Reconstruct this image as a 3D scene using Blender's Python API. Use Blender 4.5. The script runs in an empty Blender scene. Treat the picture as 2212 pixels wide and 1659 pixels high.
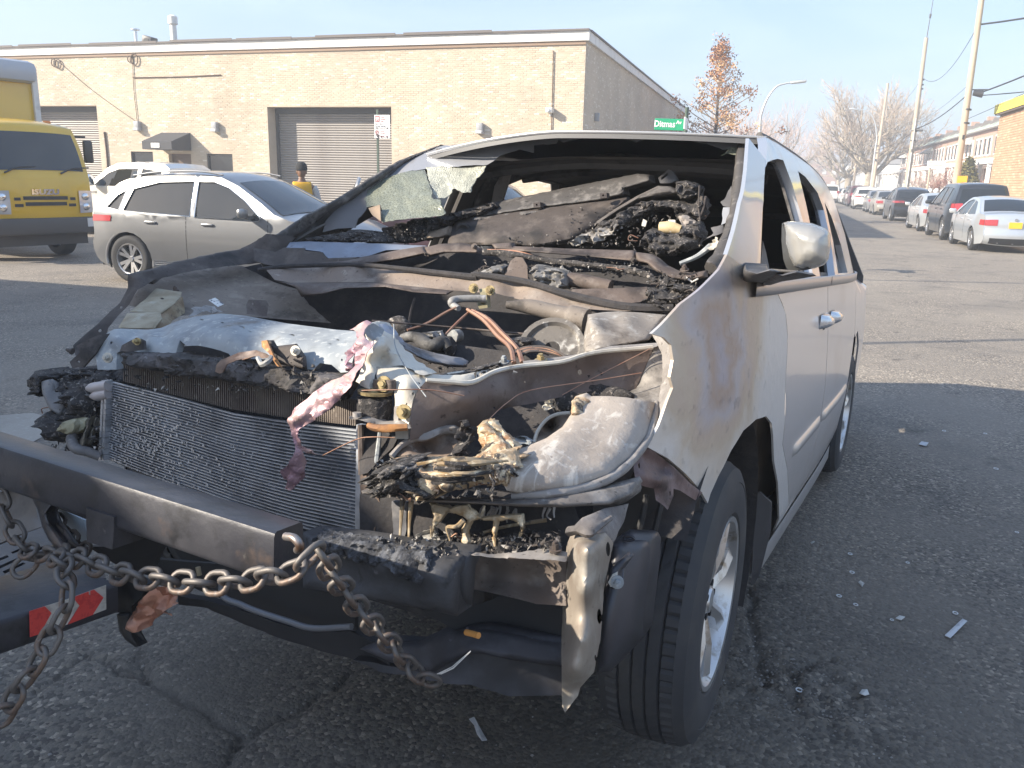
import bpy, bmesh, math, random
import numpy as np
from mathutils import Vector, Matrix, noise
from mathutils.geometry import delaunay_2d_cdt
random.seed(7)
R = math.radians
SC = bpy.context.scene
COL = SC.collection

# ------------------------------------------------------------------ camera
CAM_H, PITCH, ROLL, YAW, FPX = 1.6468, .2411, .0225, .2985, 1798.2
PCX, PCY = 1106.0, 829.5                     # measuring frame 2212 x 1659
_f = np.array([-math.sin(YAW)*math.cos(PITCH), math.cos(YAW)*math.cos(PITCH), -math.sin(PITCH)])
_r0 = np.array([math.cos(YAW), math.sin(YAW), 0.]); _u0 = np.cross(_r0, _f)
_r = _r0*math.cos(ROLL)+_u0*math.sin(ROLL)
_u = np.cross(_r, _f)
CM = np.array([_r, _u, _f]); CO = np.array([0, 0, CAM_H])
cd = bpy.data.cameras.new("camera"); cam = bpy.data.objects.new("camera", cd); COL.objects.link(cam)
cd.sensor_width = 36; cd.lens = FPX/2212*36; cd.clip_start = .05; cd.clip_end = 3000
CAST_A = ((-6.2, 2.8, 0), 0, 6.0, 3.7); CAST_B = ((-8.3, 4.7, 0), -90, 8.0, 3.7); CAST_C = ((-7.7, 1.9, 0), -90, 8.0, 3.7)   # added shade-casting trucks beside the frame: front centre, heading, box length, height
cam.matrix_world = Matrix(((_r[0], _u[0], -_f[0], 0), (_r[1], _u[1], -_f[1], 0), (_r[2], _u[2], -_f[2], CAM_H), (0, 0, 0, 1)))
SC.camera = cam

# ------------------------------------------------------------------ light
SUN_AZ, SUN_EL = R(57), R(27.5)                # sun stands to the left of the street axis and a little behind
sd = np.array([-math.sin(SUN_AZ)*math.cos(SUN_EL), -math.cos(SUN_AZ)*math.cos(SUN_EL), math.sin(SUN_EL)])
W = bpy.data.worlds.new("World"); SC.world = W; W.use_nodes = True
nt = W.node_tree; nt.nodes.clear()
out = nt.nodes.new("ShaderNodeOutputWorld"); bg = nt.nodes.new("ShaderNodeBackground")
sky = nt.nodes.new("ShaderNodeTexSky"); sky.sky_type = 'NISHITA'; sky.sun_disc = False
sky.sun_elevation = SUN_EL; sky.sun_rotation = math.atan2(sd[0], sd[1]); sky.air_density = 1.3; sky.dust_density = 1.5; sky.ozone_density = 1.5
tc = nt.nodes.new("ShaderNodeTexCoord"); mp = nt.nodes.new("ShaderNodeMapping"); mp.inputs['Scale'].default_value = (1.2, 1.2, 6)
mp.inputs['Rotation'].default_value = (.12, .1, .3)
nz = nt.nodes.new("ShaderNodeTexNoise"); nz.inputs['Scale'].default_value = 2.2; nz.inputs['Detail'].default_value = 7; nz.inputs['Distortion'].default_value = .6
rp = nt.nodes.new("ShaderNodeValToRGB"); rp.color_ramp.elements[0].position = .44; rp.color_ramp.elements[1].position = .85
rp.color_ramp.elements[1].color = (.5, .5, .5, 1)
mx = nt.nodes.new("ShaderNodeMixRGB"); mx.inputs[2].default_value = (5.0, 6.0, 7.8, 1)
veil = nt.nodes.new("ShaderNodeMixRGB"); veil.inputs[0].default_value = .42; veil.inputs[2].default_value = (2.9, 4.4, 7.4, 1)
nt.links.new(tc.outputs['Generated'], mp.inputs['Vector']); nt.links.new(mp.outputs[0], nz.inputs['Vector'])
nt.links.new(nz.outputs['Fac'], rp.inputs[0]); nt.links.new(rp.outputs[0], mx.inputs[0])
nt.links.new(sky.outputs[0], veil.inputs[1]); nt.links.new(veil.outputs[0], mx.inputs[1]); nt.links.new(mx.outputs[0], bg.inputs[0])
bg.inputs[1].default_value = .086; nt.links.new(bg.outputs[0], out.inputs[0])
sl = bpy.data.lights.new("sun", 'SUN'); sl.energy = 5.0; sl.angle = R(.5); sl.color = (1, .90, .75)
so = bpy.data.objects.new("sun", sl); COL.objects.link(so); so.location = (-20, -10, 30)
so.rotation_euler = Vector(sd).to_track_quat('Z', 'Y').to_euler()
SC.view_settings.view_transform = 'Standard'; SC.view_settings.look = 'None'
SC.view_settings.exposure = 1.2; SC.view_settings.gamma = 1; SC.view_settings.use_curve_mapping = False

# ------------------------------------------------------------------ frames: turn a measured photo point into a real 3D point
class Frame:
    def __init__(s, o, b): s.o = np.array(o, float); s.b = np.array(b, float); s.c = s.b@(CO-s.o)
    def at(s, px, py, ax, val):
        d = s.b@(CM.T@np.array([(px-PCX)/FPX, -(py-PCY)/FPX, 1.])); t = (val-s.c[ax])/d[ax]
        return s.c+t*d
    def world(s, p): return s.o+s.b.T@np.array(p, float)
    def mat(s):
        b = s.b.T
        return Matrix([[b[0][0], b[0][1], b[0][2], s.o[0]], [b[1][0], b[1][1], b[1][2], s.o[1]], [b[2][0], b[2][1], b[2][2], s.o[2]], [0, 0, 0, 1]])
WF = Frame((0, 0, 0), np.eye(3))
PSI, THV = .1784, .0801
_ex = np.array([math.cos(PSI), -math.sin(PSI), 0]); _eh = np.array([math.sin(PSI), math.cos(PSI), 0]); _up = np.array([0, 0, 1.])
VF = Frame((-.9819, 2.1695, .2402), [_ex, _eh*math.cos(THV)-_up*math.sin(THV), _eh*math.sin(THV)+_up*math.cos(THV)])
def gp(px, py, z=0): return WF.at(px, py, 2, z)

# ------------------------------------------------------------------ object helpers
def mo(name, v, f, m, parent=None, smooth=False, fm=None):
    me = bpy.data.meshes.new(name)
    me.from_pydata([tuple(map(float, p)) for p in v], [], [tuple(int(i) for i in q) for q in f])
    ms = m if isinstance(m, (list, tuple)) else [m]
    for k in ms: me.materials.append(k)
    if fm is not None: me.polygons.foreach_set('material_index', np.array(fm, dtype=np.int32))
    if smooth: me.polygons.foreach_set('use_smooth', np.ones(len(me.polygons), dtype=bool))
    me.update()
    o = bpy.data.objects.new(name, me); COL.objects.link(o)
    if parent is not None: o.parent = parent
    return o
def tag(o, label=None, cat=None, group=None, kind=None):
    if label: o['label'] = label
    if cat: o['category'] = cat
    if group: o['group'] = group
    if kind: o['kind'] = kind
    return o
def thing(name, label, cat, loc=(0, 0, 0), rz=0, group=None):
    o = bpy.data.objects.new(name, None); COL.objects.link(o); o.empty_display_size = .2
    o.location = loc; o.rotation_euler = (0, 0, rz)
    return tag(o, label, cat, group)
def sharp(o, ang=40):
    me = o.data; bm = bmesh.new(); bm.from_mesh(me)
    for e in bm.edges:
        if len(e.link_faces) == 2 and e.calc_face_angle(0) > R(ang): e.smooth = False
    for f in bm.faces: f.smooth = True
    bm.to_mesh(me); bm.free(); return o
def copy_tree(o, parent=None):
    c = o.copy(); COL.objects.link(c)
    if parent is not None: c.parent = parent
    for ch in list(o.children): copy_tree(ch, c)
    return c
class MB:
    "collects simple shapes into one mesh"
    def __init__(s): s.v = []; s.f = []; s.m = []
    def add(s, v, f, mi=0):
        k = len(s.v); s.v += [tuple(p) for p in v]; s.f += [tuple(i+k for i in q) for q in f]; s.m += [mi]*len(f); return s
    def box(s, c, d, rot=None, mi=0, bev=0):
        x, y, z = d[0]/2, d[1]/2, d[2]/2
        if bev:
            bm = bmesh.new(); bmesh.ops.create_cube(bm, size=1)
            for q in bm.verts: q.co = Vector((q.co.x*d[0], q.co.y*d[1], q.co.z*d[2]))
            bmesh.ops.bevel(bm, geom=bm.edges[:], offset=min(bev, min(d)*.45), segments=2, profile=.5, affect='EDGES')
            bm.verts.index_update(); V = [q.co.copy() for q in bm.verts]; F = [[q.index for q in g.verts] for g in bm.faces]; bm.free()
        else:
            V = [Vector(p) for p in ((-x, -y, -z), (x, -y, -z), (x, y, -z), (-x, y, -z), (-x, -y, z), (x, -y, z), (x, y, z), (-x, y, z))]
            F = [(3, 2, 1, 0), (4, 5, 6, 7), (0, 1, 5, 4), (1, 2, 6, 5), (2, 3, 7, 6), (3, 0, 4, 7)]
        if rot is not None: V = [rot@p for p in V]
        c = Vector(c); return s.add([p+c for p in V], F, mi)
    def cyl(s, a, b, r0, r1=None, n=12, mi=0, cap=True):
        r1 = r0 if r1 is None else r1; a = Vector(a); b = Vector(b); q = (b-a).to_track_quat('Z', 'Y')
        V = []
        for p, r in ((a, r0), (b, r1)):
            for i in range(n): V.append(p+q@Vector((r*math.cos(2*math.pi*i/n), r*math.sin(2*math.pi*i/n), 0)))
        F = [(i, (i+1) % n, n+(i+1) % n, n+i) for i in range(n)]
        if cap: F += [tuple(range(n-1, -1, -1)), tuple(range(n, 2*n))]
        return s.add(V, F, mi)
    def lathe(s, prof, o=(0, 0, 0), ax='x', n=32, mi=0):
        "prof: (axial, radius) pairs; open"
        V = []; F = []
        for a, r in prof:
            for i in range(n):
                t = 2*math.pi*i/n; c, q = r*math.cos(t), r*math.sin(t)
                V.append({'x': (a+o[0], c+o[1], q+o[2]), 'y': (c+o[0], a+o[1], q+o[2]), 'z': (c+o[0], q+o[1], a+o[2])}[ax])
        for k in range(len(prof)-1):
            for i in range(n): F.append((k*n+i, k*n+(i+1) % n, (k+1)*n+(i+1) % n, (k+1)*n+i))
        return s.add(V, F, mi)
    def build(s, name, m, parent=None, smooth=False, sh=None):
        o = mo(name, s.v, s.f, m, parent, smooth, s.m if isinstance(m, (list, tuple)) else None)
        if sh: sharp(o, sh)
        return o
def catmull(pts, k=6):
    P = np.array(pts, float)
    if len(P) < 3: return np.array([P[0]*(1-t)+P[-1]*t for t in np.linspace(0, 1, k+1)])
    Q = np.vstack([2*P[0]-P[1], P, 2*P[-1]-P[-2]]); o = []
    for i in range(1, len(Q)-2):
        a, b, c, d = Q[i-1], Q[i], Q[i+1], Q[i+2]
        for t in np.linspace(0, 1, k, endpoint=False):
            o.append(.5*((2*b)+(-a+c)*t+(2*a-5*b+4*c-d)*t*t+(-a+3*b-3*c+d)*t**3))
    o.append(P[-1]); return np.array(o)
def tube_geo(pts, r, n=8, k=5, flat=1, wob=0, seed=0, smooth_path=True):
    "sweep through 3D points; r number or list"
    P = np.array(pts, float); rr = np.full(len(P), r) if np.isscalar(r) else np.array(r, float)
    Q = catmull(np.column_stack([P, rr]), k) if smooth_path else np.column_stack([P, rr])
    V = []; F = []; up = None
    for i in range(len(Q)):
        a = Q[max(0, i-1)][:3]; b = Q[min(len(Q)-1, i+1)][:3]; t = Vector(b-a)
        if t.length < 1e-9: t = Vector((0, 0, 1))
        t.normalize()
        if up is None: up = Vector((0, 0, 1)) if abs(t.z) < .9 else Vector((1, 0, 0))
        s = t.cross(up).normalized(); up = s.cross(t).normalized(); c = Vector(Q[i][:3]); q = max(Q[i][3], 1e-4)
        for j in range(n):
            th = 2*math.pi*j/n; w = 1
            if wob: w = 1+wob*noise.noise((c*25+Vector((math.cos(th), math.sin(th), seed*7.1))*1.3))
            V.append(c+s*(q*w*math.cos(th))+up*(q*flat*w*math.sin(th)))
    for i in range(len(Q)-1):
        for j in range(n): F.append((i*n+j, i*n+(j+1) % n, (i+1)*n+(j+1) % n, (i+1)*n+j))
    m = len(Q)-1
    F += [tuple(range(n-1, -1, -1)), tuple(range(m*n, m*n+n))]
    return V, F
def tube3(name, pts, r, m, parent=None, **k):
    V, F = tube_geo(pts, r, **k); return sharp(mo(name, V, F, m, parent, True), 50)
def tube(name, fr, pts, m, parent=None, ax=1, **k):
    "pts: (px, py, depth, radius)"
    return tube3(name, [fr.at(p[0], p[1], ax, p[2]) for p in pts], [p[3] for p in pts], m, parent, **k)
def blob(name, c, rad, m, parent=None, amp=.3, freq=12, seed=0, sub=3):
    bm = bmesh.new(); bmesh.ops.create_icosphere(bm, subdivisions=sub, radius=1)
    for v in bm.verts:
        d = v.co.copy(); p = Vector((d.x*rad[0], d.y*rad[1], d.z*rad[2]))
        s = 1+amp*(noise.fractal((p+Vector((seed*3.1, 0, 0)))*freq, 1, 2, 4))
        v.co = p*s+Vector(c)
    me = bpy.data.meshes.new(name); bm.to_mesh(me); bm.free(); me.materials.append(m)
    for p in me.polygons: p.use_smooth = True
    o = bpy.data.objects.new(name, me); COL.objects.link(o)
    if parent is not None: o.parent = parent
    return o
def inside(P, poly):
    P = np.atleast_2d(P); q = np.array(poly, float); x, y = P[:, 0], P[:, 1]; r = np.zeros(len(P), bool); j = len(q)-1
    for i in range(len(q)):
        xi, yi = q[i]; xj, yj = q[j]
        if yi != yj:
            c = ((yi > y) != (yj > y)) & (x < (xj-xi)*(y-yi)/(yj-yi)+xi); r ^= c
        j = i
    return r
def bdist(P, poly):
    q = np.array(poly, float); a = q; b = np.roll(q, -1, 0); d = np.full(len(P), 1e9)
    for i in range(len(q)):
        ab = b[i]-a[i]; L = (ab**2).sum()
        if L < 1e-12: continue
        t = np.clip(((P-a[i])@ab)/L, 0, 1); d = np.minimum(d, np.hypot(*(P-a[i]-t[:, None]*ab).T))
    return d
def densify(pl, step, rag=0, rnd=None, closed=True):
    o = []; n = len(pl)
    for i in range(n if closed else n-1):
        a = np.array(pl[i][:2], float); b = np.array(pl[(i+1) % n][:2], float); L = np.hypot(*(b-a)); k = max(1, int(math.ceil(L/step)))
        nrm = np.array([-(b-a)[1], (b-a)[0]])/max(L, 1e-9)
        for j in range(k):
            p = a+(b-a)*j/k
            if rag and j: p = p+nrm*rnd.uniform(-rag, rag)
            o.append(p)
    if not closed: o.append(np.array(pl[-1][:2], float))
    return o
def triang(outline, holes, step, rag, rnd, grid=True, rings=()):
    B = densify(outline, step, rag, rnd); loops = [B]; extra = []
    if rings:
        b = np.array(B); t = np.roll(b, -1, 0)-np.roll(b, 1, 0); nn_ = np.column_stack([-t[:, 1], t[:, 0]])/np.maximum(1e-9, np.hypot(*t.T))[:, None]
        if not inside(b+nn_*.5, B).mean() > .5: nn_ = -nn_
        for off in rings:
            q = b+nn_*off; ok = inside(q, B); dq = bdist(q, B); ok &= dq > off*.85
            for h in holes: ok &= ~inside(q, h)
            extra += list(q[ok])
    for h in holes:
        loops.append([np.array(p, float) for p in h])
    pts = []; ed = []
    for lp in loops:
        k = len(pts); pts += lp; ed += [(k+i, k+(i+1) % len(lp)) for i in range(len(lp))]
    if grid:
        b = np.array(B); lo, hi = b.min(0), b.max(0); gx = np.arange(lo[0]+step*.5, hi[0], step); gy = np.arange(lo[1]+step*.5, hi[1], step*.87)
        G = np.array([(x+(step*.5 if j % 2 else 0)+rnd.uniform(-.15, .15)*step, y+rnd.uniform(-.15, .15)*step) for j, y in enumerate(gy) for x in gx]).reshape(-1, 2)
        if len(G):
            ok = inside(G, B) & (bdist(G, B) > max(step*.45, (max(rings)+step*.5) if rings else 0))
            for lp in loops[1:]: ok &= ~inside(G, lp) & (bdist(G, lp) > step*.3)
            pts += list(G[ok])
    pts += extra
    vs, _, fs, _, _, _ = delaunay_2d_cdt([Vector(p) for p in pts], ed, [], 0, 1e-5)
    vs = np.array([tuple(p) for p in vs]); F = [tuple(f) for f in fs]
    if not F: return vs, [], B
    cen = np.array([vs[list(f)].mean(0) for f in F]); ok = inside(cen, B)
    for lp in loops[1:]: ok &= ~inside(cen, lp)
    return vs, [f for f, o in zip(F, ok) if o], B
def rbf(ctrl):
    C = np.array(ctrl, float); X = C[:, :2]/100; y = C[:, 2]
    def phi(r): return np.where(r > 1e-9, r*r*np.log(np.maximum(r, 1e-9)), 0)
    n = len(X); A = np.zeros((n+3, n+3)); A[:n, :n] = phi(np.hypot(X[:, None, 0]-X[None, :, 0], X[:, None, 1]-X[None, :, 1]))+np.eye(n)*1e-3
    A[:n, n] = 1; A[:n, n+1:] = X; A[n, :n] = 1; A[n+1:, :n] = X.T
    w = np.linalg.lstsq(A, np.concatenate([y, np.zeros(3)]), rcond=1e-9)[0]
    def f(P):
        P = np.atleast_2d(P)/100; r = np.hypot(P[:, None, 0]-X[None, :, 0], P[:, None, 1]-X[None, :, 1])
        return phi(r)@w[:n]+w[n]+P@w[n+1:]
    return f
def shell(name, T, F, back, m, parent, smooth=True, ang=45):
    n = len(T); V = list(T)+list(back); fs = [tuple(f) for f in F]+[tuple(reversed([i+n for i in f])) for f in F]
    cnt = {}
    for f in F:
        for i in range(len(f)): e = (f[i], f[(i+1) % len(f)]); cnt[e] = 1
    for (a, b) in list(cnt):
        if (b, a) not in cnt: fs.append((b, a, a+n, b+n))
    o = mo(name, V, fs, m, parent, smooth)
    return sharp(o, ang) if smooth else o
def ell(cx, cy, rx, ry=None, n=10, a=0):
    ry = rx if ry is None else ry
    return [(cx+rx*math.cos(t)*math.cos(a)-ry*math.sin(t)*math.sin(a), cy+rx*math.cos(t)*math.sin(a)+ry*math.sin(t)*math.cos(a)) for t in [2*math.pi*i/n for i in range(n)]]
def sheet(name, fr, outline, m, parent=None, d=None, ax=1, inner=(), holes=(), th=.004, step=12, bulge=0, bw=25, nz=None, rag=0, seed=1, ang=45, back=None, bedge=None):
    """bent sheet metal / crust: outline and inner points measured in the photo, each with its own depth along frame axis ax"""
    rnd = random.Random(seed)
    ctrl = [(p[0], p[1], p[2] if len(p) > 2 else d) for p in list(outline)+list(inner)]
    vs, F, B = triang(outline, holes, step, rag, rnd, rings=tuple(q*bw for q in (.05, .16, .36, .64, .95) if q*bw > 1.2) if bulge else ())
    if len(set(round(c[2], 6) for c in ctrl)) == 1: D = np.full(len(vs), ctrl[0][2])
    else: D = rbf(ctrl)(vs); D = np.clip(D, min(c[2] for c in ctrl)-.05, max(c[2] for c in ctrl)+.05)
    sg = np.sign(fr.c[ax]-D.mean())
    if bulge:
        dd = np.minimum.reduce([bdist(vs, list(q)+list(q)[::-1]) for q in bedge]) if bedge else bdist(vs, B); t = np.clip(dd/bw, 0, 1); D = D+sg*bulge*np.sqrt(1-(1-t)**2)
    T = [fr.at(vs[i][0], vs[i][1], ax, D[i]) for i in range(len(vs))]
    if nz:
        for i in range(len(T)):
            q = Vector(T[i])*nz[1]+Vector((seed*5.3, 0, 0)); T[i] = T[i]+np.array(noise.fractal(q, 1, 2, 3)*0) ; k = noise.fractal(q, .8, 2, 4)
            T[i][ax] += sg*nz[0]*k
    off = np.zeros(3); off[ax] = -sg*th
    # face winding towards the viewer
    a, b, c = [np.array(T[i]) for i in F[0][:3]]
    if np.dot(np.cross(b-a, c-a), fr.c-a) < 0: F = [tuple(reversed(f)) for f in F]
    return shell(name, T, F, [p+off for p in T], m, parent, True, ang)
def panel(name, outline, fn, m, parent=None, holes=(), step=.06, th=.004, inward=None, seed=1, rag=0, ang=35, flip=False):
    "outline in the surface's own two coordinates, fn maps them to 3D; thickness goes along 'inward'"
    rnd = random.Random(seed); vs, F, B = triang(outline, holes, step, rag, rnd)
    T = [np.array(fn(u, v), float) for u, v in vs]
    off = np.array(inward, float)*th
    a, b, c = [T[i] for i in F[0][:3]]
    if np.dot(np.cross(b-a, c-a), -off) < 0: F = [tuple(reversed(f)) for f in F]
    return shell(name, T, F, [p+off for p in T], m, parent, True, ang)
def grid_geo(fn, us, vs):
    V = [fn(u, v) for v in vs for u in us]; n = len(us)
    return V, [(j*n+i, j*n+i+1, (j+1)*n+i+1, (j+1)*n+i) for j in range(len(vs)-1) for i in range(n-1)]
def text_mesh(name, s, size, m, parent=None, depth=.004, loc=(0, 0, 0), rot=(R(90), 0, 0), align='CENTER', sx=1, bold=0, shear=0):
    cu = bpy.data.curves.new(name, 'FONT'); cu.body = s; cu.size = size; cu.extrude = depth; cu.align_x = align; cu.align_y = 'CENTER'; cu.offset = bold; cu.shear = shear
    cu.resolution_u = 2
    t = bpy.data.objects.new(name, cu); COL.objects.link(t); dg = bpy.context.evaluated_depsgraph_get()
    me = bpy.data.meshes.new_from_object(t.evaluated_get(dg)); bpy.data.objects.remove(t); me.name = name
    me.materials.clear(); me.materials.append(m)
    o = bpy.data.objects.new(name, me); COL.objects.link(o); o.location = loc; o.rotation_euler = rot; o.scale = (sx, 1, 1)
    if parent is not None: o.parent = parent
    return o

# ------------------------------------------------------------------ materials
MATS = {}
def M(name, col, rough=.6, metal=0, layers=(), bump=None, coat=0, spec=.5, rlay=None):
    if name in MATS: return MATS[name]
    m = bpy.data.materials.new(name); m.use_nodes = True; t = m.node_tree; b = t.nodes['Principled BSDF']
    b.inputs['Roughness'].default_value = rough; b.inputs['Metallic'].default_value = metal
    b.inputs['Specular IOR Level'].default_value = spec; b.inputs['Coat Weight'].default_value = coat; b.inputs['Coat Roughness'].default_value = .08
    tc = t.nodes.new('ShaderNodeTexCoord'); cur = None
    def nzn(sc, det=6, st=(1, 1, 1), dis=0):
        v = tc.outputs['Object']
        if tuple(st) != (1, 1, 1):
            mpn = t.nodes.new('ShaderNodeMapping'); mpn.inputs['Scale'].default_value = st; t.links.new(v, mpn.inputs[0]); v = mpn.outputs[0]
        n = t.nodes.new('ShaderNodeTexNoise'); n.inputs['Scale'].default_value = sc; n.inputs['Detail'].default_value = det; n.inputs['Roughness'].default_value = .62
        n.inputs['Distortion'].default_value = dis; t.links.new(v, n.inputs['Vector']); return n.outputs['Fac']
    base = t.nodes.new('ShaderNodeRGB'); base.outputs[0].default_value = (*col, 1); cur = base.outputs[0]
    for L in layers:
        c2, sc, lo, hi = L[:4]; st = L[4] if len(L) > 4 else (1, 1, 1); dis = L[5] if len(L) > 5 else 0
        r = t.nodes.new('ShaderNodeMapRange'); r.inputs['From Min'].default_value = lo; r.inputs['From Max'].default_value = hi
        t.links.new(nzn(sc, 7, st, dis), r.inputs['Value'])
        x = t.nodes.new('ShaderNodeMixRGB'); x.inputs[2].default_value = (*c2, 1); t.links.new(r.outputs[0], x.inputs[0]); t.links.new(cur, x.inputs[1]); cur = x.outputs[0]
    t.links.new(cur, b.inputs['Base Color'])
    if rlay:
        r = t.nodes.new('ShaderNodeMapRange'); r.inputs['From Min'].default_value = .35; r.inputs['From Max'].default_value = .65
        r.inputs['To Min'].default_value = rlay[1]; r.inputs['To Max'].default_value = rlay[2]; t.links.new(nzn(rlay[0]), r.inputs['Value']); t.links.new(r.outputs[0], b.inputs['Roughness'])
    if bump:
        bs = bump if isinstance(bump, list) else [bump]; nrm = None
        for q in bs:
            bn = t.nodes.new('ShaderNodeBump'); bn.inputs['Strength'].default_value = q[1]; bn.inputs['Distance'].default_value = q[2] if len(q) > 2 else .01
            t.links.new(nzn(q[0], 8, q[3] if len(q) > 3 else (1, 1, 1)), bn.inputs['Height'])
            if nrm: t.links.new(nrm, bn.inputs['Normal'])
            nrm = bn.outputs[0]
        t.links.new(nrm, b.inputs['Normal'])
    MATS[name] = m; return m
def glass(name, tint=(.02, .025, .03), alpha=1, rough=.02):
    m = bpy.data.materials.new(name); m.use_nodes = True; b = m.node_tree.nodes['Principled BSDF']
    b.inputs['Base Color'].default_value = (*tint, 1); b.inputs['Roughness'].default_value = rough; b.inputs['Specular IOR Level'].default_value = .8
    b.inputs['Alpha'].default_value = alpha; return m
def emis(name, col, e):
    m = M(name, col); b = m.node_tree.nodes['Principled BSDF']; b.inputs['Emission Color'].default_value = (*col, 1); b.inputs['Emission Strength'].default_value = e; return m
black = M('black_plastic', (.018, .018, .02), .45)
rubber = M('rubber', (.022, .022, .024), .75, layers=[((.05, .048, .046), 9, .45, .75)], bump=(60, .15))
chrome = M('chrome', (.8, .8, .8), .12, 1)
# ================================================================== ground
asphalt = M('asphalt', (.235, .208, .178), .85, layers=[((.285, .25, .21), .35, .45, .65), ((.165, .15, .135), .9, .5, .72, (1, 1, 1), .5), ((.30, .28, .25), 160, .60, .72), ((.05, .048, .047), 210, .62, .7), ((.05, .047, .045), 2.3, .6, .75)],
            bump=[(45, .35, .012), (170, .55, .006)], spec=.35)
def aggregate():
    t = asphalt.node_tree; b = t.nodes['Principled BSDF']; tc = t.nodes.new('ShaderNodeTexCoord'); v = t.nodes.new('ShaderNodeTexVoronoi'); v.inputs['Scale'].default_value = 75; t.links.new(tc.outputs['Object'], v.inputs['Vector'])
    n = t.nodes.new('ShaderNodeTexNoise'); n.inputs['Scale'].default_value = 1.1; n.inputs['Detail'].default_value = 3; t.links.new(tc.outputs['Object'], n.inputs['Vector'])
    old = b.inputs['Base Color'].links[0].from_socket; sep = t.nodes.new('ShaderNodeSeparateColor'); t.links.new(v.outputs['Color'], sep.inputs[0])
    r = t.nodes.new('ShaderNodeValToRGB'); r.color_ramp.interpolation = 'CONSTANT'; e = r.color_ramp.elements; e[0].color = (1, 1, 1, 1); e[1].position = .42; e[1].color = (.62, .62, .64, 1)
    for p, c in ((.70, (1.3, 1.27, 1.2)), (.88, (2.1, 2.05, 1.95)), (.95, (.45, .45, .47))): x = e.new(p); x.color = (*c, 1)
    t.links.new(sep.outputs[0], r.inputs[0]); m = t.nodes.new('ShaderNodeMixRGB'); m.blend_type = 'MULTIPLY'; mr = t.nodes.new('ShaderNodeMapRange'); mr.inputs['From Min'].default_value = .38; mr.inputs['From Max'].default_value = .6; mr.inputs['To Min'].default_value = .25; mr.inputs['To Max'].default_value = .95
    t.links.new(n.outputs['Fac'], mr.inputs['Value']); t.links.new(mr.outputs[0], m.inputs[0]); t.links.new(old, m.inputs[1]); t.links.new(r.outputs[0], m.inputs[2]); t.links.new(m.outputs[0], b.inputs['Base Color'])
    # road colour darkened round the burnt van: soot and oil, with shade painted in
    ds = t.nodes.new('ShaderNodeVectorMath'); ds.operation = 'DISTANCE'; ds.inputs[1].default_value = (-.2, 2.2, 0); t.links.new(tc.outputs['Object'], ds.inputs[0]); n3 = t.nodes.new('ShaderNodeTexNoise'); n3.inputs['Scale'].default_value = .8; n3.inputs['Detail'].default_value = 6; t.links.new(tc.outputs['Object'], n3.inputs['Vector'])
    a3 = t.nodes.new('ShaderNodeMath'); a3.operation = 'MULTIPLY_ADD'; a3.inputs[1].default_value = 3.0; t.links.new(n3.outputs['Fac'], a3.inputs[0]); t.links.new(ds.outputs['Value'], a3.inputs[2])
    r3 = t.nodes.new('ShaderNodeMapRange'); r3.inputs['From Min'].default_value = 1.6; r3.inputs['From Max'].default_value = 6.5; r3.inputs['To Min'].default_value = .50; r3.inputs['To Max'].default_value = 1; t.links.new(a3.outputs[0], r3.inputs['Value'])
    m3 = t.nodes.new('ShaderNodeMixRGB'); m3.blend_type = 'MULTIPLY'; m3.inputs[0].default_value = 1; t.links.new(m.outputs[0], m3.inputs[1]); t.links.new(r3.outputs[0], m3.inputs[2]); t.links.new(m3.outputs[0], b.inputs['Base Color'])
    bp = t.nodes.new('ShaderNodeBump'); bp.inputs['Strength'].default_value = .7; bp.inputs['Distance'].default_value = .006; bp.invert = True; t.links.new(v.outputs['Distance'], bp.inputs['Height']); on = b.inputs['Normal'].links[0].from_socket; t.links.new(on, bp.inputs['Normal']); t.links.new(bp.outputs[0], b.inputs['Normal'])
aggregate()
concrete = M('concrete', (.36, .33, .29), .85, layers=[((.25, .23, .2), 1.2, .5, .7), ((.42, .4, .36), 30, .55, .7)], bump=(80, .3, .004))
def poly3(pxs): return [gp(*p)[:2] for p in pxs]
CRACKS = [(poly3([(321, 1462), (358, 1484), (387, 1502), (438, 1528), (475, 1553), (519, 1579)]), .013),
          (poly3([(752, 1458), (694, 1499), (621, 1539), (559, 1575), (526, 1593)]), .016),
          (poly3([(190, 1411), (226, 1418), (256, 1447), (303, 1455), (307, 1415)]), .010),
          (poly3([(519, 1579), (512, 1620), (500, 1659)]), .008), (poly3([(256, 1447), (321, 1462)]), .007),
          (poly3([(1614, 1268), (1622, 1330), (1628, 1365), (1644, 1431), (1650, 1470)]), .014),
          (poly3([(1644, 1431), (1677, 1437), (1715, 1447), (1721, 1490), (1712, 1530)]), .010), (poly3([(1700, 1445), (1760, 1420), (1800, 1424)]), .008),
          (poly3([(75, 1500), (140, 1440), (190, 1411)]), .005)]
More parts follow.
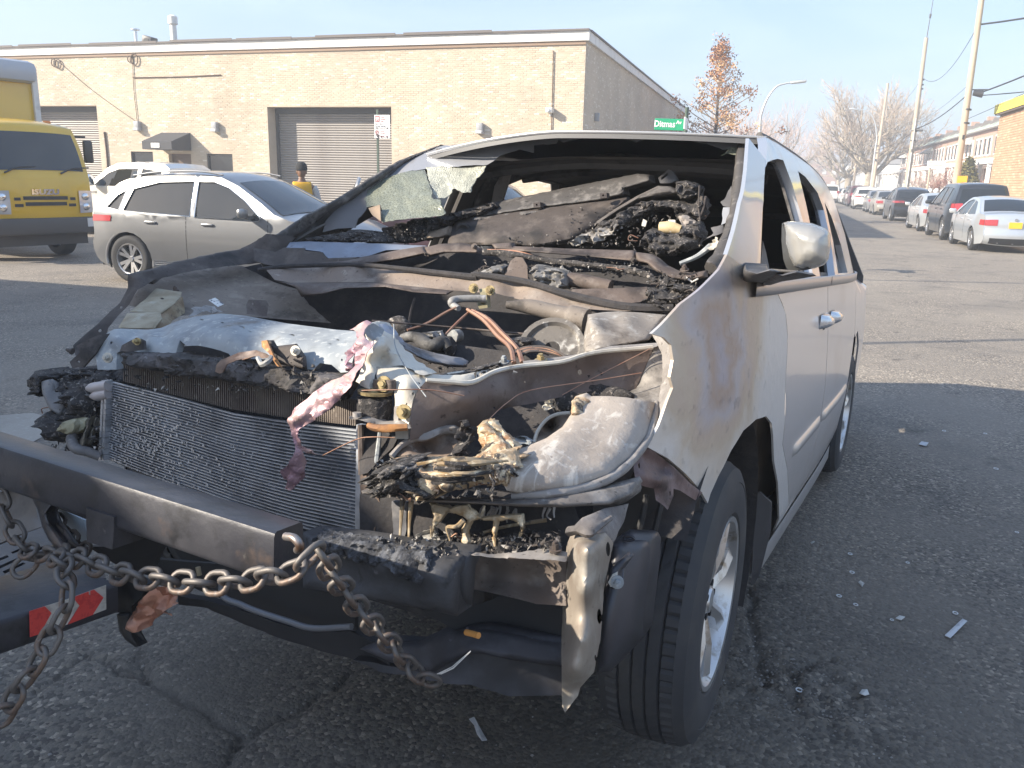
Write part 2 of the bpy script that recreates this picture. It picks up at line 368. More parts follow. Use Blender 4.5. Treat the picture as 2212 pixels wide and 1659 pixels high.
def ground():
    fx = np.arange(-2.5, 1.9, .0145); fy = np.arange(.75, 4.3, .0145)
    xs = np.concatenate([[-900, -300, -120, -60, -40, -25, -15, -10, -7, -5, -4, -3.3, -2.8], fx, [2.2, 2.8, 3.5, 4.5, 6, 8, 12, 20, 40, 80, 160, 400, 900]])
    ys = np.concatenate([[-300, -100, -40, -15, -6, -2, -.5, .3], fy, [4.6, 5.2, 6, 7, 8.5, 10, 12, 15, 20, 28, 40, 60, 90, 140, 250, 500, 1500]])
    X, Y = np.meshgrid(xs, ys); Z = np.zeros_like(X); P = np.column_stack([X.ravel(), Y.ravel()])
    near = (P[:, 0] > -2.6) & (P[:, 0] < 2) & (P[:, 1] > .7) & (P[:, 1] < 4.4)
    idx = np.where(near)[0]; Q = P[idx]
    z = np.array([.006*noise.noise(Vector((a*3, b*3, 0)))+.0034*noise.noise(Vector((a*24, b*24, 3)))+.0030*noise.noise(Vector((a*60, b*60, 9))) for a, b in Q])
    er = gp(1700, 1480)[:2]; m = np.exp(-((Q-er)**2/np.array([.30, .22])**2).sum(1)*1.0)
    z += m*np.array([.032*noise.noise(Vector((a*15, b*15, 5)))+.014*noise.noise(Vector((a*45, b*45, 15))) for a, b in Q])
    jit = np.array([(.03*noise.noise(Vector((a*9, b*9, 21))), .03*noise.noise(Vector((a*9, b*9, 31)))) for a, b in Q])
    for pl, w in CRACKS:
        dd = np.full(len(Q), 9.)
        for i in range(len(pl)-1):
            a, b = pl[i], pl[i+1]; ab = b-a; t = np.clip(((Q+jit-a)@ab)/(ab@ab), 0, 1); dd = np.minimum(dd, np.hypot(*(Q+jit-a-t[:, None]*ab).T))
        z -= .02*np.clip(1-dd/(w*1.6), 0, 1)+.006*np.clip(1-dd/(w*5), 0, 1)
    Zf = Z.ravel(); Zf[idx] = z
    edge = np.minimum.reduce([(P[:, 0]+2.5)/.3, (1.9-P[:, 0])/.3, (P[:, 1]-.75)/.3, (4.3-P[:, 1])/.3]); Zf *= np.clip(edge, 0, 1)
    n = len(xs); V = np.column_stack([P, Zf])
    F = [(j*n+i, j*n+i+1, (j+1)*n+i+1, (j+1)*n+i) for j in range(len(ys)-1) for i in range(n-1)]
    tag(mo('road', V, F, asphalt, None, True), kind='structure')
ground()
def slab(name, x0, x1, y0, y1, h=.13):
    b = MB(); b.box(((x0+x1)/2, (y0+y1)/2, h/2-.2), (x1-x0, y1-y0, h+.4), bev=.02); tag(b.build(name, concrete, sh=40), kind='structure')
cp_ = [gp(*p) for p in ((-160, 915), (-20, 900), (70, 893), (118, 905), (112, 935), (60, 962), (-40, 985), (-160, 1010))]; tag(mo('concrete_patch', [(p[0], p[1], .005) for p in cp_], [tuple(reversed(range(len(cp_))))], concrete), kind='structure')
BY = 25.0                                     # front wall of the brick warehouse
BX = float(WF.at(1266, 100, 1, BY)[0])        # its street corner
slab('pavement', -60, BX+2.6, 20.6, BY+.3); slab('pavement', BX-.2, BX+2.6, BY+.3, 130); slab('pavement', 7.4, 40, 27, 260)

# ================================================================== brick warehouse
def brick_mat(name, cols, lite=.1):
    m = bpy.data.materials.new(name); m.use_nodes = True; t = m.node_tree; b = t.nodes['Principled BSDF']; b.inputs['Roughness'].default_value = .85
    g = t.nodes.new('ShaderNodeNewGeometry'); oi = t.nodes.new('ShaderNodeObjectInfo'); ad = t.nodes.new('ShaderNodeMath'); fr = t.nodes.new('ShaderNodeMath'); fr.operation = 'FRACT'
    t.links.new(g.outputs['Random Per Island'], ad.inputs[0]); t.links.new(oi.outputs['Random'], ad.inputs[1]); t.links.new(ad.outputs[0], fr.inputs[0])
    r = t.nodes.new('ShaderNodeValToRGB'); r.color_ramp.interpolation = 'LINEAR'
    for i, (p, c) in enumerate(cols):
        e = r.color_ramp.elements[i] if i < 2 else r.color_ramp.elements.new(p); e.position = p; e.color = (*c, 1)
    t.links.new(fr.outputs[0], r.inputs[0])
    tc = t.nodes.new('ShaderNodeTexCoord'); n = t.nodes.new('ShaderNodeTexNoise'); n.inputs['Scale'].default_value = .45; n.inputs['Detail'].default_value = 8; t.links.new(tc.outputs['Object'], n.inputs['Vector'])
    mr = t.nodes.new('ShaderNodeMapRange'); mr.inputs['From Min'].default_value = .3; mr.inputs['From Max'].default_value = .75; mr.inputs['To Min'].default_value = 1.08; mr.inputs['To Max'].default_value = .74
    t.links.new(n.outputs['Fac'], mr.inputs['Value'])
    mu = t.nodes.new('ShaderNodeMixRGB'); mu.blend_type = 'MULTIPLY'; mu.inputs[0].default_value = 1; t.links.new(r.outputs[0], mu.inputs[1]); t.links.new(mr.outputs[0], mu.inputs[2]); t.links.new(mu.outputs[0], b.inputs['Base Color'])
    n2 = t.nodes.new('ShaderNodeTexNoise'); n2.inputs['Scale'].default_value = 40; bp = t.nodes.new('ShaderNodeBump'); bp.inputs['Strength'].default_value = .3; bp.inputs['Distance'].default_value = .01
    t.links.new(tc.outputs['Object'], n2.inputs['Vector']); t.links.new(n2.outputs['Fac'], bp.inputs['Height']); t.links.new(bp.outputs[0], b.inputs['Normal'])
    return m
tan_brick = brick_mat('tan_brick', [(0, (.50, .415, .315)), (1, (.59, .515, .415)), (.15, (.565, .475, .365)), (.5, (.545, .46, .35)), (.86, (.58, .495, .39)), (.93, (.70, .635, .54))])
tan_mortar = M('tan_mortar', (.53, .45, .35), .9, layers=[((.40, .32, .23), .6, .45, .7)])
trim_white = M('white_trim', (.72, .70, .66), .6, layers=[((.5, .48, .45), 3, .5, .75)])
tar = M('roof_tar', (.16, .14, .13), .85); steel = M('galvanised_steel', (.62, .64, .66), .35, .8)
dark_metal = M('dark_metal', (.05, .05, .055), .5, .3)
shutter = M('roller_shutter', (.27, .25, .235), .5, .25, layers=[((.2, .18, .17), 3, .5, .75, (.3, 1, 1))])
def brick_geo(l, h, d):
    b = .004; x, z = l/2-.001, h/2; V = [(-x, 0, -z), (x, 0, -z), (x, 0, z), (-x, 0, z), (-x+b, -d, -z+b), (x-b, -d, -z+b), (x-b, -d, z-b), (-x+b, -d, z-b)]
    return V, [(4, 5, 6, 7), (0, 1, 5, 4), (1, 2, 6, 5), (2, 3, 7, 6), (3, 0, 4, 7)]
def brickwork(parent, u0, u1, z0, z1, place, mat, L=.165, H=.05, J=.008, openings=(), single=None, depth=.0035, seed=3):
    "running bond of separate bricks standing proud of the mortar; single(u,z) picks those that are objects of their own"
    rnd = random.Random(seed); V0, F0 = brick_geo(L, H, depth); mb = MB(); me = None; row = 0; z = z0+H/2; ns = 0
    while z < z1-H/2:
        u = u0+(L+J)/2*(1 if row % 2 else 2)-(L+J)/2+L/2
        header = row % 6 == 5
        while u < u1-L/2:
            if not any(a-L/2 < u < b+L/2 and c-H/2 < z < d+H/2 for a, b, c, d in openings):
                p = rnd.uniform(-.0025, .0035)
                if single and single(u, z) and ns < 300:
                    if me is None:
                        o = mo('brick', [place(a, b, c) for a, b, c in V0], F0, mat, parent); me = o.data; base = Vector(place(0, 0, 0)); o.location = Vector(place(u, -p, z))-base
                    else:
                        o = bpy.data.objects.new('brick', me); COL.objects.link(o); o.parent = parent; o.location = Vector(place(u, -p, z))-base
                    ns += 1
                else: mb.add([place(u+a, b-p, z+c) for a, b, c in V0], F0)
            u += L+J
        ue = u-L/2; g = u1-ue
        if g > .03 and not any(a-.1 < ue+g/2 < b+.1 and c-H/2 < z < d+H/2 for a, b, c, d in openings): mb.add([place(ue+g/2+a*g/L, b, z+c) for a, b, c in V0], F0)
        z += H+J; row += 1
    return tag(mb.build('brickwork', mat, parent), kind='stuff')
wh = thing('brick_warehouse', 'low tan brick warehouse with roll-up doors across the side street', 'building', (BX, BY, 0))
def wl(px, py, y=BY): p = WF.at(px, py, 1, y); return float(p[0]-BX), float(p[2])
zt = wl(1266, 88)[1]                          # top of brickwork
dl = wl(577, 231); dr = wl(845, 231); g2 = wl(208, 228)
DOORS = [(dl[0], dr[0], dl[1]), (g2[0]-4.6, g2[0], g2[1])]
def win(px0, py0, px1, py1): a = wl(px0, py0); b = wl(px1, py1); return (a[0], b[0], b[1], a[1])
WINS = [win(282, 327, 333, 368), win(446, 332, 504, 372)]
ed_ = wl(364, 330); ENTRY = (ed_[0], wl(412, 330)[0], .13, 2.25)
OPEN = [(a, b, 0, h) for a, b, h in DOORS]+WINS+[ENTRY]
LEN = 38
def rect(a, b, c, d): return [(a, c), (b, c), (b, d), (a, d)]
panel('wall', rect(-LEN, 0, -.1, zt), lambda u, v: (u, 0, v), tan_mortar, wh, holes=[rect(a+.0, b, max(c, -.05), d) for a, b, c, d in OPEN], step=3, th=.65, inward=(0, 1, 0), ang=20)
panel('wall', rect(.66, 27, -.1, zt), lambda u, v: (0, u, v), tan_mortar, wh, step=4, th=.4, inward=(-1, 0, 0), ang=20)
brickwork(wh, -LEN, 0, .1, zt, lambda u, b, z: (u, b, z), tan_brick, openings=OPEN, single=lambda u, z: u > -2.6 and z > zt-1.2)
brickwork(wh, 0.02, 26.9, .1, zt, lambda u, b, z: (-b, u, z), tan_brick, seed=5)
b = MB(); b.box((-LEN/2, -.03, zt+.13), (LEN+.2, .12, .26)); b.box((.03, 13.56, zt+.1302), (.12, 26.9, .26)); b.build('fascia', trim_white, wh)
b = MB(); b.box((-LEN/2, .1, zt+.285), (LEN+.2, .5, .05)); b.box((-.1, 13.6, zt+.287), (.46, 27, .055))
rn = random.Random(4); x = -LEN
while x < -3.2: w = rn.uniform(1.2, 3); b.box((x+w/2, -.156, zt+.305+rn.uniform(-.01, .015)), (w, .012, .075)); x += w+rn.uniform(0, .9)
b.build('coping', tar, wh)
b = MB(); b.box((-LEN/2, 13.5, zt-.05), (LEN-1, 26, .1)); b.build('roof', tar, wh)
b = MB(); b.box((-LEN/2, -.02, zt-.05), (LEN, .05, .1)); b.build('soffit_band', M('brown_band', (.28, .19, .13), .7), wh)
for a, b_, h in DOORS:
    sl_me = None; n = int(h/.078)
    for k in range(n):
        z = .1+k*.078
        if sl_me is None:
            V = []; 
            for xx in (0, 1):
                for q in range(7): t = math.pi*q/6; V.append((xx*(b_-a), -.028*math.sin(t)**.8, .078*q/6))
            o = mo('slat', V, [(q, 7+q, 8+q, q+1) for q in range(6)], shutter, wh, True); sl_me = o.data
        else: o = bpy.data.objects.new('slat', sl_me); COL.objects.link(o); o.parent = wh
        o.location = (a, .52, z)
    m = MB(); m.box((a+.06, .49, h/2), (.11, .08, h)); m.box((b_-.06, .49, h/2), (.11, .08, h)); m.box(((a+b_)/2, .48, h-.09), (b_-a-.23, .1, .18)); m.build('door_guide', dark_metal, wh)
g_dark = glass('dark_glass'); 
for q in WINS:
    m = MB()
    for (cx, cz, sx, sz) in (((q[0]+q[1])/2, q[2]+.03, q[1]-q[0], .06), ((q[0]+q[1])/2, q[3]-.03, q[1]-q[0], .06), (q[0]+.03, (q[2]+q[3])/2, .06, q[3]-q[2]-.13), (q[1]-.03, (q[2]+q[3])/2, .06, q[3]-q[2]-.13)): m.box((cx, .08, cz), (sx, .06, sz))
    f = m.build('window', dark_metal, wh); m = MB(); m.box(((q[0]+q[1])/2, .1, (q[2]+q[3])/2), (q[1]-q[0]-.1, .02, q[3]-q[2]-.1)); m.build('pane', g_dark, f)
m = MB(); m.box(((ENTRY[0]+ENTRY[1])/2, .2, 1.2), (ENTRY[1]-ENTRY[0], .06, 2.1)); m.build('door', M('brown_door', (.13, .09, .07), .5), wh)
a0 = wl(351, 316)[0]; a1 = wl(413, 316)[0]; m = MB()
V = [(a0, 0, 2.95), (a1, 0, 2.95), (a1, -1, 2.62), (a0, -1, 2.62), (a0, -1, 2.36), (a1, -1, 2.36), (a1, 0, 2.36), (a0, 0, 2.36)]
m.add(V, [(0, 1, 2, 3), (3, 2, 5, 4), (1, 6, 5, 2), (0, 3, 4, 7), (4, 5, 6, 7)]); aw = m.build('awning', M('awning_canvas', (.06, .06, .065), .8), wh)
m = MB(); m.box(((a0+a1)/2-.05, -1.008, 2.49), (.34, .012, .15)); m.build('number_plate', M('white_paint', (.75, .74, .72), .5), aw)
lampm = M('wall_lamp_grey', (.35, .35, .36), .5)
for (px, py) in ((301, 270), (468, 272), (1039, 275)):
    u, z = wl(px, py); m = MB(); m.box((u, -.09, z), (.2, .18, .24), bev=.03); m.box((u, -.11, z-.15), (.24, .2, .1), bev=.02); lo = m.build('wall_lamp', lampm, wh, sh=40)
    m = MB(); m.box((u, -.215, z-.15), (.17, .012, .07)); m.build('lens', trim_white, lo)
u, z = wl(1190, 239); m = MB(); m.box((u, -.12, z), (.2, .3, .16), bev=.03); m.cyl((u-.02, -.26, z), (u-.02, -.3, z), .05); m.cyl((u, 0, z-.14), (u, -.08, z-.05), .04); m.build('security_camera', trim_white, wh, sh=40)
m = MB(); m.box((.08, 1.6, wl(1273, 240)[1]-.05), (.14, .12, .25), bev=.02); m.build('wall_lamp', lampm, wh, sh=40)
cab = M('cable_brown', (.12, .08, .06), .7)
for (px, py, r) in ((118, 136, .12), (128, 139, .15), (282, 128, .1), (292, 129, .18)):
    u, z = wl(px, py); tube3('cable_loop', [(u+r*.8*math.cos(t), -.05, z+r*math.sin(t)) for t in np.linspace(0, 6.28, 14)], .02, cab, wh, n=5)
def wallwire(pxs, r=.012, nm='wall_cable'): tube3(nm, [(wl(*p)[0], -.03, wl(*p)[1]) for p in pxs], r, cab, wh, n=4, k=3)
wallwire([(288, 120), (290, 190), (298, 262)]); wallwire([(130, 135), (200, 195), (298, 265)], .008); wallwire([(288, 168), (400, 166), (478, 162)], .02); wallwire([(1196, 110), (1193, 235), (1190, 330)], .015)
wallwire([(227, 285), (232, 330), (235, 372)], .04, 'drain_pipe')
m = MB(); u, z = wl(566, 360); m.box((u, -.08, .75), (.16, .16, 1.5)); m.build('bollard', M('yellow_paint', (.62, .42, .03), .5), wh)
# roof clutter, each a thing of its own
def rp(px, py, y): p = WF.at(px, py, 1, y); return Vector(p)
RZ = zt+.34
def roofthing(name, label, cat, px, y): p = rp(px, 100, y); return thing(name, label, cat, (p.x, y, RZ)), p.x
t, x = roofthing('vent_pipe', 'tall white vent pipe with cap on the warehouse roof', 'pipe', 377, 27); top = rp(377, 36, 27).z-RZ
m = MB(); m.cyl((0, 0, -.4), (0, 0, top-.15), .13, .11, 14); m.build('pipe', trim_white, t, sh=40); m = MB(); m.cyl((0, 0, top-.25), (0, 0, top), .17, .17, 14); m.cyl((0, 0, top), (0, 0, top+.06), .17, .08, 14); m.build('cap', trim_white, t, sh=40)
t, x = roofthing('vent_pipe', 'thin grey vent pipe with flat cap, left of the dark speaker', 'pipe', 295, 27); top = rp(295, 65, 27).z-RZ
m = MB(); m.cyl((0, 0, -.4), (0, 0, top), .055, n=10); m.build('pipe', steel, t, sh=40); m = MB(); m.cyl((0, 0, top), (0, 0, top+.04), .16, .16, 12); m.build('cap', steel, t, sh=40)
t, x = roofthing('loudspeaker', 'dark tilted box speaker standing on the warehouse roof edge', 'speaker', 323, 26.4); m = MB(); m.box((0, 0, .16), (.42, .35, .5), Matrix.Rotation(R(14), 3, 'Y'), bev=.04); m.build('cabinet', dark_metal, t, sh=40); m = MB(); m.cyl((0.02, -.17, .2), (.02, -.195, .2), .13, n=14); m.build('cone', black, t)
t, x = roofthing('rooftop_unit', 'white air conditioning unit with louvres on the warehouse roof', 'ac unit', 518, 30)
m = MB(); m.box((0, 0, .2), (1.5, 1, .5), bev=.03); m.box((.1, 0, .55), (1.1, .9, .3), bev=.03); m.build('cabinet', trim_white, t, sh=40)
m = MB(); m.box((-.25, -.455, .56), (.4, .02, .18)); m.box((.655, 0, .56), (.02, .6, .2)); m.build('louvre', M('louvre_red_grey', (.3, .22, .24), .6), t)
t, x = roofthing('rooftop_unit', 'low pale duct box behind the tall vent pipe on the roof', 'ac unit', 360, 31); m = MB(); m.box((0, 0, .1), (2.2, 1, .5), bev=.05); m.box((1.8, 0, .0), (1.5, 1, .3), bev=.1); m.build('duct', trim_white, t, sh=40); m = MB(); m.cyl((1.6, -.3, .15), (1.6, -.3, .32), .35, .2, 14); m.build('hood', tar, t)

# ================================================================== right hand side of the street
orange_brick = brick_mat('orange_brick', [(0, (.50, .31, .20)), (1, (.62, .46, .32)), (.3, (.56, .36, .235)), (.6, (.53, .33, .215)), (.85, (.60, .41, .27))])
OX = 9.5; oy1 = float(WF.at(2136, 409, 0, OX)[1]); oz = float(WF.at(2159, 247, 0, OX)[2])
ob = thing('brick_building', 'orange brick building with a yellow roof edge at the right', 'building', (OX, oy1, 0))
m = MB(); m.box((4, -9.5, oz/2), (7.98, 19, oz)); m.build('wall', M('pale_mortar', (.5, .36, .23), .9), ob)
brickwork(ob, -13, -.02, .1, oz-.05, lambda u, b, z: (b, u, z), orange_brick, L=.34, H=.095, J=.014, depth=.012, single=lambda u, z: u > -4.2 and z > 1.0, seed=8)
m = MB(); m.box((3.9, -9.5, oz+.2), (8.3, 19.3, .4)); m.build('fascia', M('yellow_fascia', (.75, .62, .08), .6), ob); m = MB(); m.box((3.9, -9.5, oz-.02), (8.2, 19.2, .09)); m.build('soffit_band', tar, ob)
red_brick = M('red_brick', (.40, .25, .195), .85, layers=[((.46, .31, .25), 6, .45, .7), ((.30, .18, .14), 25, .55, .7)], bump=(50, .4))
green_roof = M('pale_green_roof', (.38, .44, .36), .7, layers=[((.48, .52, .44), 2, .45, .7)]); white = M('white_painted', (.78, .77, .74), .5); pane_m = glass('pane_glass', (.05, .06, .07))
def row_house(y0, y1, k, X=14.2):
    looks = ['row house beside the orange building, with striped awning and white porch', 'row house second from the orange building, with two narrow windows', 'row house third along, behind the nearest utility pole', 'row house fourth along, with brick chimney', 'row house fifth along, half hidden by bare bushes', 'row house sixth along, behind the second utility pole', 'row house seventh along, with pale stoop', 'row house eighth along, partly behind the bare tree', 'farthest row house before the big bare tree', 'distant row house at the end of the terrace']
    h = thing('row_house', 'red brick '+looks[k], 'house', (X, (y0+y1)/2, 0), 0, 'row houses with green mansard roofs'); w = y1-y0; e = 6.0
    m = MB(); m.box((4, 0, e/2), (8, w-.02, e)); m.build('wall', red_brick, h)
    m = MB(); m.add([(-.25, -w/2, e), (-.25, w/2, e), (1.1, w/2, e+.95), (1.1, -w/2, e+.95), (8, w/2, e+.95), (8, -w/2, e+.95), (8, w/2, e), (8, -w/2, e)], [(0, 3, 2, 1), (3, 5, 4, 2), (0, 7, 5, 3), (1, 2, 4, 6), (5, 7, 6, 4)]); rf = m.build('roof', green_roof, h)
    m = MB(); m.box((2, w/2-.5, e+1.2), (.6, .5, .7)); m.build('chimney', red_brick, rf)
    for s in (-.25, .25): m = MB(); m.add([(-.1, s*w-.3, e+.25), (-.1, s*w+.3, e+.25), (.1, s*w, e+.75), (.9, s*w, e+.75)], [(0, 2, 1), (0, 3, 2), (1, 2, 3)]); m.build('dormer', tar, rf)
    m = MB(); m.box((-.2, 0, e-.06), (.2, w, .1)); m.build('gutter', tar, rf)
    for s in (-.34, -.12, .12, .34):
        m = MB(); m.box((-.03, s*w, 4.75), (.1, .75, 1.35)); f = m.build('window', white, h); m = MB(); m.box((-.085, s*w, 4.75), (.02, .55, 1.15)); m.build('pane', pane_m, f)
    if k % 3 == 0: m = MB(); m.add([(-.05, -.35*w, 5.7), (-.05, .1*w, 5.7), (-1, .1*w, 5.1), (-1, -.35*w, 5.1), (-.05, -.35*w, 5.1), (-.05, .1*w, 5.1)], [(0, 3, 2, 1), (0, 4, 3), (1, 2, 5)]); m.build('awning', M('awning_white_stripe', (.6, .6, .58), .6, layers=[((.35, .38, .36), 8, .5, .52, (.01, 1, .01))]), h)
    m = MB(); m.box((-1.3, 0, 3.25), (2.7, w*.86, .16)); m.box((-1.3, 0, 3.42), (2.3, w*.7, .18)); m.build('porch_roof', white, h)
    for s in (-.4, .4, -.02): m = MB(); m.box((-2.5, s*w, 2.2), (.2, .2, 2.0)); m.build('column', white, h)
    m = MB(); m.box((-1.3, 0, .6), (2.6, w*.86, 1.2)); m.build('porch', red_brick, h)
    m = MB(); m.box((-2.55, 0, 1.95), (.1, w*.84, .08)); m.box((-2.55, 0, 1.3), (.1, w*.84, .08))
    for i in range(18): m.box((-2.55, -.41*w+.82*w*i/17, 1.62), (.05, .07, .6))
    m.build('balustrade', white, h)
    for i in range(6): m = MB(); m.box((-2.75-.3*i, .25*w, (1.2-.2*i)/2), (.3, 1.3, 1.2-.2*i)); m.build('step', concrete, h)
    m = MB(); m.box((-3.4, .25*w-.75, 1.25), (1.9, .07, .07), Matrix.Rotation(R(-33), 3, 'Y'))
    for i in range(8): m.box((-2.65-.24*i, .25*w-.75, 1.25-.155*i), (.05, .05, .9))
    m.build('railing', white, h)
    m = MB(); m.box((-.02, -.2*w, 2.2), (.1, .95, 1.9)); m.build('door', M('white_door', (.6, .58, .55), .5), h)
yh = 56.5
for k in range(10): row_house(yh, yh+6.2, k); yh += 6.2
gw = M('white_globe', (.85, .84, .82), .35)
for k in range(13):
    y = 49+k*4.6
    f = thing('white_fence', 'white picket garden fence with globe finials, '+['right behind the first utility pole', 'first one past the first pole', 'behind the white notice board', 'just right of the second pole', 'directly behind the second pole', 'first one left of the second pole', 'second one left of the second pole', 'midway to the third pole', 'before the eighth row house', 'just right of the third pole', 'behind the third pole', 'beside the big bare tree', 'farthest of the row'][k], 'fence', (9.6, y, .13), 0, 'white garden fences')
    m = MB(); m.box((0, 0, .95), (.06, 4.5, .07)); m.box((0, 0, .25), (.06, 4.5, .07))
    for i in range(20): m.box((0, -2.2+i*.232, .6), (.04, .09, 1.1))
    m.build('pickets', white, f)
    for s in (-2.25, 0): m = MB(); m.box((0, s, .6), (.22, .22, 1.2)); p = m.build('post', white, f); blob('globe', (0, s, 1.38), (.17, .17, .17), gw, p, 0, 1, 0, 2)
# ================================================================== trees
bark = M('bark_pale', (.42, .36, .28), .9, layers=[((.16, .13, .1), 4, .45, .65), ((.42, .38, .3), 3, .55, .7)], bump=(20, .4)); twigm = M('twig', (.46, .37, .29), .9); twigp = M('twig_pink', (.50, .38, .33), .9)
def branches(seed, h, spread, levels, trunk_r, trunk_h, lean=0, up=.35, nb=(2, 3), limbs=6):
    rnd = random.Random(seed); segs = []
    def grow(p, d, L, r, lv):
        n = 3 if lv > 1 else 2; q = p.copy(); pts = [(q.copy(), r)]
        for i in range(n):
            d = (d+Vector((rnd.uniform(-1, 1), rnd.uniform(-1, 1), rnd.uniform(-.5, .9)))*.22).normalized(); q = q+d*(L/n); pts.append((q.copy(), r*(1-.45*(i+1)/n)))
        segs.append((pts, lv))
        if lv == 0: return
        for k in range(rnd.randint(*nb)):
            t = rnd.uniform(.35, 1); i = min(n-1, int(t*n)); b = pts[i][0].lerp(pts[i+1][0], t*n-i)
            a = Vector((rnd.gauss(0, 1), rnd.gauss(0, 1), rnd.gauss(0, .6))); a = (a-d*a.dot(d)).normalized()
            dd = (d*.75+a*rnd.uniform(.5, .95)+Vector((0, 0, up*.5))).normalized()
            grow(b, dd, L*rnd.uniform(.55, .78), r*.5, lv-1)
        grow(q, (d+Vector((rnd.uniform(-.3, .3), rnd.uniform(-.3, .3), .15))).normalized(), L*.72, r*.58, lv-1)
    for k in range(limbs):
        a = 2*math.pi*(k+rnd.uniform(-.3, .3))/limbs; tl = rnd.uniform(.35, .8); e = rnd.uniform(.35, 1.1)
        grow(Vector((lean*tl, 0, trunk_h*(.7+.3*k/limbs))), Vector((math.cos(a)*spread, math.sin(a)*spread, e*1.0)).normalized(), h*rnd.uniform(.26, .36), trunk_r*.55, levels)
    return segs
def bare_tree(loc, h, spread, seed, label, levels=4, tr=.3, th=2.6, tm=twigm, group=None, limbs=6, sc=(1, 1, 1)):
    t = thing('bare_tree', label, 'tree', loc, 0, group); t.scale = sc
    tube3('trunk', [(0, 0, -.1), (.05, 0, th*.5), (0, .05, th), (.05, 0, th*1.25)], [tr*1.25, tr, tr*.85, tr*.6], bark, t, n=10)
    big = MB(); sm = MB()
    for pts, lv in branches(seed, h, spread, levels, tr, th, limbs=limbs):
        V, F = tube_geo([p for p, r in pts], [max(r, .013) for p, r in pts], n=5 if lv > 1 else 3, smooth_path=False); (big if lv > 1 else sm).add(V, F)
    big.build('limbs', bark, t, True); sm.build('crown', tm, t)
    return t
bt = WF.at(1872, 430, 0, 8.4)
bare_tree((8.4, 93, 0), 11, 1.0, 11, 'big bare street tree with wide pale crown beside the third utility pole', levels=5, tr=.42, th=3.4, limbs=8)
bare_tree((7.9, 113, 0), 8.5, .8, 23, 'pale forked bare tree left of the big bare tree, behind the parked cars', levels=4, tr=.4, th=3)
bare_tree((-3.2, 70, 0), 7.6, .9, 31, 'pinkish bare tree right of the street lamp, over the van window', levels=4, tr=.2, th=2.4, tm=twigp)
bare_tree((.2, 120, 0), 11.5, .8, 37, 'hazy bare tree in the middle distance over the van roof edge', levels=4, tr=.3, th=3, tm=twigp)
bare_tree((-3, 105, 0), 11, .8, 41, 'hazy pinkish bare tree just right of the orange-leaved tree', levels=4, tr=.3, th=3, tm=twigp)
bare_tree((11.2, 62, 0), 3.4, 1.0, 43, 'small reddish bare bush tree in front of the row houses', levels=4, tr=.1, th=.8, tm=M('twig_red', (.34, .17, .14), .9))
bare_tree((11.0, 72, 0), 3.6, 1.0, 44, 'low bare shrub tree behind the sign in front of the row houses', levels=4, tr=.1, th=.8, tm=twigp)
bare_tree((9, 150, 0), 12, 1.0, 47, 'far bare tree right of the big bare tree crown', levels=4, tr=.3, th=3, tm=twigp)
bare_tree((3, 190, 0), 14, .9, 53, 'farthest bare tree closing the end of the street', levels=4, tr=.3, th=3, tm=twigp)
leafm = [M('leaf_orange', (.50, .24, .09), .7, layers=[((.34, .13, .07), 3, .45, .65)]), M('leaf_tan', (.58, .36, .17), .7), M('leaf_dark', (.13, .07, .06), .7)]
def leafy_tree(loc, h, seed):
    t = thing('orange_tree', 'slim street tree with orange brown autumn leaves beside the warehouse', 'tree', loc)
    rnd = random.Random(seed); tube3('trunk', [(0, 0, -.1), (.03, 0, h*.4), (0, .04, h*.7), (.06, 0, h*.97)], [.11, .08, .05, .012], M('bark_dark', (.1, .08, .07), .9), t, n=8)
    br = MB(); V = []; F = []; fm = []
    for k in range(84):
        z = h*(.26+.72*(k/84)**.85); rel = (z/h-.26)/.74; L = h*.47*max(0, 1-rel)**1.35*rnd.uniform(.35, 1.1)+.18; a = k*2.4+rnd.uniform(-.5, .5)
        d = Vector((math.cos(a), math.sin(a), .35+.5*rel)).normalized(); p0 = Vector((.02, .02, z)); p1 = p0+d*L; br.add(*tube_geo([p0, p0.lerp(p1, .5)+Vector((0, 0, -.04)), p1], [.03, .022, .010], n=4, smooth_path=False))
        for c in range(rnd.randint(2, 4)):
            cc = p0.lerp(p1, rnd.uniform(.35, 1.08))+Vector((rnd.gauss(0, .1), rnd.gauss(0, .1), rnd.gauss(0, .08)))
            mi = 2 if rnd.random() < (.55 if rel < .22 else .12) else (0 if rnd.random() < .6 else 1)
            for q in range(rnd.randint(11, 24)):
                c0 = cc+Vector((rnd.gauss(0, .13), rnd.gauss(0, .13), rnd.gauss(0, .1))); s = rnd.uniform(.03, .075); u = Vector((rnd.gauss(0, 1), rnd.gauss(0, 1), rnd.gauss(0, 1))).normalized(); w = u.orthogonal().normalized()
                n0 = len(V); V += [c0-u*s, c0+w*s*.6, c0+u*s, c0-w*s*.6]; F.append((n0, n0+1, n0+2, n0+3)); fm.append(mi)
    br.build('branches', twigm, t); mo('crown', V, F, leafm, t, fm=fm)
q = WF.at(1545, 290, 1, 40); leafy_tree((float(q[0]), 40, .1), float(WF.at(1562, 92, 1, 40)[2]), 3)
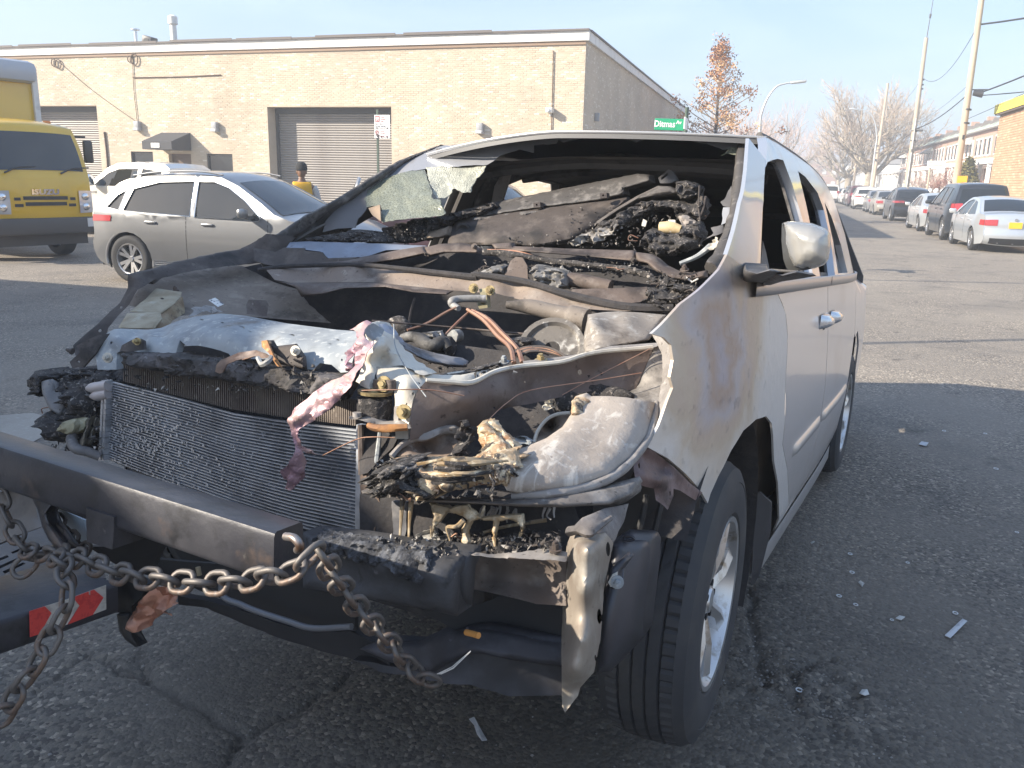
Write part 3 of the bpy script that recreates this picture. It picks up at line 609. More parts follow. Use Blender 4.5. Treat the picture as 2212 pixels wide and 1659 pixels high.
def hedge(name, label, cat, c, d, mat, seed, n=2600, s=(.05, .11), cone=False):
    t = thing(name, label, cat, (c[0], c[1], 0)); rnd = random.Random(seed); V = []; F = []
    for k in range(n):
        z = rnd.random(); w = (1-z)**.6 if cone else 1
        a = rnd.uniform(0, 6.28); rr = rnd.uniform(.75, 1.0)*w
        p = Vector((math.cos(a)*rr*d[0]/2, math.sin(a)*rr*d[1]/2, z*d[2]+c[2])) if cone else Vector((rnd.uniform(-.5, .5)*d[0], rnd.uniform(-.5, .5)*d[1], rnd.uniform(.1, 1)*d[2]+c[2]))
        p += Vector((rnd.gauss(0, .06), rnd.gauss(0, .06), rnd.gauss(0, .06))); sz = rnd.uniform(*s); u = Vector((rnd.gauss(0, 1), rnd.gauss(0, 1), rnd.gauss(0, 1))).normalized(); w2 = u.orthogonal(); k0 = len(V)
        V += [p-u*sz, p+w2*sz*.6, p+u*sz, p-w2*sz*.6]; F.append((k0, k0+1, k0+2, k0+3))
    mo('foliage', V, F, mat, t); tube3('stem', [(0, 0, 0), (0, 0, d[2]*.8+c[2])], [.06, .02], bark, t, n=5)
ever = M('evergreen', (.11, .10, .025), .8, layers=[((.2, .16, .04), 2, .4, .7), ((.05, .055, .02), 5, .5, .7)]); hed = M('hedge_green', (.13, .16, .05), .8, layers=[((.22, .24, .1), 3, .5, .7)])
q = WF.at(2103, 370, 0, 11.5); hedge('evergreen_shrub', 'tall olive green evergreen beside the white porch and the orange building', 'shrub', (11.0, float(q[1])-1, .1), (2.0, 2.4, 3.4), ever, 5, 5200, cone=True)
q = WF.at(2100, 405, 0, 10.2); hedge('hedge', 'clipped green hedge between the first pole and the orange building', 'hedge', (10.2, 47.8, .1), (1.0, 3.6, 1.55), hed, 6, 5000)
hedge('evergreen_shrub', 'dark green bush behind the white globe fence, left of the first pole', 'shrub', (11.2, 58, .1), (1.4, 2, 2.2), ever, 7, 2600, cone=True)
# far terrace and trees closing the view
def far_house(x, y, w, h, k, mat, lab):
    t = thing('far_house', lab, 'house', (x, y, 0)); m = MB(); m.box((0, 4, h/2), (w, 8, h)); m.build('wall', mat, t)
    m = MB(); m.add([(-w/2-.2, -.2, h), (w/2+.2, -.2, h), (w/2+.2, 4, h+1.6), (-w/2-.2, 4, h+1.6), (w/2+.2, 8, h), (-w/2-.2, 8, h)], [(0, 1, 2, 3), (3, 2, 4, 5), (1, 4, 2), (0, 3, 5)]); m.build('roof', M('far_roof', (.3, .28, .26), .8), t)
    for i in range(4):
        for z in (h*.3, h*.72): m = MB(); m.box((-w*.36+w*.24*i, -.04, z), (w*.1, .08, h*.2)); m.build('window', trim_white, t)
far_house(15.5, 135, 7, 5, 0, white, 'white bungalow with long porch roof behind the big bare tree')
far_house(8.5, 215, 9, 7, 1, red_brick, 'far red brick house left of the forked bare tree')
far_house(-2, 240, 12, 7, 2, red_brick, 'long low brick house at the far end of the street')
far_house(17, 230, 9, 7, 3, trim_white, 'pale house at the far end behind the utility poles')
far_house(-14, 150, 14, 6, 4, red_brick, 'brick house on the left side beyond the warehouse')
# ================================================================== poles, lamps, signs, wires
pole_m = M('weathered_pole', (.46, .38, .29), .85, layers=[((.34, .27, .2), 8, .45, .7, (1, 1, .08)), ((.54, .47, .38), 3, .5, .75, (1, 1, .1))], bump=(40, .4, .01, (1, 1, .08)))
wire_m = M('wire', (.03, .032, .04), .6)
def upole(x, y, ztop, lean, label, r=.17):
    t = thing('utility_pole', label, 'pole', (x, y, 0), 0, 'wooden utility poles along the right kerb'); m = MB(); m.cyl((0, 0, -.2), (lean, 0, ztop), r, r*.68, 12); m.build('pole', pole_m, t, sh=40)
    m = MB(); m.box((0, -r-.01, 4.0), (.1, .03, .2)); m.cyl((.03, 0, 5.2), (.035, 0, 5.27), r*1.02, n=12); m.cyl((.03, 0, 4.6), (.035, 0, 4.67), r*1.03, n=12); m.build('band', dark_metal, t, sh=40); return t
PX = 7.9
P1 = upole(PX, 44.8, 11.5, -.05, 'nearest utility pole with yellow sign, beside the orange building'); P2 = upole(PX, 61.2, 10.85, .02, 'second utility pole carrying a tall thin antenna'); P3 = upole(PX, 83, 10.5, .25, 'third utility pole, plain, in front of the big bare tree', .15); P4 = upole(PX+.3, 108, 10.8, 0, 'fourth utility pole, small, against the big bare tree', .15)
m = MB(); m.cyl((.03, 0, 10.8), (.12, 0, 13.2), .03, .02, 6); m.cyl((.07, 0, 12.0), (.08, 0, 12.25), .06, n=8); m.build('antenna', dark_metal, P2)
m = MB(); m.cyl((-.02, -.19, .5), (.01, -.15, 6), .035, n=6); m.build('conduit', trim_white, P2)
m = MB(); m.box((.2, -.2, 1.95), (.42, .03, .62)); m.build('warning_plate', M('sign_yellow', (.75, .42, .03), .5), P1)
m = MB(); m.cyl((.15, -.1, 5.95), (.55, -.1, 5.9), .12, .17, 12); m.box((.4, 0, 6.1), (.7, .05, .05)); m.build('insulator', dark_metal, P1, sh=40)
m = MB(); m.cyl((.1, 0, 5.3), (.45, -.3, 5.25), .1, .06, 8); m.build('insulator', dark_metal, P2)
for z in (8.3, 8.0, 7.75): m = MB(); m.cyl((.16, -.1, z), (.16, -.1, z+.1), .05, n=6); m.build('insulator', wire_m, P2)
def wire(a, b, sag, label, r=.014, group='overhead wires'):
    pts = [np.array(a)*(1-t)+np.array(b)*t-np.array([0, 0, sag*4*t*(1-t)]) for t in np.linspace(0, 1, 13)]
    tag(tube3('overhead_wire', pts, r, wire_m, None, n=4, smooth_path=False), label, 'wire', group)
wire((PX+.1, 61.2, 8.5), (PX-.1, 44.8, 8.7), 1.0, 'sagging upper wire between the first two utility poles')
wire((PX, 61.2, 5.35), (PX-.05, 44.8, 5.9), .25, 'lower dark cable between the first two utility poles', .03)
wire((PX, 61.2, 5.7), (PX-.05, 44.8, 6.35), .2, 'thin straight wire between the first two utility poles', .01)
wire((PX+.5, 44.8, 5.98), (PX+4.5, 30, 8.2), .25, 'thick dark cable rising right from the first pole insulator', .035)
wire((PX+.5, 44.8, 5.85), (PX+7, 36, 6.3), .2, 'lower cable running right from the first pole', .022)
wire((PX+.3, 46, 4.9), (PX+7, 34, 9.5), .3, 'slanting thin wire crossing in front of the yellow roof edge', .012)
wire((PX+.1, 44.8, 8.9), (PX+7, 36, 9.3), .25, 'twisted upper cable leaving right from the first pole', .04)
wire((-24, 4.7, 7.2), (18, 17.9, 7.2), .3, 'unseen high cable added over the junction for its straight shadow on the road', .045)  # added above the view to throw a straight line shadow
wire((-16, -1.0, 7.2), (14, 16.4, 7.2), .6, 'second unseen high cable added over the junction for its bent shadow beside the van', .045)  # likewise added out of view, for the bent shadow line
wire((PX, 83, 4.9), (PX, 61.2, 5.2), .2, 'cable between the second and third utility poles', .02)
wire((PX, 83, 7.5), (PX, 61.2, 8.3), .5, 'thin wire between the second and third utility poles', .01)
gm = M('lamp_grey', (.55, .57, .58), .4, .5)
def street_lamp(x, y, h, reach, label, base=4.6):
    t = thing('street_lamp', label, 'street lamp', (x, y, 0)); m = MB(); m.cyl((0, 0, 0), (0, 0, base), .11, .09, 10); m.cyl((0, 0, 0), (0, 0, .7), .17, .14, 10); m.build('pole', gm, t, sh=40)
    tube3('arm', [(0, 0, base-.05), (0, 0, base+.5), (reach*.16, 0, base+(h-base)*.62), (reach*.45, 0, base+(h-base)*.9), (reach*.8, 0, h-.04), (reach, 0, h)], [.06, .06, .05, .045, .04, .04], gm, t, n=8)
    s = math.copysign(1, reach); m = MB(); m.box((reach+s*.3, 0, h+.02), (.75, .26, .13), Matrix.Rotation(-s*R(6), 3, 'Y'), bev=.05); m.build('lamp_head', gm, t, sh=40)
q = WF.at(1641, 285, 1, 46); street_lamp(float(q[0]), 46, float(WF.at(1712, 178, 1, 46)[2]), 1.35, 'curved grey street lamp above the burnt van roof')
q = WF.at(1882, 400, 1, 84); street_lamp(float(q[0])-.05, 83.6, float(WF.at(1830, 237, 1, 84)[2]), -1.9, 'far street lamp arching left in front of the big bare tree', 5.4)
# street name sign
sg = M('sign_green', (.012, .28, .14), .45); sw = M('sign_white', (.8, .8, .8), .45); post_m = M('sign_post_green', (.07, .1, .08), .5, .3)
SY = 16.0; a = WF.at(1413, 262, 1, SY); b2 = WF.at(1474, 279, 1, SY); cx = float(a[0]+b2[0])/2; zc = float(WF.at(1444, 269, 1, SY)[2])
t = thing('street_sign', 'green Ditmas Av street name sign above the van roof', 'sign', (float(b2[0])+.06, SY, 0))
m = MB(); m.cyl((0, 0, 0), (0, 0, zc+.3), .035, n=10); m.build('pole', post_m, t)
sw_ = float(b2[0]-a[0]); sgn = MB(); sgn.box((-.04-sw_/2, 0, zc), (sw_+.02, .02, .205), Matrix.Rotation(R(1.5), 3, 'Y'), bev=.008); so_ = sgn.build('name_plate', sg, t)
text_mesh('lettering', 'Ditmas', .155, sw, so_, .002, (-.05-sw_*.64, -.013, zc+.005), (R(90), R(1.5), 0), sx=.86, bold=.003); text_mesh('lettering', 'Av', .085, sw, so_, .002, (-.04-sw_*.17, -.013, zc+.035), (R(90), R(1.5), 0), bold=.002)
m = MB(); m.box((.02, -.2, zc), (.02, .55, .2)); m.build('name_plate', sw, t)
# parking sign
KY = 20.0; k0 = WF.at(809, 248, 1, KY); k1 = WF.at(843, 300, 1, KY); kx = float(k0[0]); kw = float(k1[0]-k0[0]); kz1 = float(k0[2]); kz0 = float(k1[2]); km = kz1-(kz1-kz0)*.62
t = thing('parking_sign', 'white truck loading parking sign on a green post before the roll-up door', 'sign', (kx+.07, KY, .13)); m = MB(); m.box((0, .02, kz1/2), (.05, .04, kz1)); m.build('post', post_m, t)
sr = M('sign_dark_red', (.35, .06, .06), .5); st_ = M('sign_ink', (.06, .05, .06), .5); mid = kw/2-.07
m = MB(); m.box((mid, -.01, (kz1+km)/2-.13), (kw, .012, kz1-km-.01), bev=.005); p1 = m.build('sign_plate', sw, t); m = MB(); m.box((mid, -.012, (km+kz0)/2-.13), (kw, .012, km-kz0-.01), bev=.005); p2 = m.build('sign_plate', sw, t)
def tx(s, x, z, sz, mt, p): text_mesh('lettering', s, sz, mt, p, .001, (x, -.02, z-.13), align='LEFT', sx=.9)
m = MB(); m.box((-.07+.085, -.018, kz1-.10-.13), (.12, .006, .14)); m.build('pictogram', sr, p1); m = MB(); m.box((.015, -.0225, kz1-.085-.13), (.08, .004, .06)); m.box((-.01, -.0225, kz1-.14-.13), (.02, .004, .03)); m.box((.04, -.0225, kz1-.14-.13), (.02, .004, .03)); m.build('pictogram', sw, p1)
for i, s in enumerate(('Truck', 'Loading', 'Only')): tx(s, .10, kz1-.06-.05*i, .05, sr, p1)
for i, s in enumerate(('6am - 6pm', 'Except Sunday')): tx(s, -.05, kz1-.22-.055*i, .055, st_, p1)
def arrow(x0, x1, z, p):
    m = MB(); m.box(((x0+x1)/2, -.019, z-.13), (x1-x0-.06, .004, .014))
    for s, xx in ((-1, x0), (1, x1)): m.add([(xx, -.021, z-.13), (xx-s*.05, -.021, z-.13+.025), (xx-s*.05, -.021, z-.13-.025)], [(0, 1, 2) if s > 0 else (0, 2, 1)])
    m.build('arrow', st_, p)
arrow(-.04, kw-.1, km+.04, p1); arrow(.09, kw-.1, kz0+.04, p2)
m = MB(); m.lathe([(0, .05), (.004, .05), (.004, .036), (0, .036)], (.0, -.023, km-.065-.13), 'y', 16); m.box((0, -.022, km-.065-.13), (.09, .003, .012), Matrix.Rotation(R(-45), 3, 'Y')); m.build('pictogram', sr, p2); tx('P', -.022, km-.065, .06, sr, p2)
for i, s in enumerate(('Monday', 'Thursday', 'Midnight - 3am')): tx(s, .075, km-.035-.05*i-(.02 if i == 2 else 0), .042, sr, p2)
m = MB(); m.box((.01, -.018, kz0+.055-.13), (.11, .006, .1)); m.build('pictogram', st_, p2); m = MB(); m.cyl((.0, -.02, kz0+.055-.13), (.0, -.024, kz0+.055-.13), .036, n=14); mm = m.build('pictogram', sw, p2); m = MB(); m.cyl((.016, -.0245, kz0+.068-.13), (.016, -.026, kz0+.068-.13), .032, n=14); m.build('pictogram', st_, p2)
# small white street sign on right pavement
q = WF.at(2003, 400, 0, 8.6); t = thing('street_notice', 'white notice board on a thin wooden post before the row houses', 'sign', (8.6, float(q[1]), .13)); m = MB(); m.cyl((0, 0, 0), (.05, 0, 3.25), .06, n=8); m.build('post', pole_m, t)
m = MB(); m.box((.32, -.08, 2.95), (1.0, .03, .42)); m.box((.6, -.07, 2.6), (.5, .03, .3)); m.build('board', sw, t); m = MB(); m.box((.3, -.1, 3.05), (.8, .01, .05)); m.box((.3, -.1, 2.9), (.8, .01, .04)); m.build('stripes', M('sign_pink', (.7, .35, .32), .6), t)
# ================================================================== cars
tyre_m = M('car_tyre', (.03, .03, .032), .8, bump=(50, .1)); alloy = M('alloy', (.55, .55, .56), .3, .85); under_m = M('underbody', (.012, .012, .013), .9)
red_lens = M('tail_lamp_red', (.36, .03, .035), .15, coat=1); clear_lens = M('clear_lens', (.6, .6, .62), .08, .3, coat=1); plate_y = M('plate_yellow', (.75, .45, .03), .45); plate_w = M('plate_white', (.75, .75, .74), .45)
car_glass = glass('car_glass', (.012, .015, .018)); gap_m = M('panel_gap', (.02, .02, .02), .8); ink = M('plate_ink', (.04, .05, .15), .5)
def paint(name, col, metal=.55, rough=.28): return M(name, col, rough, metal, coat=.8, layers=[(tuple(c*.82 for c in col), .8, .5, .8)])
WHEELS = {}
def wheel(parent, x, y, r, side, rim_m=alloy, spokes=5, w=.21):
    key = (round(r, 3), rim_m.name, spokes)
    if key not in WHEELS:
        m = MB(); rr = r*.66
        m.lathe([(-w, rr), (-w, r*.9), (-w*.9, r*.98), (-w*.7, r), (-w*.3, r), (-w*.1, r*.98), (0, r*.9), (.004, r*.8), (-.01, rr), (-.04, rr*.97)], n=32)
        a = mo('wheel', m.v, m.f, tyre_m); sharp(a, 50); m = MB()
        m.lathe([(-.012, rr), (-.004, rr*.98), (-.012, rr*.92), (-.05, rr*.9), (-.13, rr*.86)], n=32); m.lathe([(-.11, rr*.86), (-.11, .02)], n=24, mi=1)
        for k in range(spokes):
            for dth in (-.13, .13):
                th = 2*math.pi*k/spokes; c, s = math.cos(th+dth*.3), math.sin(th+dth*.3); c2, s2 = math.cos(th+dth*1.7), math.sin(th+dth*1.7); q = Vector((0, -s, c))*.022; q2 = Vector((0, -s2, c2))*.026
                p = Vector((-.045, c*rr*.15, s*rr*.15)); e = Vector((-.02, c2*rr*.93, s2*rr*.93)); d = Vector((-.035, 0, 0))
                m.add([p-q, p+q, e+q2, e-q2, p-q+d, p+q+d, e+q2+d, e-q2+d], [(0, 1, 2, 3), (1, 5, 6, 2), (0, 3, 7, 4), (3, 2, 6, 7)])
        m.cyl((-.07, 0, 0), (-.03, 0, 0), rr*.2, rr*.17, 14)
        b = mo('rim', m.v, m.f, [rim_m, under_m], fm=m.m); sharp(b, 40); WHEELS[key] = (a.data, b.data); bpy.data.objects.remove(a); bpy.data.objects.remove(b)
    o = bpy.data.objects.new('wheel', WHEELS[key][0]); COL.objects.link(o); o.parent = parent; o.location = (x, y, r); o.rotation_euler = (0, 0, 0 if side > 0 else math.pi)
    q = bpy.data.objects.new('rim', WHEELS[key][1]); COL.objects.link(q); q.parent = o
    return o
TYPES = {
 'sedan': dict(L=4.5, W=1.75, H=1.44, wb=2.7, r=.32, belt=.93, prof=[(-2.14, .24), (-2.24, .34), (-2.26, .5), (-2.22, .62), (-2.22, .78), (-2.18, .95), (-2.05, 1.0), (-1.72, 1.03), (-1.45, 1.17), (-.98, 1.37), (-.5, 1.43), (.0, 1.44), (.4, 1.38), (.9, 1.14), (1.2, .97), (1.6, .9), (2.0, .78), (2.18, .64), (2.24, .45), (2.16, .22)], rg=(7, 9), ws=(12, 14),
   win=[[(-1.42, .99), (-1.22, 1.12), (-.85, 1.31), (-.46, 1.36), (-.42, .96)], [(-.36, .96), (-.38, 1.365), (.0, 1.37), (.35, 1.31), (.85, 1.06), (1.0, .95), (.6, .93)]], tail=(.72, .87, .58, .26)),
 'suv': dict(L=4.75, W=1.9, H=1.74, wb=2.8, r=.37, belt=1.05, prof=[(-2.26, .3), (-2.36, .42), (-2.38, .6), (-2.32, .74), (-2.32, .95), (-2.28, 1.1), (-2.2, 1.25), (-2.02, 1.6), (-1.85, 1.70), (-1.0, 1.74), (-.2, 1.73), (.3, 1.66), (.95, 1.28), (1.25, 1.1), (1.8, 1.03), (2.15, .9), (2.32, .72), (2.36, .5), (2.28, .28)], rg=(5, 7), ws=(11, 13),
   win=[[(-1.98, 1.17), (-1.85, 1.5), (-1.6, 1.6), (-1.3, 1.6), (-1.3, 1.12)], [(-1.24, 1.12), (-1.24, 1.62), (-.42, 1.64), (-.38, 1.1)], [(-.30, 1.1), (-.34, 1.64), (.15, 1.62), (.4, 1.53), (.8, 1.28), (.98, 1.1)]], tail=(.92, 1.14, .72, .22)),
 'cross': dict(L=4.69, W=1.9, H=1.66, wb=2.8, r=.365, belt=1.04, prof=[(-2.02, .3), (-2.12, .42), (-2.14, .6), (-2.08, .72), (-2.10, .92), (-2.06, 1.1), (-1.96, 1.22), (-1.70, 1.46), (-1.5, 1.56), (-.8, 1.65), (-.2, 1.66), (.25, 1.60), (.9, 1.27), (1.25, 1.07), (1.75, 1.0), (2.12, .85), (2.3, .68), (2.33, .45), (2.25, .26)], rg=(5, 7), ws=(11, 13),
   win=[[(-1.80, 1.14), (-1.62, 1.32), (-1.48, 1.395), (-1.55, 1.10)], [(-1.46, 1.10), (-1.34, 1.42), (-.9, 1.525), (-.30, 1.55), (-.26, 1.05)], [(-.18, 1.04), (-.22, 1.55), (.05, 1.55), (.32, 1.47), (.62, 1.30), (.93, 1.06), (.9, 1.02)]], tail=(.92, 1.02, .5, .40)),
}
def car(typ, name, label, cat, loc, head, pm, group=None, s=1, plate=None, det=True, rim_m=alloy, spokes=5, H=None, kids=True, step=.11):
    T = TYPES[typ]; t = thing(name, label, cat, loc, head, group); t.scale = (s, s, s*(H or 1))
    Wd = T['W']; L = T['L']; Hh = T['H']; belt = T['belt']
    def X(y, z):
        if z < belt: q = .955+.045*math.sin(math.pi*min(1, max(0, (z-.15)/(belt-.05))))
        else: u = (z-belt)/(Hh-belt); q = .975-.27*u**1.1
        e = max(0, (abs(y)-(L/2-1.0)))/1.0; return Wd/2*q*(1-.17*min(1, e)**2)
    pf = catmull([(y, z, 0) for y, z in T['prof']], 3)[:, :2]
    xs = [-1, -.93, -.8, -.5, 0, .5, .8, .93, 1]
    def nrm(i): a = pf[max(0, i-1)]; b = pf[min(len(pf)-1, i+1)]; d = b-a; n = np.array([-d[1], d[0]]); return n/np.hypot(*n)
    def S(i, xf, off=0):
        i0 = int(min(len(pf)-2, max(0, math.floor(i)))); f = i-i0; p = pf[i0]*(1-f)+pf[i0+1]*f; n = nrm(i0)*(1-f)+nrm(i0+1)*f
        c = (.055 if p[1] > belt else .075)*(1-xf*xf)-.012*max(0, (abs(xf)-.9)/.1)+off; w = X(p[0], p[1]); return (xf*w, p[0]+n[0]*c, p[1]+n[1]*c)
    mb = MB(); N = len(pf); mb.add([S(i, x) for i in range(N) for x in xs], [(i*9+j, (i+1)*9+j, (i+1)*9+j+1, i*9+j+1) for i in range(N-1) for j in range(8)])
    r = T['r']; wb = T['wb']; y0, y1 = -wb/2, wb/2; ar = r*1.16; zb = .26
    def arch(yc): return [(yc+ar*math.cos(a), max(zb, r+ar*math.sin(a)) if 0 else r*.98+ar*math.sin(a)) for a in np.linspace(-.35, math.pi+.35, 13)]
    out = [tuple(p) for p in pf[::2]]+([tuple(pf[-1])] if (len(pf)-1) % 2 else [])+arch(y1)+arch(y0)
    for sd_ in (1, -1):
        rnd = random.Random(2); vs, F, B = triang(out, T['win'], step, 0, rnd); k = len(mb.v)
        V = [(sd_*(X(y, z)-.012*0), y, z) for y, z in vs]
        V2 = [(p[0]-sd_*.03, p[1], p[2]) for p in V]
        fw = []
        for f in F:
            a, b, c = [Vector(V[i]) for i in f[:3]]; fw.append(tuple(f) if ((b-a).cross(c-a)).x*sd_ > 0 else tuple(reversed(f)))
        n = len(V); cnt = {(f[i], f[(i+1) % 3]) for f in fw for i in range(3)}
        mb.add(V+V2, fw+[(b, a, a+n, b+n) for a, b in cnt if (b, a) not in cnt])
        for w in T['win']:
            cy = sum(p[0] for p in w)/len(w); cz = sum(p[1] for p in w)/len(w); w2 = [(cy+(p[0]-cy)*1.03, cz+(p[1]-cz)*1.04) for p in w]
            panel('side_window', w2, lambda y, z: (sd_*(X(y, z)-.016), y, z), car_glass, t, step=.2, th=.006, inward=(-sd_, 0, 0))
    body = mb.build('body', pm, t, True); sharp(body, 38)
    m = MB(); m.box((0, 0, .42), (Wd-.42, L-.5, .38)); m.box((0, 0, .75), (Wd-.3, wb-1.0, .5)); m.build('underbody', under_m, t)
    for nm, (a, b) in (('rear_window', T['rg']), ('windshield', T['ws'])):
        V, F = grid_geo(lambda u, v: S(v, u, .006), np.linspace(-.86, .86, 9), np.linspace(a*3+.7, b*3-.35, 7)); F = [tuple(reversed(f)) for f in F]
        mo(nm, V, F, car_glass, t, True)
    def rear(z):
        for i in range(N-1):
            if pf[i][1] <= z <= pf[i+1][1]: return i+(z-pf[i][1])/max(1e-6, pf[i+1][1]-pf[i][1])
        return 9
    z0, z1, xi, yl = T['tail']
    for sd_ in (1, -1):
        m = MB(); V, F = grid_geo(lambda u, v: S(rear(v), sd_*u, .012), np.linspace(xi, 1.0, 5), np.linspace(z0, z1, 4)); m.add(V, F if sd_ < 0 else [tuple(reversed(f)) for f in F])
        ye = -L/2+.0; V, F = grid_geo(lambda u, v: (sd_*(X(pf[int(rear(v))][0]+u, v)+.01), pf[int(rear(v))][0]+.0+u, v+(.3*u*(z1-v))), np.linspace(0, yl, 4), np.linspace(z0, z1, 4)); m.add(V, F if sd_ > 0 else [tuple(reversed(f)) for f in F])
        m.build('tail_lamp', red_lens, t, True)
        for yw in (y0, y1): wheel(t, sd_*(Wd/2-.015), yw, r, sd_, rim_m, spokes)
        if det:
            ym = .75; m = MB(); bm_ = Matrix.Rotation(R(8*sd_), 3, 'Z'); m.box((sd_*(Wd/2+.13), ym, belt+.09), (.2, .1, .14), bm_, bev=.045); m.box((sd_*(Wd/2-.02), ym+.02, belt+.03), (.16, .06, .05)); m.build('side_mirror', pm, t, sh=40)
            for yh in (-.95, .05): m = MB(); m.box((sd_*(X(yh, belt-.1)+.015), yh, belt-.1), (.035, .2, .035), bev=.012); m.build('door_handle', pm, t, sh=40)
            m = MB()
            for yg in (-.33, .95 if typ == 'sedan' else 1.05):
                for z in np.linspace(.32, belt-.03, 12): m.box((sd_*(X(yg, z)+.0006), yg, z), (.003, .008, .062))
            m.build('door_gap', gap_m, t)
            V, F = grid_geo(lambda u, v: S(N-1-8+v, sd_*u, .01), np.linspace(.6, 1, 4), np.linspace(0, 2.2, 4)); mo('headlight', V, F if sd_ < 0 else [tuple(reversed(f)) for f in F], clear_lens, t, True)
    zp = z0+.02 if typ == 'sedan' else z0-.12
    m = MB(); p = S(rear(zp), 0, .015); m.box((0, p[1], p[2]), (.31, .015, .16)); pl = m.build('licence_plate', plate or plate_w, t)
    m = MB(); p = S(rear(.42), 0, .004); V, F = grid_geo(lambda u, v: S(rear(v), u, .006), np.linspace(-.8, .8, 9), np.linspace(.27, .4, 3)); m.add(V, [tuple(reversed(f)) for f in F]); m.build('bumper_trim', black, t, True)
    p = S(rear(z1-.02), 0, .012); m = MB(); m.cyl((0, p[1], p[2]+.02), (0, p[1]-.012, p[2]+.02), .04, n=12); m.build('emblem', chrome, t)
    return t
def heading(px0, px1):
    a = gp(*px0); b = gp(*px1); d = b-a; return a, math.atan2(-d[0], d[1])
silver = paint('silver_blue', (.56, .59, .62)); dkblue = paint('dark_blue_black', (.03, .035, .045), .4); palesilver = paint('pale_silver', (.62, .64, .65)); blackp = paint('black_paint', (.022, .023, .027), .3); champ = paint('champagne', (.50, .46, .40)); greyp = paint('mid_grey', (.34, .34, .35)); whitep = paint('pearl_white', (.78, .77, .74), .1); redp = paint('dark_red', (.12, .025, .03), .4); gunm = paint('gunmetal', (.12, .12, .125))
PARK = [ # type, rear left wheel contact, front left wheel contact, paint, plate, label, name, s, H
 ('sedan', (2098, 540), (2056, 526), silver, plate_y, 'silver sedan with yellow plate, nearest of the parked row', 1.0, 1.0),
 ('suv', (2035, 518), (2004, 507.5), dkblue, None, 'dark blue minivan with roof rails, second in the parked row', 1.03, 1.02),
 ('sedan', (1984, 499), (1965, 493), palesilver, None, 'pale silver coupe between the dark minivan and the black crossover', 1.0, 1.0),
 ('cross', (1924, 477), (1914, 473.8), blackp, plate_w, 'black crossover with red lamps and white plate in the parked row', 1.0, 1.0),
 ('sedan', (1887.5, 464), (1877, 460), champ, None, 'champagne sedan parked ahead of the black crossover', 1.0, 1.0),
 ('sedan', (1871.5, 458.5), (1863, 455), greyp, None, 'grey sedan tucked ahead of the champagne sedan', 1.0, 1.0),
 ('cross', (1844, 451.5), (1838, 449), whitep, None, 'white crossover parked between the grey sedan and the dark red car', 1.0, 1.0),
 ('suv', (1830.5, 446), (1825, 444), redp, None, 'dark red wagon with glowing red lamps, ahead of the white crossover', 1.0, 1.0),
 ('suv', (1823, 443), (1818, 441.2), gunm, None, 'dark grey wagon, far along the parked row', 1.0, 1.0),
 ('sedan', (1815, 440.5), (1811, 439), whitep, None, 'small white sedan far along the parked row', 1.0, 1.0),
 ('sedan', (1808.5, 438.5), (1804, 437), dkblue, None, 'dark sedan just right of the distant white wagon', 1.0, 1.0)]
for typ, pr, pf_, pm, plt, lab, s, H in PARK:
    a, h = heading(pr, pf_); T = TYPES[typ]; h = max(-.09, min(.09, h)); far = a[1] > 70
    d = np.array([-math.sin(h), math.cos(h)]); rgt = np.array([math.cos(h), math.sin(h)]); c = a[:2]+d*T['wb']/2*s+rgt*(T['W']/2-.1)*s
    car(typ, 'parked_car', lab, 'car', (c[0], c[1], 0), h, pm, 'cars parked along the right kerb', s, plt, not far, step=.2 if far else .12, H=H)
a = gp(1782, 437.5); car('suv', 'white_wagon', 'distant white station wagon driving away in the road', 'car', (a[0]+.4, a[1]+1.4, 0), 0, whitep, None, 1.05, None, False, step=.2)
# ------------------------------------------------------------------ silver crossover beyond the van's left flank
qx = paint('bright_silver', (.215, .218, .226), .7, .34)
a = gp(283, 611); IH = R(-90-1.0); dv = np.array([-math.sin(IH), math.cos(IH)]); rg = np.array([math.cos(IH), math.sin(IH)])
c = a[:2]+dv*1.4-rg*.94
SVX = car('cross', 'silver_crossover', 'silver crossover with sun glinting on its side windows, beyond the burnt van', 'car', (c[0], c[1], 0), IH, qx, None, 1.0, None, True, spokes=5, step=.07, H=.975)
for sd_ in (1, -1):
    T = TYPES['cross']; 
    def Xc(y, z):
        u = max(0, (z-1.04)/.62); return .95*(.975-.27*u**1.1)
    tube3('roof_rail', [(sd_*.70, -1.4, 1.62), (sd_*.725, -.9, 1.68), (sd_*.73, -.2, 1.70), (sd_*.72, .2, 1.655)], .014, qx, SVX, n=6)
    for w in T['win']: tube3('window_trim', [(sd_*(Xc(y, z)*(1-.17*max(0, abs(y)-1.35)**2)+.004), y, z) for y, z in list(w)+[w[0]]], .005, chrome, SVX, n=5, smooth_path=False)
    m = MB(); 
    for z in np.linspace(.3, .36, 3): m.box((sd_*.93, 0, z), (.012, 1.9, .018))
    m.build('sill_trim', chrome, SVX)
    tube3('wheel_arch_trim', [(sd_*.915, -1.4+.435*math.cos(t), .36+.435*math.sin(t)) for t in np.linspace(-.2, 3.34, 12)], .022, greyp, SVX, n=6)
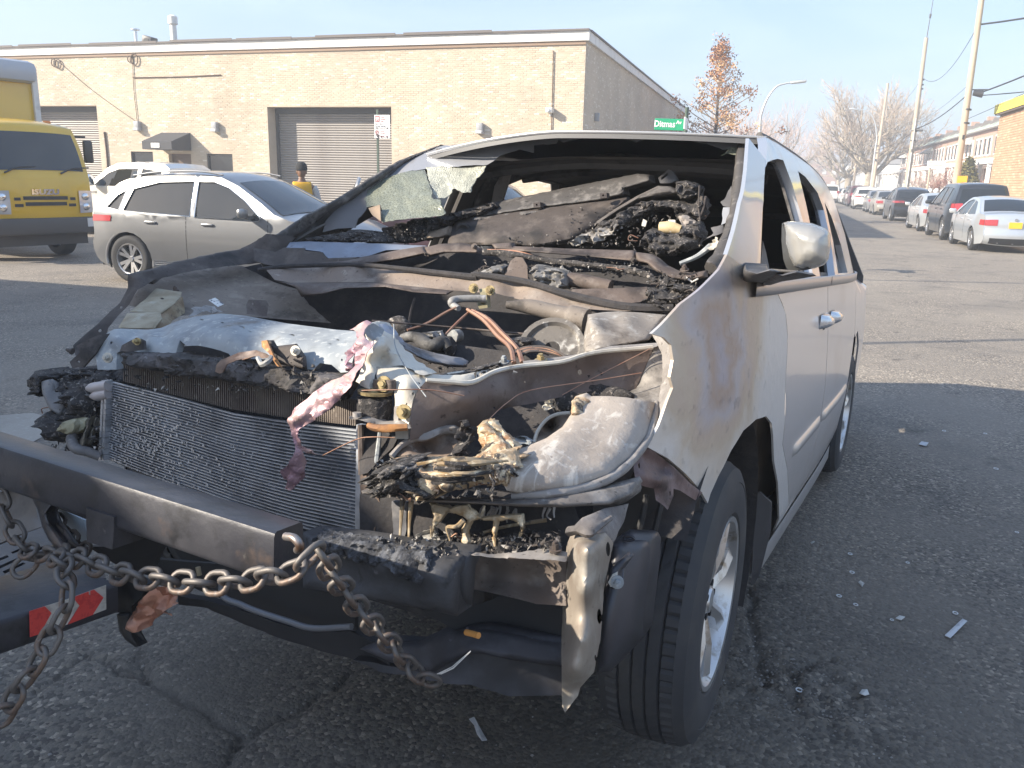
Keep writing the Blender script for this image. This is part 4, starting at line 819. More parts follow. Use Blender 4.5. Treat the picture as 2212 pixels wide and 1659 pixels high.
# maroon car seen through the broken windscreen, with its door open and driver beside it
mar = paint('maroon', (.12, .065, .08), .5)
MC = car('cross', 'maroon_car', 'maroon car seen through the broken windscreen with its driver door open', 'car', (-6.35, 14.5, 0), R(90), mar, None, 1.0, None, True, step=.1)
m = MB(); m.add([(-.95, .98, .35), (-1.02, .98, 1.05), (-.72, .70, 1.52), (-.68, -.1, 1.56), (-1.0, -.12, 1.02), (-.95, -.12, .35)], [(0, 1, 2, 3, 4, 5)])
door = MB(); ang = R(-62); hinge = Vector((-.93, .98, 0))
def dsw(p): q = Vector(p)-hinge; c_, s_ = math.cos(ang), math.sin(ang); return Vector((q.x*c_-q.y*s_, q.x*s_+q.y*c_, q.z))+hinge
fr_ = [(-.72, .45, 1.52), (-.68, -.1, 1.56), (-.9, -.12, 1.05), (-.93, -.12, .35), (-.93, .98, .35), (-.93, .98, 1.05), (-.72, .45, 1.52)]
o_ = panel('open_door', [(-.1, .35), (.95, .35), (.95, 1.04), (-.1, 1.04)], lambda y, z: dsw((-.93, y, z)), mar, MC, step=.3, th=.05, inward=(1, 0, 0))
tube3('door_frame', [dsw(p) for p in [(-.93, .95, 1.04), (-.8, .55, 1.4), (-.72, .3, 1.55), (-.72, -.05, 1.56), (-.88, -.1, 1.04)]], .035, greyp, MC, n=6)
# white pickup behind the silver crossover
PK = thing('white_pickup', 'white pickup truck parked facing left before the awning door', 'truck', (-15.8, 18.8, 0), R(90)); PK.scale = (.98, .98, .98)
pkp = paint('white_pickup_paint', (.72, .71, .68), .15)
def pk():
    t = PK; pr = [(-2.9, .55), (-2.95, .75), (-2.9, 1.28), (-1.25, 1.30), (-1.18, 1.75), (-1.0, 1.86), (-.2, 1.90), (.45, 1.86), (.75, 1.74), (1.35, 1.28), (1.6, 1.2), (2.5, 1.14), (2.75, 1.05), (2.85, .8), (2.8, .45)]
    def X(y, z): u = max(0, (z-1.25)/.65); return .98-.2*u-.12*max(0, abs(y)-2.0)**2
    wins = [[(-1.0, 1.3), (-.95, 1.68), (-.35, 1.74), (-.3, 1.28)], [(-.2, 1.28), (-.22, 1.74), (.4, 1.72), (.7, 1.62), (1.15, 1.28)]]
    mb = MB()
    for i in range(len(pr)-1):
        V = [(x*X(*p), p[0], p[1]+.03*(1-x*x)) for p in (pr[i], pr[i+1]) for x in (-1, -.6, 0, .6, 1)]; mb.add(V, [(j, 5+j, 6+j, j+1) for j in range(4)])
    def arch(yc): return [(yc+.5*math.cos(a), .42+.5*math.sin(a)) for a in np.linspace(-.1, math.pi+.1, 11)]
    out = pr+arch(1.75)+arch(-1.75)
    for s in (1, -1):
        vs, F, B = triang(out, wins, .15, 0, random.Random(1)); V = [(s*X(y, z), y, z) for y, z in vs]
        mb.add(V, [tuple(f) if ((Vector(V[f[1]])-Vector(V[f[0]])).cross(Vector(V[f[2]])-Vector(V[f[0]]))).x*s > 0 else tuple(reversed(f)) for f in F])
        for w in wins: panel('side_window', w, lambda y, z: (s*(X(y, z)-.012), y, z), car_glass, t, step=.3, th=.006, inward=(-s, 0, 0))
        for y in (1.75, -1.75): wheel(t, s*.95, y, .42, s, alloy, 5)
        m = MB(); m.box((s*1.12, 1.1, 1.42), (.22, .12, .3), bev=.05); m.build('side_mirror', chrome, t, sh=40)
    sharp(mb.build('body', pkp, t, True), 35)
    m = MB(); m.add([(-.7, 1.32, 1.33), (.7, 1.32, 1.33), (.6, .8, 1.735), (-.6, .8, 1.735)], [(0, 1, 2, 3)]); m.build('windshield', car_glass, t)
    m = MB(); m.box((0, 0, .6), (1.5, 5, .4)); m.build('underbody', under_m, t)
    m = MB(); m.box((.985, 1.2, 1.12), (.01, .3, .06)); m.box((-.985, 1.2, 1.12), (.01, .3, .06)); m.build('badge', chrome, t)
pk()
# ------------------------------------------------------------------ yellow box truck
yel = paint('truck_yellow', (.72, .44, .02), .0, .35); TK = thing('box_truck', 'yellow box truck with dark windshield parked at the left', 'truck', (-12.75, 12.25, 0), 0)
hd = R(105); TK.rotation_euler = (0, 0, R(-105))   # +y of the truck points along its heading
def truck(t, ym):
    # cab: local +y forward, front face at y=0, x right
    prof = [(-1.75, .95), (-1.75, 2.35), (-1.5, 2.44), (-.75, 2.45), (-.42, 2.40), (-.30, 2.28), (-.08, 1.58), (-.02, 1.42), (.0, 1.0), (-.02, .78)]
    def X(y, z): u = max(0, (z-1.45)/1.0); e = max(0, y+.45)/.45; return 1.0-.13*u*u-.05*u-.10*e**2
    pf = catmull([(a, b, 0) for a, b in prof], 3)[:, :2]; N = len(pf); xs = [-1, -.94, -.8, -.4, 0, .4, .8, .94, 1]
    def S(i, xf, off=0):
        i0 = int(min(N-2, max(0, math.floor(i)))); f = i-i0; p = pf[i0]*(1-f)+pf[i0+1]*f; a = pf[max(0, i0-1)]; b = pf[min(N-1, i0+2)]; d = b-a; n = np.array([-d[1], d[0]])/np.hypot(*d)
        c = .07*(1-abs(xf)**2.5)+off; return (xf*X(*p), p[0]+n[0]*c, p[1]+n[1]*c)
    mb = MB(); mb.add([S(i, x) for i in range(N) for x in xs], [(i*9+j, (i+1)*9+j, (i+1)*9+j+1, i*9+j+1) for i in range(N-1) for j in range(8)])
    out = [tuple(p) for p in pf]+[(-.5, .78)]+[(-1.0+.5*math.cos(a), .6+.5*math.sin(a)) for a in np.linspace(.4, 2.7, 8)]; win_ = [(-1.45, 1.5), (-1.4, 2.2), (-.55, 2.2), (-.25, 1.5)]
    for s in (1, -1):
        vs, F, B = triang(out, [win_], .15, 0, random.Random(1)); V = [(s*X(y, z), y, z) for y, z in vs]
        mb.add(V, [tuple(f) if ((Vector(V[f[1]])-Vector(V[f[0]])).cross(Vector(V[f[2]])-Vector(V[f[0]]))).x*s > 0 else tuple(reversed(f)) for f in F])
        panel('side_window', win_, lambda y, z: (s*(X(y, z)-.012), y, z), car_glass, t, step=.3, th=.006, inward=(-s, 0, 0))
    sharp(mb.build('cab', ym, t, True), 35)
    iz = lambda z: next((i+(pf[i][1]-z)/max(1e-6, pf[i][1]-pf[i+1][1]) for i in range(9, N-1) if pf[i][1] >= z >= pf[i+1][1]), N-1)
    V, F = grid_geo(lambda u, v: S(iz(v), u, .008), np.linspace(-.9, .9, 11), np.linspace(1.60, 2.26, 6)); mo('windshield', V, F, car_glass, t, True)
    def strip(nm, x0, x1, z0, z1, m, off=.012, sk=0):
        V, F = grid_geo(lambda u, v: S(iz(v+sk*(u-x0)), u, off), np.linspace(x0, x1, 8), np.linspace(z0, z1, 3)); return mo(nm, V, F, m, t, True)
    for (x0, x1, z0, z1) in ((-.45, .45, 1.10, 1.16), (-.42, .42, 1.00, 1.06), (-.62, -.5, 1.09, 1.14), (.5, .62, 1.09, 1.14), (-.62, -.46, .98, 1.03), (.46, .62, .98, 1.03)): strip('grille_slot', x0, x1, z0, z1, black)
    text_mesh('lettering', 'ISUZU', .125, chrome, t, .008, (0, .075, 1.235), (R(90), 0, R(180)), sx=1.45, bold=.006)
    for s in (1, -1):
        hl = MB(); V, F = grid_geo(lambda u, v: S(iz(v), s*u, .02), np.linspace(.70, 1.0, 5), np.linspace(.86, 1.26, 5)); hl.add(V, F if s > 0 else [tuple(reversed(f)) for f in F])
        V, F = grid_geo(lambda u, v: (s*(X(u, v)+.015), u, v), np.linspace(-.38, .0, 4), np.linspace(.9, 1.24, 4)); hl.add(V, F if s > 0 else [tuple(reversed(f)) for f in F])
        h = hl.build('headlight', clear_lens, t, True); p = S(iz(1.13), s*.84, .0); 
        for z in (1.15, .97): p = S(iz(z), s*.84, .035); blob('lamp_bulb', p, (.07, .03, .07), chrome, h, 0, 1, 0, 2)
        m = MB(); m.box((s*1.16, -.38, 1.98), (.18, .08, .42), bev=.03); m.box((s*1.02, -.42, 2.25), (.25, .04, .04)); m.build('side_mirror', black, t, sh=40)
        for z in (0, 1): pass
        m = MB(); m.box((s*.55, -.62, 2.49), (.12, .08, .06), bev=.02); m.build('marker_lamp', M('amber_lens', (.75, .22, .03), .3), t)
        for y in (-1.0, -4.2): wheel(t, s*.93, y, .41, s, M('steel_rim', (.3, .3, .3), .5, .5), 5, .25)
        tube3('wiper', [(s*.5+.15, .02, 1.57), (s*.5-.1, -.015, 1.66), (s*.5-.42, -.02, 1.68)], [.018, .014, .01], black, t, n=5)
    m = MB(); m.box((.0, .05, 2.49), (.12, -.0+.08, .06)); 
    m = MB(); m.box((0, -.02, .63), (1.98, .24, .3), bev=.05); m.box((0, -.2, .4), (1.7, .1, .26)); m.build('bumper', M('bumper_grey', (.09, .085, .08), .6), t, sh=40)
    m = MB(); m.box((-.78, .105, .68), (.11, .01, .16)); m.build('tow_plate', trim_white, t)
    m = MB(); m.box((0, -3.6, .8), (.9, 5.5, .25)); m.box((0, -1.0, .62), (1.5, .2, .2)); m.build('chassis', under_m, t)
    m = MB(); m.box((0, -4.6, 2.25), (2.45, 5.0, 2.72), bev=.02); bx = m.build('cargo_box', ym, t, sh=40)
    m = MB()
    for s in (1, -1): m.box((s*1.2, -2.08, 2.25), (.11, .07, 2.66)); m.box((s*1.2, -4.6, .93), (.1, 5.0, .1))
    m.box((0, -2.08, .95), (2.3, .07, .12)); m.build('box_trim', trim_white, t)
    m = MB(); m.box((0, -2.15, 3.5), (2.47, .5, .42), bev=.14); m.build('nose_cone', M('cone_grey', (.42, .45, .5), .35), t, sh=40)
    m = MB()
    for i in range(3): m.box((.55+.12*i*0, -2.09, 3.0-.18*i), (.5-.1*(i > 1), .01, .09), Matrix.Rotation(R(0), 3, 'Y'))
    m.build('stripe_print', ink if 0 else black, t)
truck(TK, yel)
# ================================================================== burnt minivan
VAN = bpy.data.objects.new('burnt_minivan', None); COL.objects.link(VAN); VAN.matrix_world = VF.mat()
tag(VAN, 'silver minivan with a burnt-out stripped front end and broken windscreen', 'minivan')
# --- materials
def burnt(name, base, dark=(.02, .018, .018), light=(.36, .33, .30), lo=.5, lt=.62, rough=.75, metal=.2, sc=9):
    return M(name, base, rough, metal, layers=[(dark, sc*.6, lo, lo+.16), (tuple((a+b)/2 for a, b in zip(base, light)), sc*1.7, .5, .7), (light, sc*3.2, lt, lt+.1), (dark, sc*9, .6, .72)], bump=[(60, .35, .004), (12, .2, .01)])
soot = M('soot', (.032, .03, .032), .9, layers=[((.055, .049, .048), 14, .45, .65), ((.07, .062, .058), 60, .62, .74)], bump=[(70, .5, .006), (200, .4, .003)])
char = M('char', (.034, .031, .031), .85, layers=[((.075, .066, .061), 30, .5, .65), ((.26, .23, .21), 95, .57, .66), ((.40, .36, .32), 40, .62, .72)], bump=[(55, .9, .012), (180, .6, .005)])
brown = burnt('scorched_steel', (.115, .088, .075), (.035, .028, .026), (.27, .235, .21), .52, .64)
brownd = burnt('scorched_dark', (.075, .062, .056), (.024, .022, .022), (.17, .145, .13), .5, .66)
greyb = burnt('bare_ash_steel', (.26, .24, .225), (.10, .085, .075), (.42, .40, .38), .55, .62)
galv = M('bleached_tie_bar', (.31, .33, .34), .7, .1, layers=[((.22, .235, .25), 9, .46, .62), ((.50, .51, .49), 45, .56, .68), ((.15, .12, .095), 6, .56, .68), ((.14, .12, .11), 45, .66, .74)], bump=[(40, .25, .004)])
cream = M('bleached_cream', (.60, .56, .48), .6, .15, layers=[((.46, .42, .36), 9, .48, .66), ((.30, .25, .20), 30, .62, .74), ((.66, .63, .58), 22, .56, .7)], bump=[(45, .3, .004)])
tray = M('yellowed_steel', (.36, .31, .22), .65, .25, layers=[((.22, .17, .10), 8, .46, .66), ((.46, .43, .35), 14, .56, .7), ((.12, .09, .06), 20, .63, .74)], bump=[(40, .3, .005)])
rust = M('rust', (.36, .17, .06), .85, layers=[((.20, .10, .05), 25, .45, .62), ((.52, .32, .16), 40, .56, .68)], bump=(70, .6, .004))
brass = M('brass_bolt', (.42, .33, .17), .5, .6, layers=[((.20, .15, .08), 60, .46, .6)])
ash = M('ashed_headlamp', (.37, .32, .275), .8, 0, layers=[((.27, .23, .195), 6, .46, .66), ((.52, .475, .42), 13, .545, .64, (2.6, .8, .32), .9), ((.20, .165, .14), 4, .62, .76), ((.50, .46, .42), 45, .58, .70), ((.22, .19, .17), 80, .64, .72)], bump=[(30, .35, .006), (110, .3, .003)])
melt = M('melted_plastic', (.37, .265, .16), .5, 0, layers=[((.58, .49, .35), 22, .46, .60, (1, 1, .6), 1.5), ((.26, .13, .055), 30, .50, .62), ((.035, .03, .028), 17, .535, .60), ((.70, .61, .45), 60, .58, .68), ((.03, .026, .024), 70, .60, .68)], bump=[(30, .7, .01), (90, .5, .005)])
cremelt = M('cream_drips', (.30, .23, .145), .5, 0, layers=[((.26, .17, .08), 20, .48, .62), ((.60, .52, .38), 35, .52, .66), ((.05, .042, .035), 24, .56, .64)], bump=(50, .5, .006))
alu = M('condenser_alloy', (.60, .62, .66), .45, .75, layers=[((.30, .31, .34), 7, .48, .68), ((.12, .12, .13), 3, .58, .72)])
finm = M('condenser_fins', (.10, .11, .13), .6, .3, layers=[((.035, .037, .045), 4, .42, .6), ((.55, .56, .58), 120, .60, .68, (1, 1, .5)), ((.02, .02, .024), 5, .58, .7)], bump=[(300, .8, .003, (1, 1, .15))])
finb = M('radiator_fin_brown', (.19, .155, .13), .7, .3, layers=[((.10, .08, .07), 10, .45, .65), ((.30, .26, .22), 40, .6, .72)])
copper = M('copper_wire', (.36, .215, .15), .5, .6, layers=[((.30, .15, .10), 30, .5, .65)])
pinkfoil = M('pink_scorched_foil', (.50, .33, .33), .45, .35, layers=[((.36, .22, .26), 9, .45, .62), ((.62, .46, .38), 13, .52, .68), ((.42, .42, .48), 7, .6, .72), ((.20, .10, .08), 40, .62, .72)], bump=[(22, .6, .01), (80, .3, .004)])
vgrey = M('van_film_grey', (.33, .34, .36), .35, .2, layers=[((.45, .46, .48), 2, .4, .7), ((.22, .22, .23), 30, .62, .74)])
trimblk = M('scorched_trim', (.065, .06, .058), .6, layers=[((.17, .158, .15), 18, .52, .68), ((.02, .02, .02), 50, .6, .7)], bump=(60, .3, .004))
liner = M('burnt_liner', (.085, .078, .074), .9, layers=[((.12, .108, .10), 3, .45, .65), ((.05, .046, .044), 9, .55, .7)], bump=(30, .2, .006))
silverdoor = M('door_silver', (.80, .74, .71), .32, .55, coat=.6, layers=[((.60, .50, .44), 1.2, .50, .72, (1, .5, 1))], bump=(3, .03, .02))
def scorched_paint():
    m = bpy.data.materials.new('heat_scorched_paint'); m.use_nodes = True; t = m.node_tree; b = t.nodes['Principled BSDF']
    tc = t.nodes.new('ShaderNodeTexCoord'); n = t.nodes.new('ShaderNodeTexNoise'); n.inputs['Scale'].default_value = 5; n.inputs['Detail'].default_value = 6; n.inputs['Distortion'].default_value = .8; t.links.new(tc.outputs['Object'], n.inputs['Vector'])
    dst = t.nodes.new('ShaderNodeVectorMath'); dst.operation = 'DISTANCE'; dst.inputs[1].default_value = (.90, -.17, 1.06); t.links.new(tc.outputs['Object'], dst.inputs[0])
    ad = t.nodes.new('ShaderNodeMath'); ad.operation = 'MULTIPLY_ADD'; ad.inputs[1].default_value = .34; t.links.new(n.outputs['Fac'], ad.inputs[0]); t.links.new(dst.outputs['Value'], ad.inputs[2])
    r = t.nodes.new('ShaderNodeValToRGB'); e = r.color_ramp.elements; e[0].position = .08; e[0].color = (.36, .38, .44, 1); e[1].position = .56; e[1].color = (.64, .62, .60, 1)
    for p, c in ((.15, (.40, .41, .47)), (.21, (.42, .39, .43)), (.26, (.42, .33, .28)), (.31, (.47, .44, .46)), (.37, (.52, .43, .36)), (.42, (.54, .46, .37)), (.47, (.60, .55, .49))):
        x = e.new(p); x.color = (*c, 1)
    t.links.new(ad.outputs[0], r.inputs[0])
    n2 = t.nodes.new('ShaderNodeTexNoise'); n2.inputs['Scale'].default_value = 26; n2.inputs['Detail'].default_value = 8; t.links.new(tc.outputs['Object'], n2.inputs['Vector'])
    mr = t.nodes.new('ShaderNodeMapRange'); mr.inputs['From Min'].default_value = .60; mr.inputs['From Max'].default_value = .70; t.links.new(n2.outputs['Fac'], mr.inputs['Value'])
    x = t.nodes.new('ShaderNodeMixRGB'); x.inputs[2].default_value = (.12, .10, .10, 1); mm = t.nodes.new('ShaderNodeMath'); mm.operation = 'MULTIPLY'; mm.inputs[1].default_value = .32
    md = t.nodes.new('ShaderNodeMapRange'); md.inputs['From Min'].default_value = .55; md.inputs['From Max'].default_value = .25; t.links.new(dst.outputs['Value'], md.inputs['Value'])
    t.links.new(mr.outputs[0], mm.inputs[0]); m3 = t.nodes.new('ShaderNodeMath'); m3.operation = 'MULTIPLY'; t.links.new(mm.outputs[0], m3.inputs[0]); t.links.new(md.outputs[0], m3.inputs[1])
    t.links.new(m3.outputs[0], x.inputs[0]); t.links.new(r.outputs[0], x.inputs[1]); t.links.new(x.outputs[0], b.inputs['Base Color'])
    b.inputs['Metallic'].default_value = .45; b.inputs['Roughness'].default_value = .44
    bp = t.nodes.new('ShaderNodeBump'); bp.inputs['Strength'].default_value = .22; bp.inputs['Distance'].default_value = .01; t.links.new(n2.outputs['Fac'], bp.inputs['Height']); t.links.new(bp.outputs[0], b.inputs['Normal'])
    return m
scorch = scorched_paint()
wspaint = M('van_roof_silver', (.50, .51, .54), .3, .5, coat=.5)
# --- body side surface
ZT = np.array([[.10, .86], [.22, .90], [.35, .945], [.55, .968], [.75, .973], [.95, .962], [1.10, .947], [1.165, .94], [1.40, .86], [1.60, .775], [1.68, .72], [1.75, .62]])
def SX(y, z):
    x = float(np.interp(z, ZT[:, 0], ZT[:, 1])); 
    if y < .25: x -= .13*((.25-y)/.85)**2
    if y > 2.0: x -= (.05 if z > 1.1 else .022)*((y-2.0)/1.0)**1.6
    return x
def S(px, py, s=1):
    x = .94*s
    for _ in range(40):
        p = VF.at(px, py, 0, x); x = .6*x+.4*SX(p[1], p[2])*s
    return (float(p[1]), float(p[2]))
def side(y, z): return (SX(y, z), y, z)
def sideL(y, z, off=0):
    kk = min(1.25, max(0, 1-(y-.93)/1.3)); t = max(0, (z-1.165)/.48); return (-SX(y, z)*(1-.15*kk*t)+off, y, z-.085*kk*t)
def SP(*pts): return [S(*p) if len(p) == 2 else p[:2] for p in pts]
def sidepanel(name, pts, m, holes=(), step=.05, th=.006, off=0, parent=VAN, **k):
    return panel(name, pts, lambda y, z: (SX(y, z)+off, y, z), m, parent, holes, step, th, (-1, 0, 0), **k)
# fender
fend = SP((1571, 550), (1554, 582), (1512, 625), (1470, 657), (1428, 703), (1408, 721), (1434, 729), (1450, 745), (1455, 778), (1448, 815), (1454, 838), (1443, 865), (1424, 919), (1399, 966), (1443, 990), (1481, 1023), (1514, 1061), (1529, 1087), (1535, 1066), (1552, 1028), (1579, 974), (1606, 930), (1633, 906), (1655, 899), (1667, 914), (1672, 995), (1665, 1165), (1688, 1128), (1690, 960), (1696, 859), (1697, 810), (1700, 758), (1701, 726), (1697, 677), (1678, 630), (1637, 631), (1631, 595))
sidepanel('front_fender', fend, scorch, step=.03, rag=.0)
ft = [(1571, 550, .78), (1554, 582, .80), (1512, 625, .80), (1470, 657, .80), (1428, 703, .80), (1408, 721, .80)]
# front return flange of the fender
sheet('fender_flange', VF, [(1434, 729, -.245), (1450, 745, -.28), (1455, 778, -.30), (1448, 815, -.33), (1452, 838, -.36), (1443, 865, -.40), (1424, 919, -.44), (1399, 966, -.48), (1390, 960, -.45), (1412, 905, -.40), (1425, 850, -.34), (1432, 800, -.28), (1428, 760, -.24), (1408, 721, -.22)], greyb, VAN, step=9, rag=1.5)
# A pillar and roof rail
pil = SP((1618, 299), (1613, 368), (1600, 439), (1587, 498), (1571, 550), (1631, 595), (1642, 498), (1650, 400), (1654, 345))
sidepanel('a_pillar', pil, M('pillar_silver', (.50, .51, .53), .42, .5, coat=.6, layers=[((.45, .40, .38), 3, .55, .75)]), step=.04, th=.01)
roofl = [(.93, 1.648), (1.2, 1.662), (1.8, 1.672), (2.6, 1.665), (3.3, 1.64), (3.95, 1.58)]
win1 = SP((1652, 365), (1658, 350), (1668, 346), (1680, 343), (1692, 346), (1712, 400), (1735, 480), (1751, 560), (1756, 596), (1641, 614), (1643, 560), (1648, 440))
win2 = SP((1724, 370), (1740, 382), (1766, 416), (1780, 454), (1795, 522), (1804, 598), (1772, 598), (1758, 520), (1741, 440))
win3 = [(a, max(1.19, b)) for a, b in SP((1781, 436), (1796, 468), (1817, 530), (1832, 594), (1812, 597), (1800, 522))]
up = SP((1637, 622), (1631, 595), (1642, 498), (1650, 400), (1656, 330))+roofl+[(4.02, 1.40), (4.08, 1.165), (2.0, 1.165), (.4, 1.163)]
sidepanel('window_frame', up, M('frame_silver', (.52, .52, .53), .28, .6, coat=.6, layers=[((.40, .28, .2), 2.5, .56, .75)]), holes=[win1, win2, win3], step=.06, th=.03)
for w, nm in ((win1, 1), (win2, 2), (win3, 3)):
    c = np.mean(w, 0); w2 = [tuple(c+(np.array(p)-c)*1.05) for p in w]; w3 = [tuple(c+(np.array(p)-c)*.93) for p in w]
    panel('window_seal', w2, lambda y, z: (SX(y, z)-.028, y, z), trimblk, VAN, [w3], .08, .01, (-1, 0, 0))
panel('quarter_glass', SP((1812, 597), (1806, 560), (1812, 540), (1822, 562), (1831, 592)), lambda y, z: (SX(y, z)-.024, y, z), glass('tinted_glass', (.03, .03, .035), .8), VAN, step=.2, th=.004, inward=(-1, 0, 0), rag=.03)
m = MB()
for y0, y1 in ((.02, 1.42), (1.44, 2.66), (2.68, 4.05)):
    V, F = grid_geo(lambda u, v: (SX(u, 1.16)+[0, .014, .014, 0][v], u, 1.146+[-.002, .0, .036, .038][v]), list(np.linspace(y0, y1, 10)), [0, 1, 2, 3]); m.add(V, F)
m.build('belt_moulding', M('belt_trim', (.42, .38, .36), .35, .6), VAN, True)
# doors
gy = lambda z: float(np.interp(z, [.25, .55, .8, 1.03, 1.16], [.80, .735, .625, .505, .33]))
GP = SP((1678, 631), (1689, 655), (1697, 680), (1701, 726), (1700, 758), (1697, 810), (1696, 859), (1690, 960), (1688, 1128))
fd = [(y+.007, min(z, 1.158)) for y, z in GP]+[(GP[-1][0]+.03, .26)]+[(1.47, .25), (1.49, .6), (1.45, 1.0), (1.42, 1.158)]
d1 = sidepanel('front_door', fd, silverdoor, step=.07, th=.02)
sl_ = [(1.432, 1.158), (1.462, 1.0), (1.502, .6), (1.482, .25), (2.50, .25), (2.52, .5), (2.60, .72), (2.72, .86), (2.72, 1.158)]
d2 = sidepanel('sliding_door', sl_, silverdoor, step=.07, th=.02)
rq = [(2.732, 1.15), (2.732, .865), (2.82, .84), (3.05, .86), (3.28, .76), (3.40, .55), (3.42, .30), (3.9, .34), (4.12, .40), (4.16, .62), (4.10, .9), (4.07, 1.15)]
sidepanel('rear_quarter', [(2.512, .25), (2.532, .5), (2.61, .715)]+[(2.62, .60), (2.60, .25)], silverdoor, step=.07, th=.01)
sidepanel('rear_quarter', rq, silverdoor, step=.07, th=.01)
for dpar, y in ((d1, 1.30), (d2, 1.60)):
    m = MB(); x = SX(y, 1.02); m.add(*grid_geo(lambda u, v: (x+.004+.038*math.sin(math.pi*v/6)*max(0, 1-abs(u)**3), y+u*.10, 1.015+.026*math.cos(math.pi*v/6)), list(np.linspace(-1, 1, 9)), list(range(7)))); h = m.build('door_handle', chrome if 0 else M('handle_silver', (.60, .62, .66), .18, .7, coat=.8), dpar, True)
    m = MB(); m.box((x+.002, y+.03, 1.0), (.004, .06, .05)); m.build('handle_recess', gap_m, dpar)
for y0, y1, par in ((.80, 1.455, d1), (1.53, 2.50, d2)):
    V, F = grid_geo(lambda u, v: (SX(u, .60)+[-.004, .009, .011, .008, -.004][v]*min(1, (u-y0+.004)/.05, (y1-u+.004)/.05), u, .585+[-.002, .004, .02, .036, .042][v]), [y0, y0+.02, y0+.05]+list(np.linspace(y0+.1, y1-.06, 6))+[y1-.02, y1], range(5)); mo('side_moulding', V, F, M('moulding_silver', (.56, .54, .52), .35, .5, coat=.4), par, True)
m = MB(); V, F = grid_geo(lambda u, v: (SX(u, .25)+[.012, .012, -.04, -.12][v], u, [.27, .20, .16, .15][v]), list(np.linspace(.74, 2.6, 14)), range(4)); m.add(V, [tuple(reversed(f)) for f in F]); m.build('rocker_sill', M('sill_silver', (.46, .44, .43), .4, .4), VAN, True)
# mirror
mz = lambda px, py, x: VF.at(px, py, 0, x)
msh = M('mirror_silver', (.72, .70, .66), .26, .45, coat=.8)
mirror = sheet('side_mirror', VF, [(1690, 482, .10), (1702, 478, .09), (1725, 479, .08), (1755, 482, .08), (1785, 494, .08), (1794, 505, .08), (1795, 530, .08), (1790, 560, .08), (1781, 572, .08), (1760, 580, .08), (1735, 583, .08), (1714, 576, .08), (1703, 555, .09), (1694, 525, .10)], msh, VAN, ax=1, th=-.0, bulge=.10, bw=38, step=8, ang=75)
sheet('mirror_dark_side', VF, [(1689, 482, .06), (1697, 500, .045), (1712, 535, .03), (1732, 566, .02), (1750, 580, .03), (1735, 584, .05), (1714, 584, .08), (1700, 583, .10), (1692, 560, .09), (1688, 520, .08)], M('mirror_dark_grey', (.07, .07, .068), .5), mirror, ax=1, th=.04, step=8)  # darker piece over the lower left of the mirror cap
sheet('mirror_arm', VF, [(1642, 598, .93), (1656, 570, .96), (1664, 585, 1.0), (1690, 592, 1.05), (1720, 584, 1.08), (1755, 590, 1.1), (1764, 596, 1.1), (1730, 602, 1.06), (1690, 608, 1.02), (1664, 616, .96), (1646, 616, .94)], trimblk, mirror, ax=0, th=.05, bulge=.02, bw=10, step=7)
sheet('mirror_sail', VF, [(1641, 598, .925), (1648, 520, .90), (1655, 545, .90), (1662, 580, .92), (1680, 598, .93), (1668, 612, .935), (1643, 616, .93)], trimblk, mirror, ax=0, th=.02, step=9)
# roof
def roofz(x, y):
    ye = float(np.interp(y, [r[0] for r in roofl], [r[1] for r in roofl])); w = SX(y, ye)-.0; c = float(np.interp(y, [.9, 1.5, 2.6, 4], [.008, .04, .055, .05])); return ye+c*(1-(abs(x)/w)**2.2)-.085*max(0, -x/w)**1.35*max(0, 1-(y-.93)/1.2)
def roofp(u, y):
    ye = float(np.interp(y, [r[0] for r in roofl], [r[1] for r in roofl])); w = SX(y, ye)+.004; kk = max(0, 1-(y-.93)/1.3); x = u*w*(1-.15*kk if u < 0 else 1); return (x, y-.0+.10*(abs(u)**2)*max(0, 1-(y-.9)/.5)*1.0-.10*max(0, 1-(y-.9)/.5), roofz(x, y))
ys = list(np.linspace(.93, 1.5, 8))+list(np.linspace(1.7, 3.98, 10)); us = list(np.linspace(-1, 1, 25))
V, F = grid_geo(lambda u, y: roofp(u, y), us, ys); n = len(V); V2 = [(p[0], p[1]+.02, p[2]-.012) for p in V]
mo('roof', V+V2, F+[tuple(reversed([i+n for i in f])) for f in F]+[(i+1, i, i+n, i+1+n) for i in range(24)], wspaint, VAN, True)
V, F = grid_geo(lambda u, v: (roofp(u, .93)[0]*(.97+.02*v), roofp(u, .93)[1]+.012-.004*(1-v), roofp(u, .93)[2]-.010-.016*(1-v)), us, [0, 1]); mo('windscreen_header', V, F, M('header_grey', (.10, .10, .105), .6, .1), VAN, True)
for s in (1, -1): tube3('roof_moulding', [(roofp(s*.955, y)[0], roofp(s*.955, y)[1]+.01, roofp(s*.955, y)[2]+.006) for y in np.linspace(.98, 3.9, 12)], .012, trimblk, VAN, n=6)
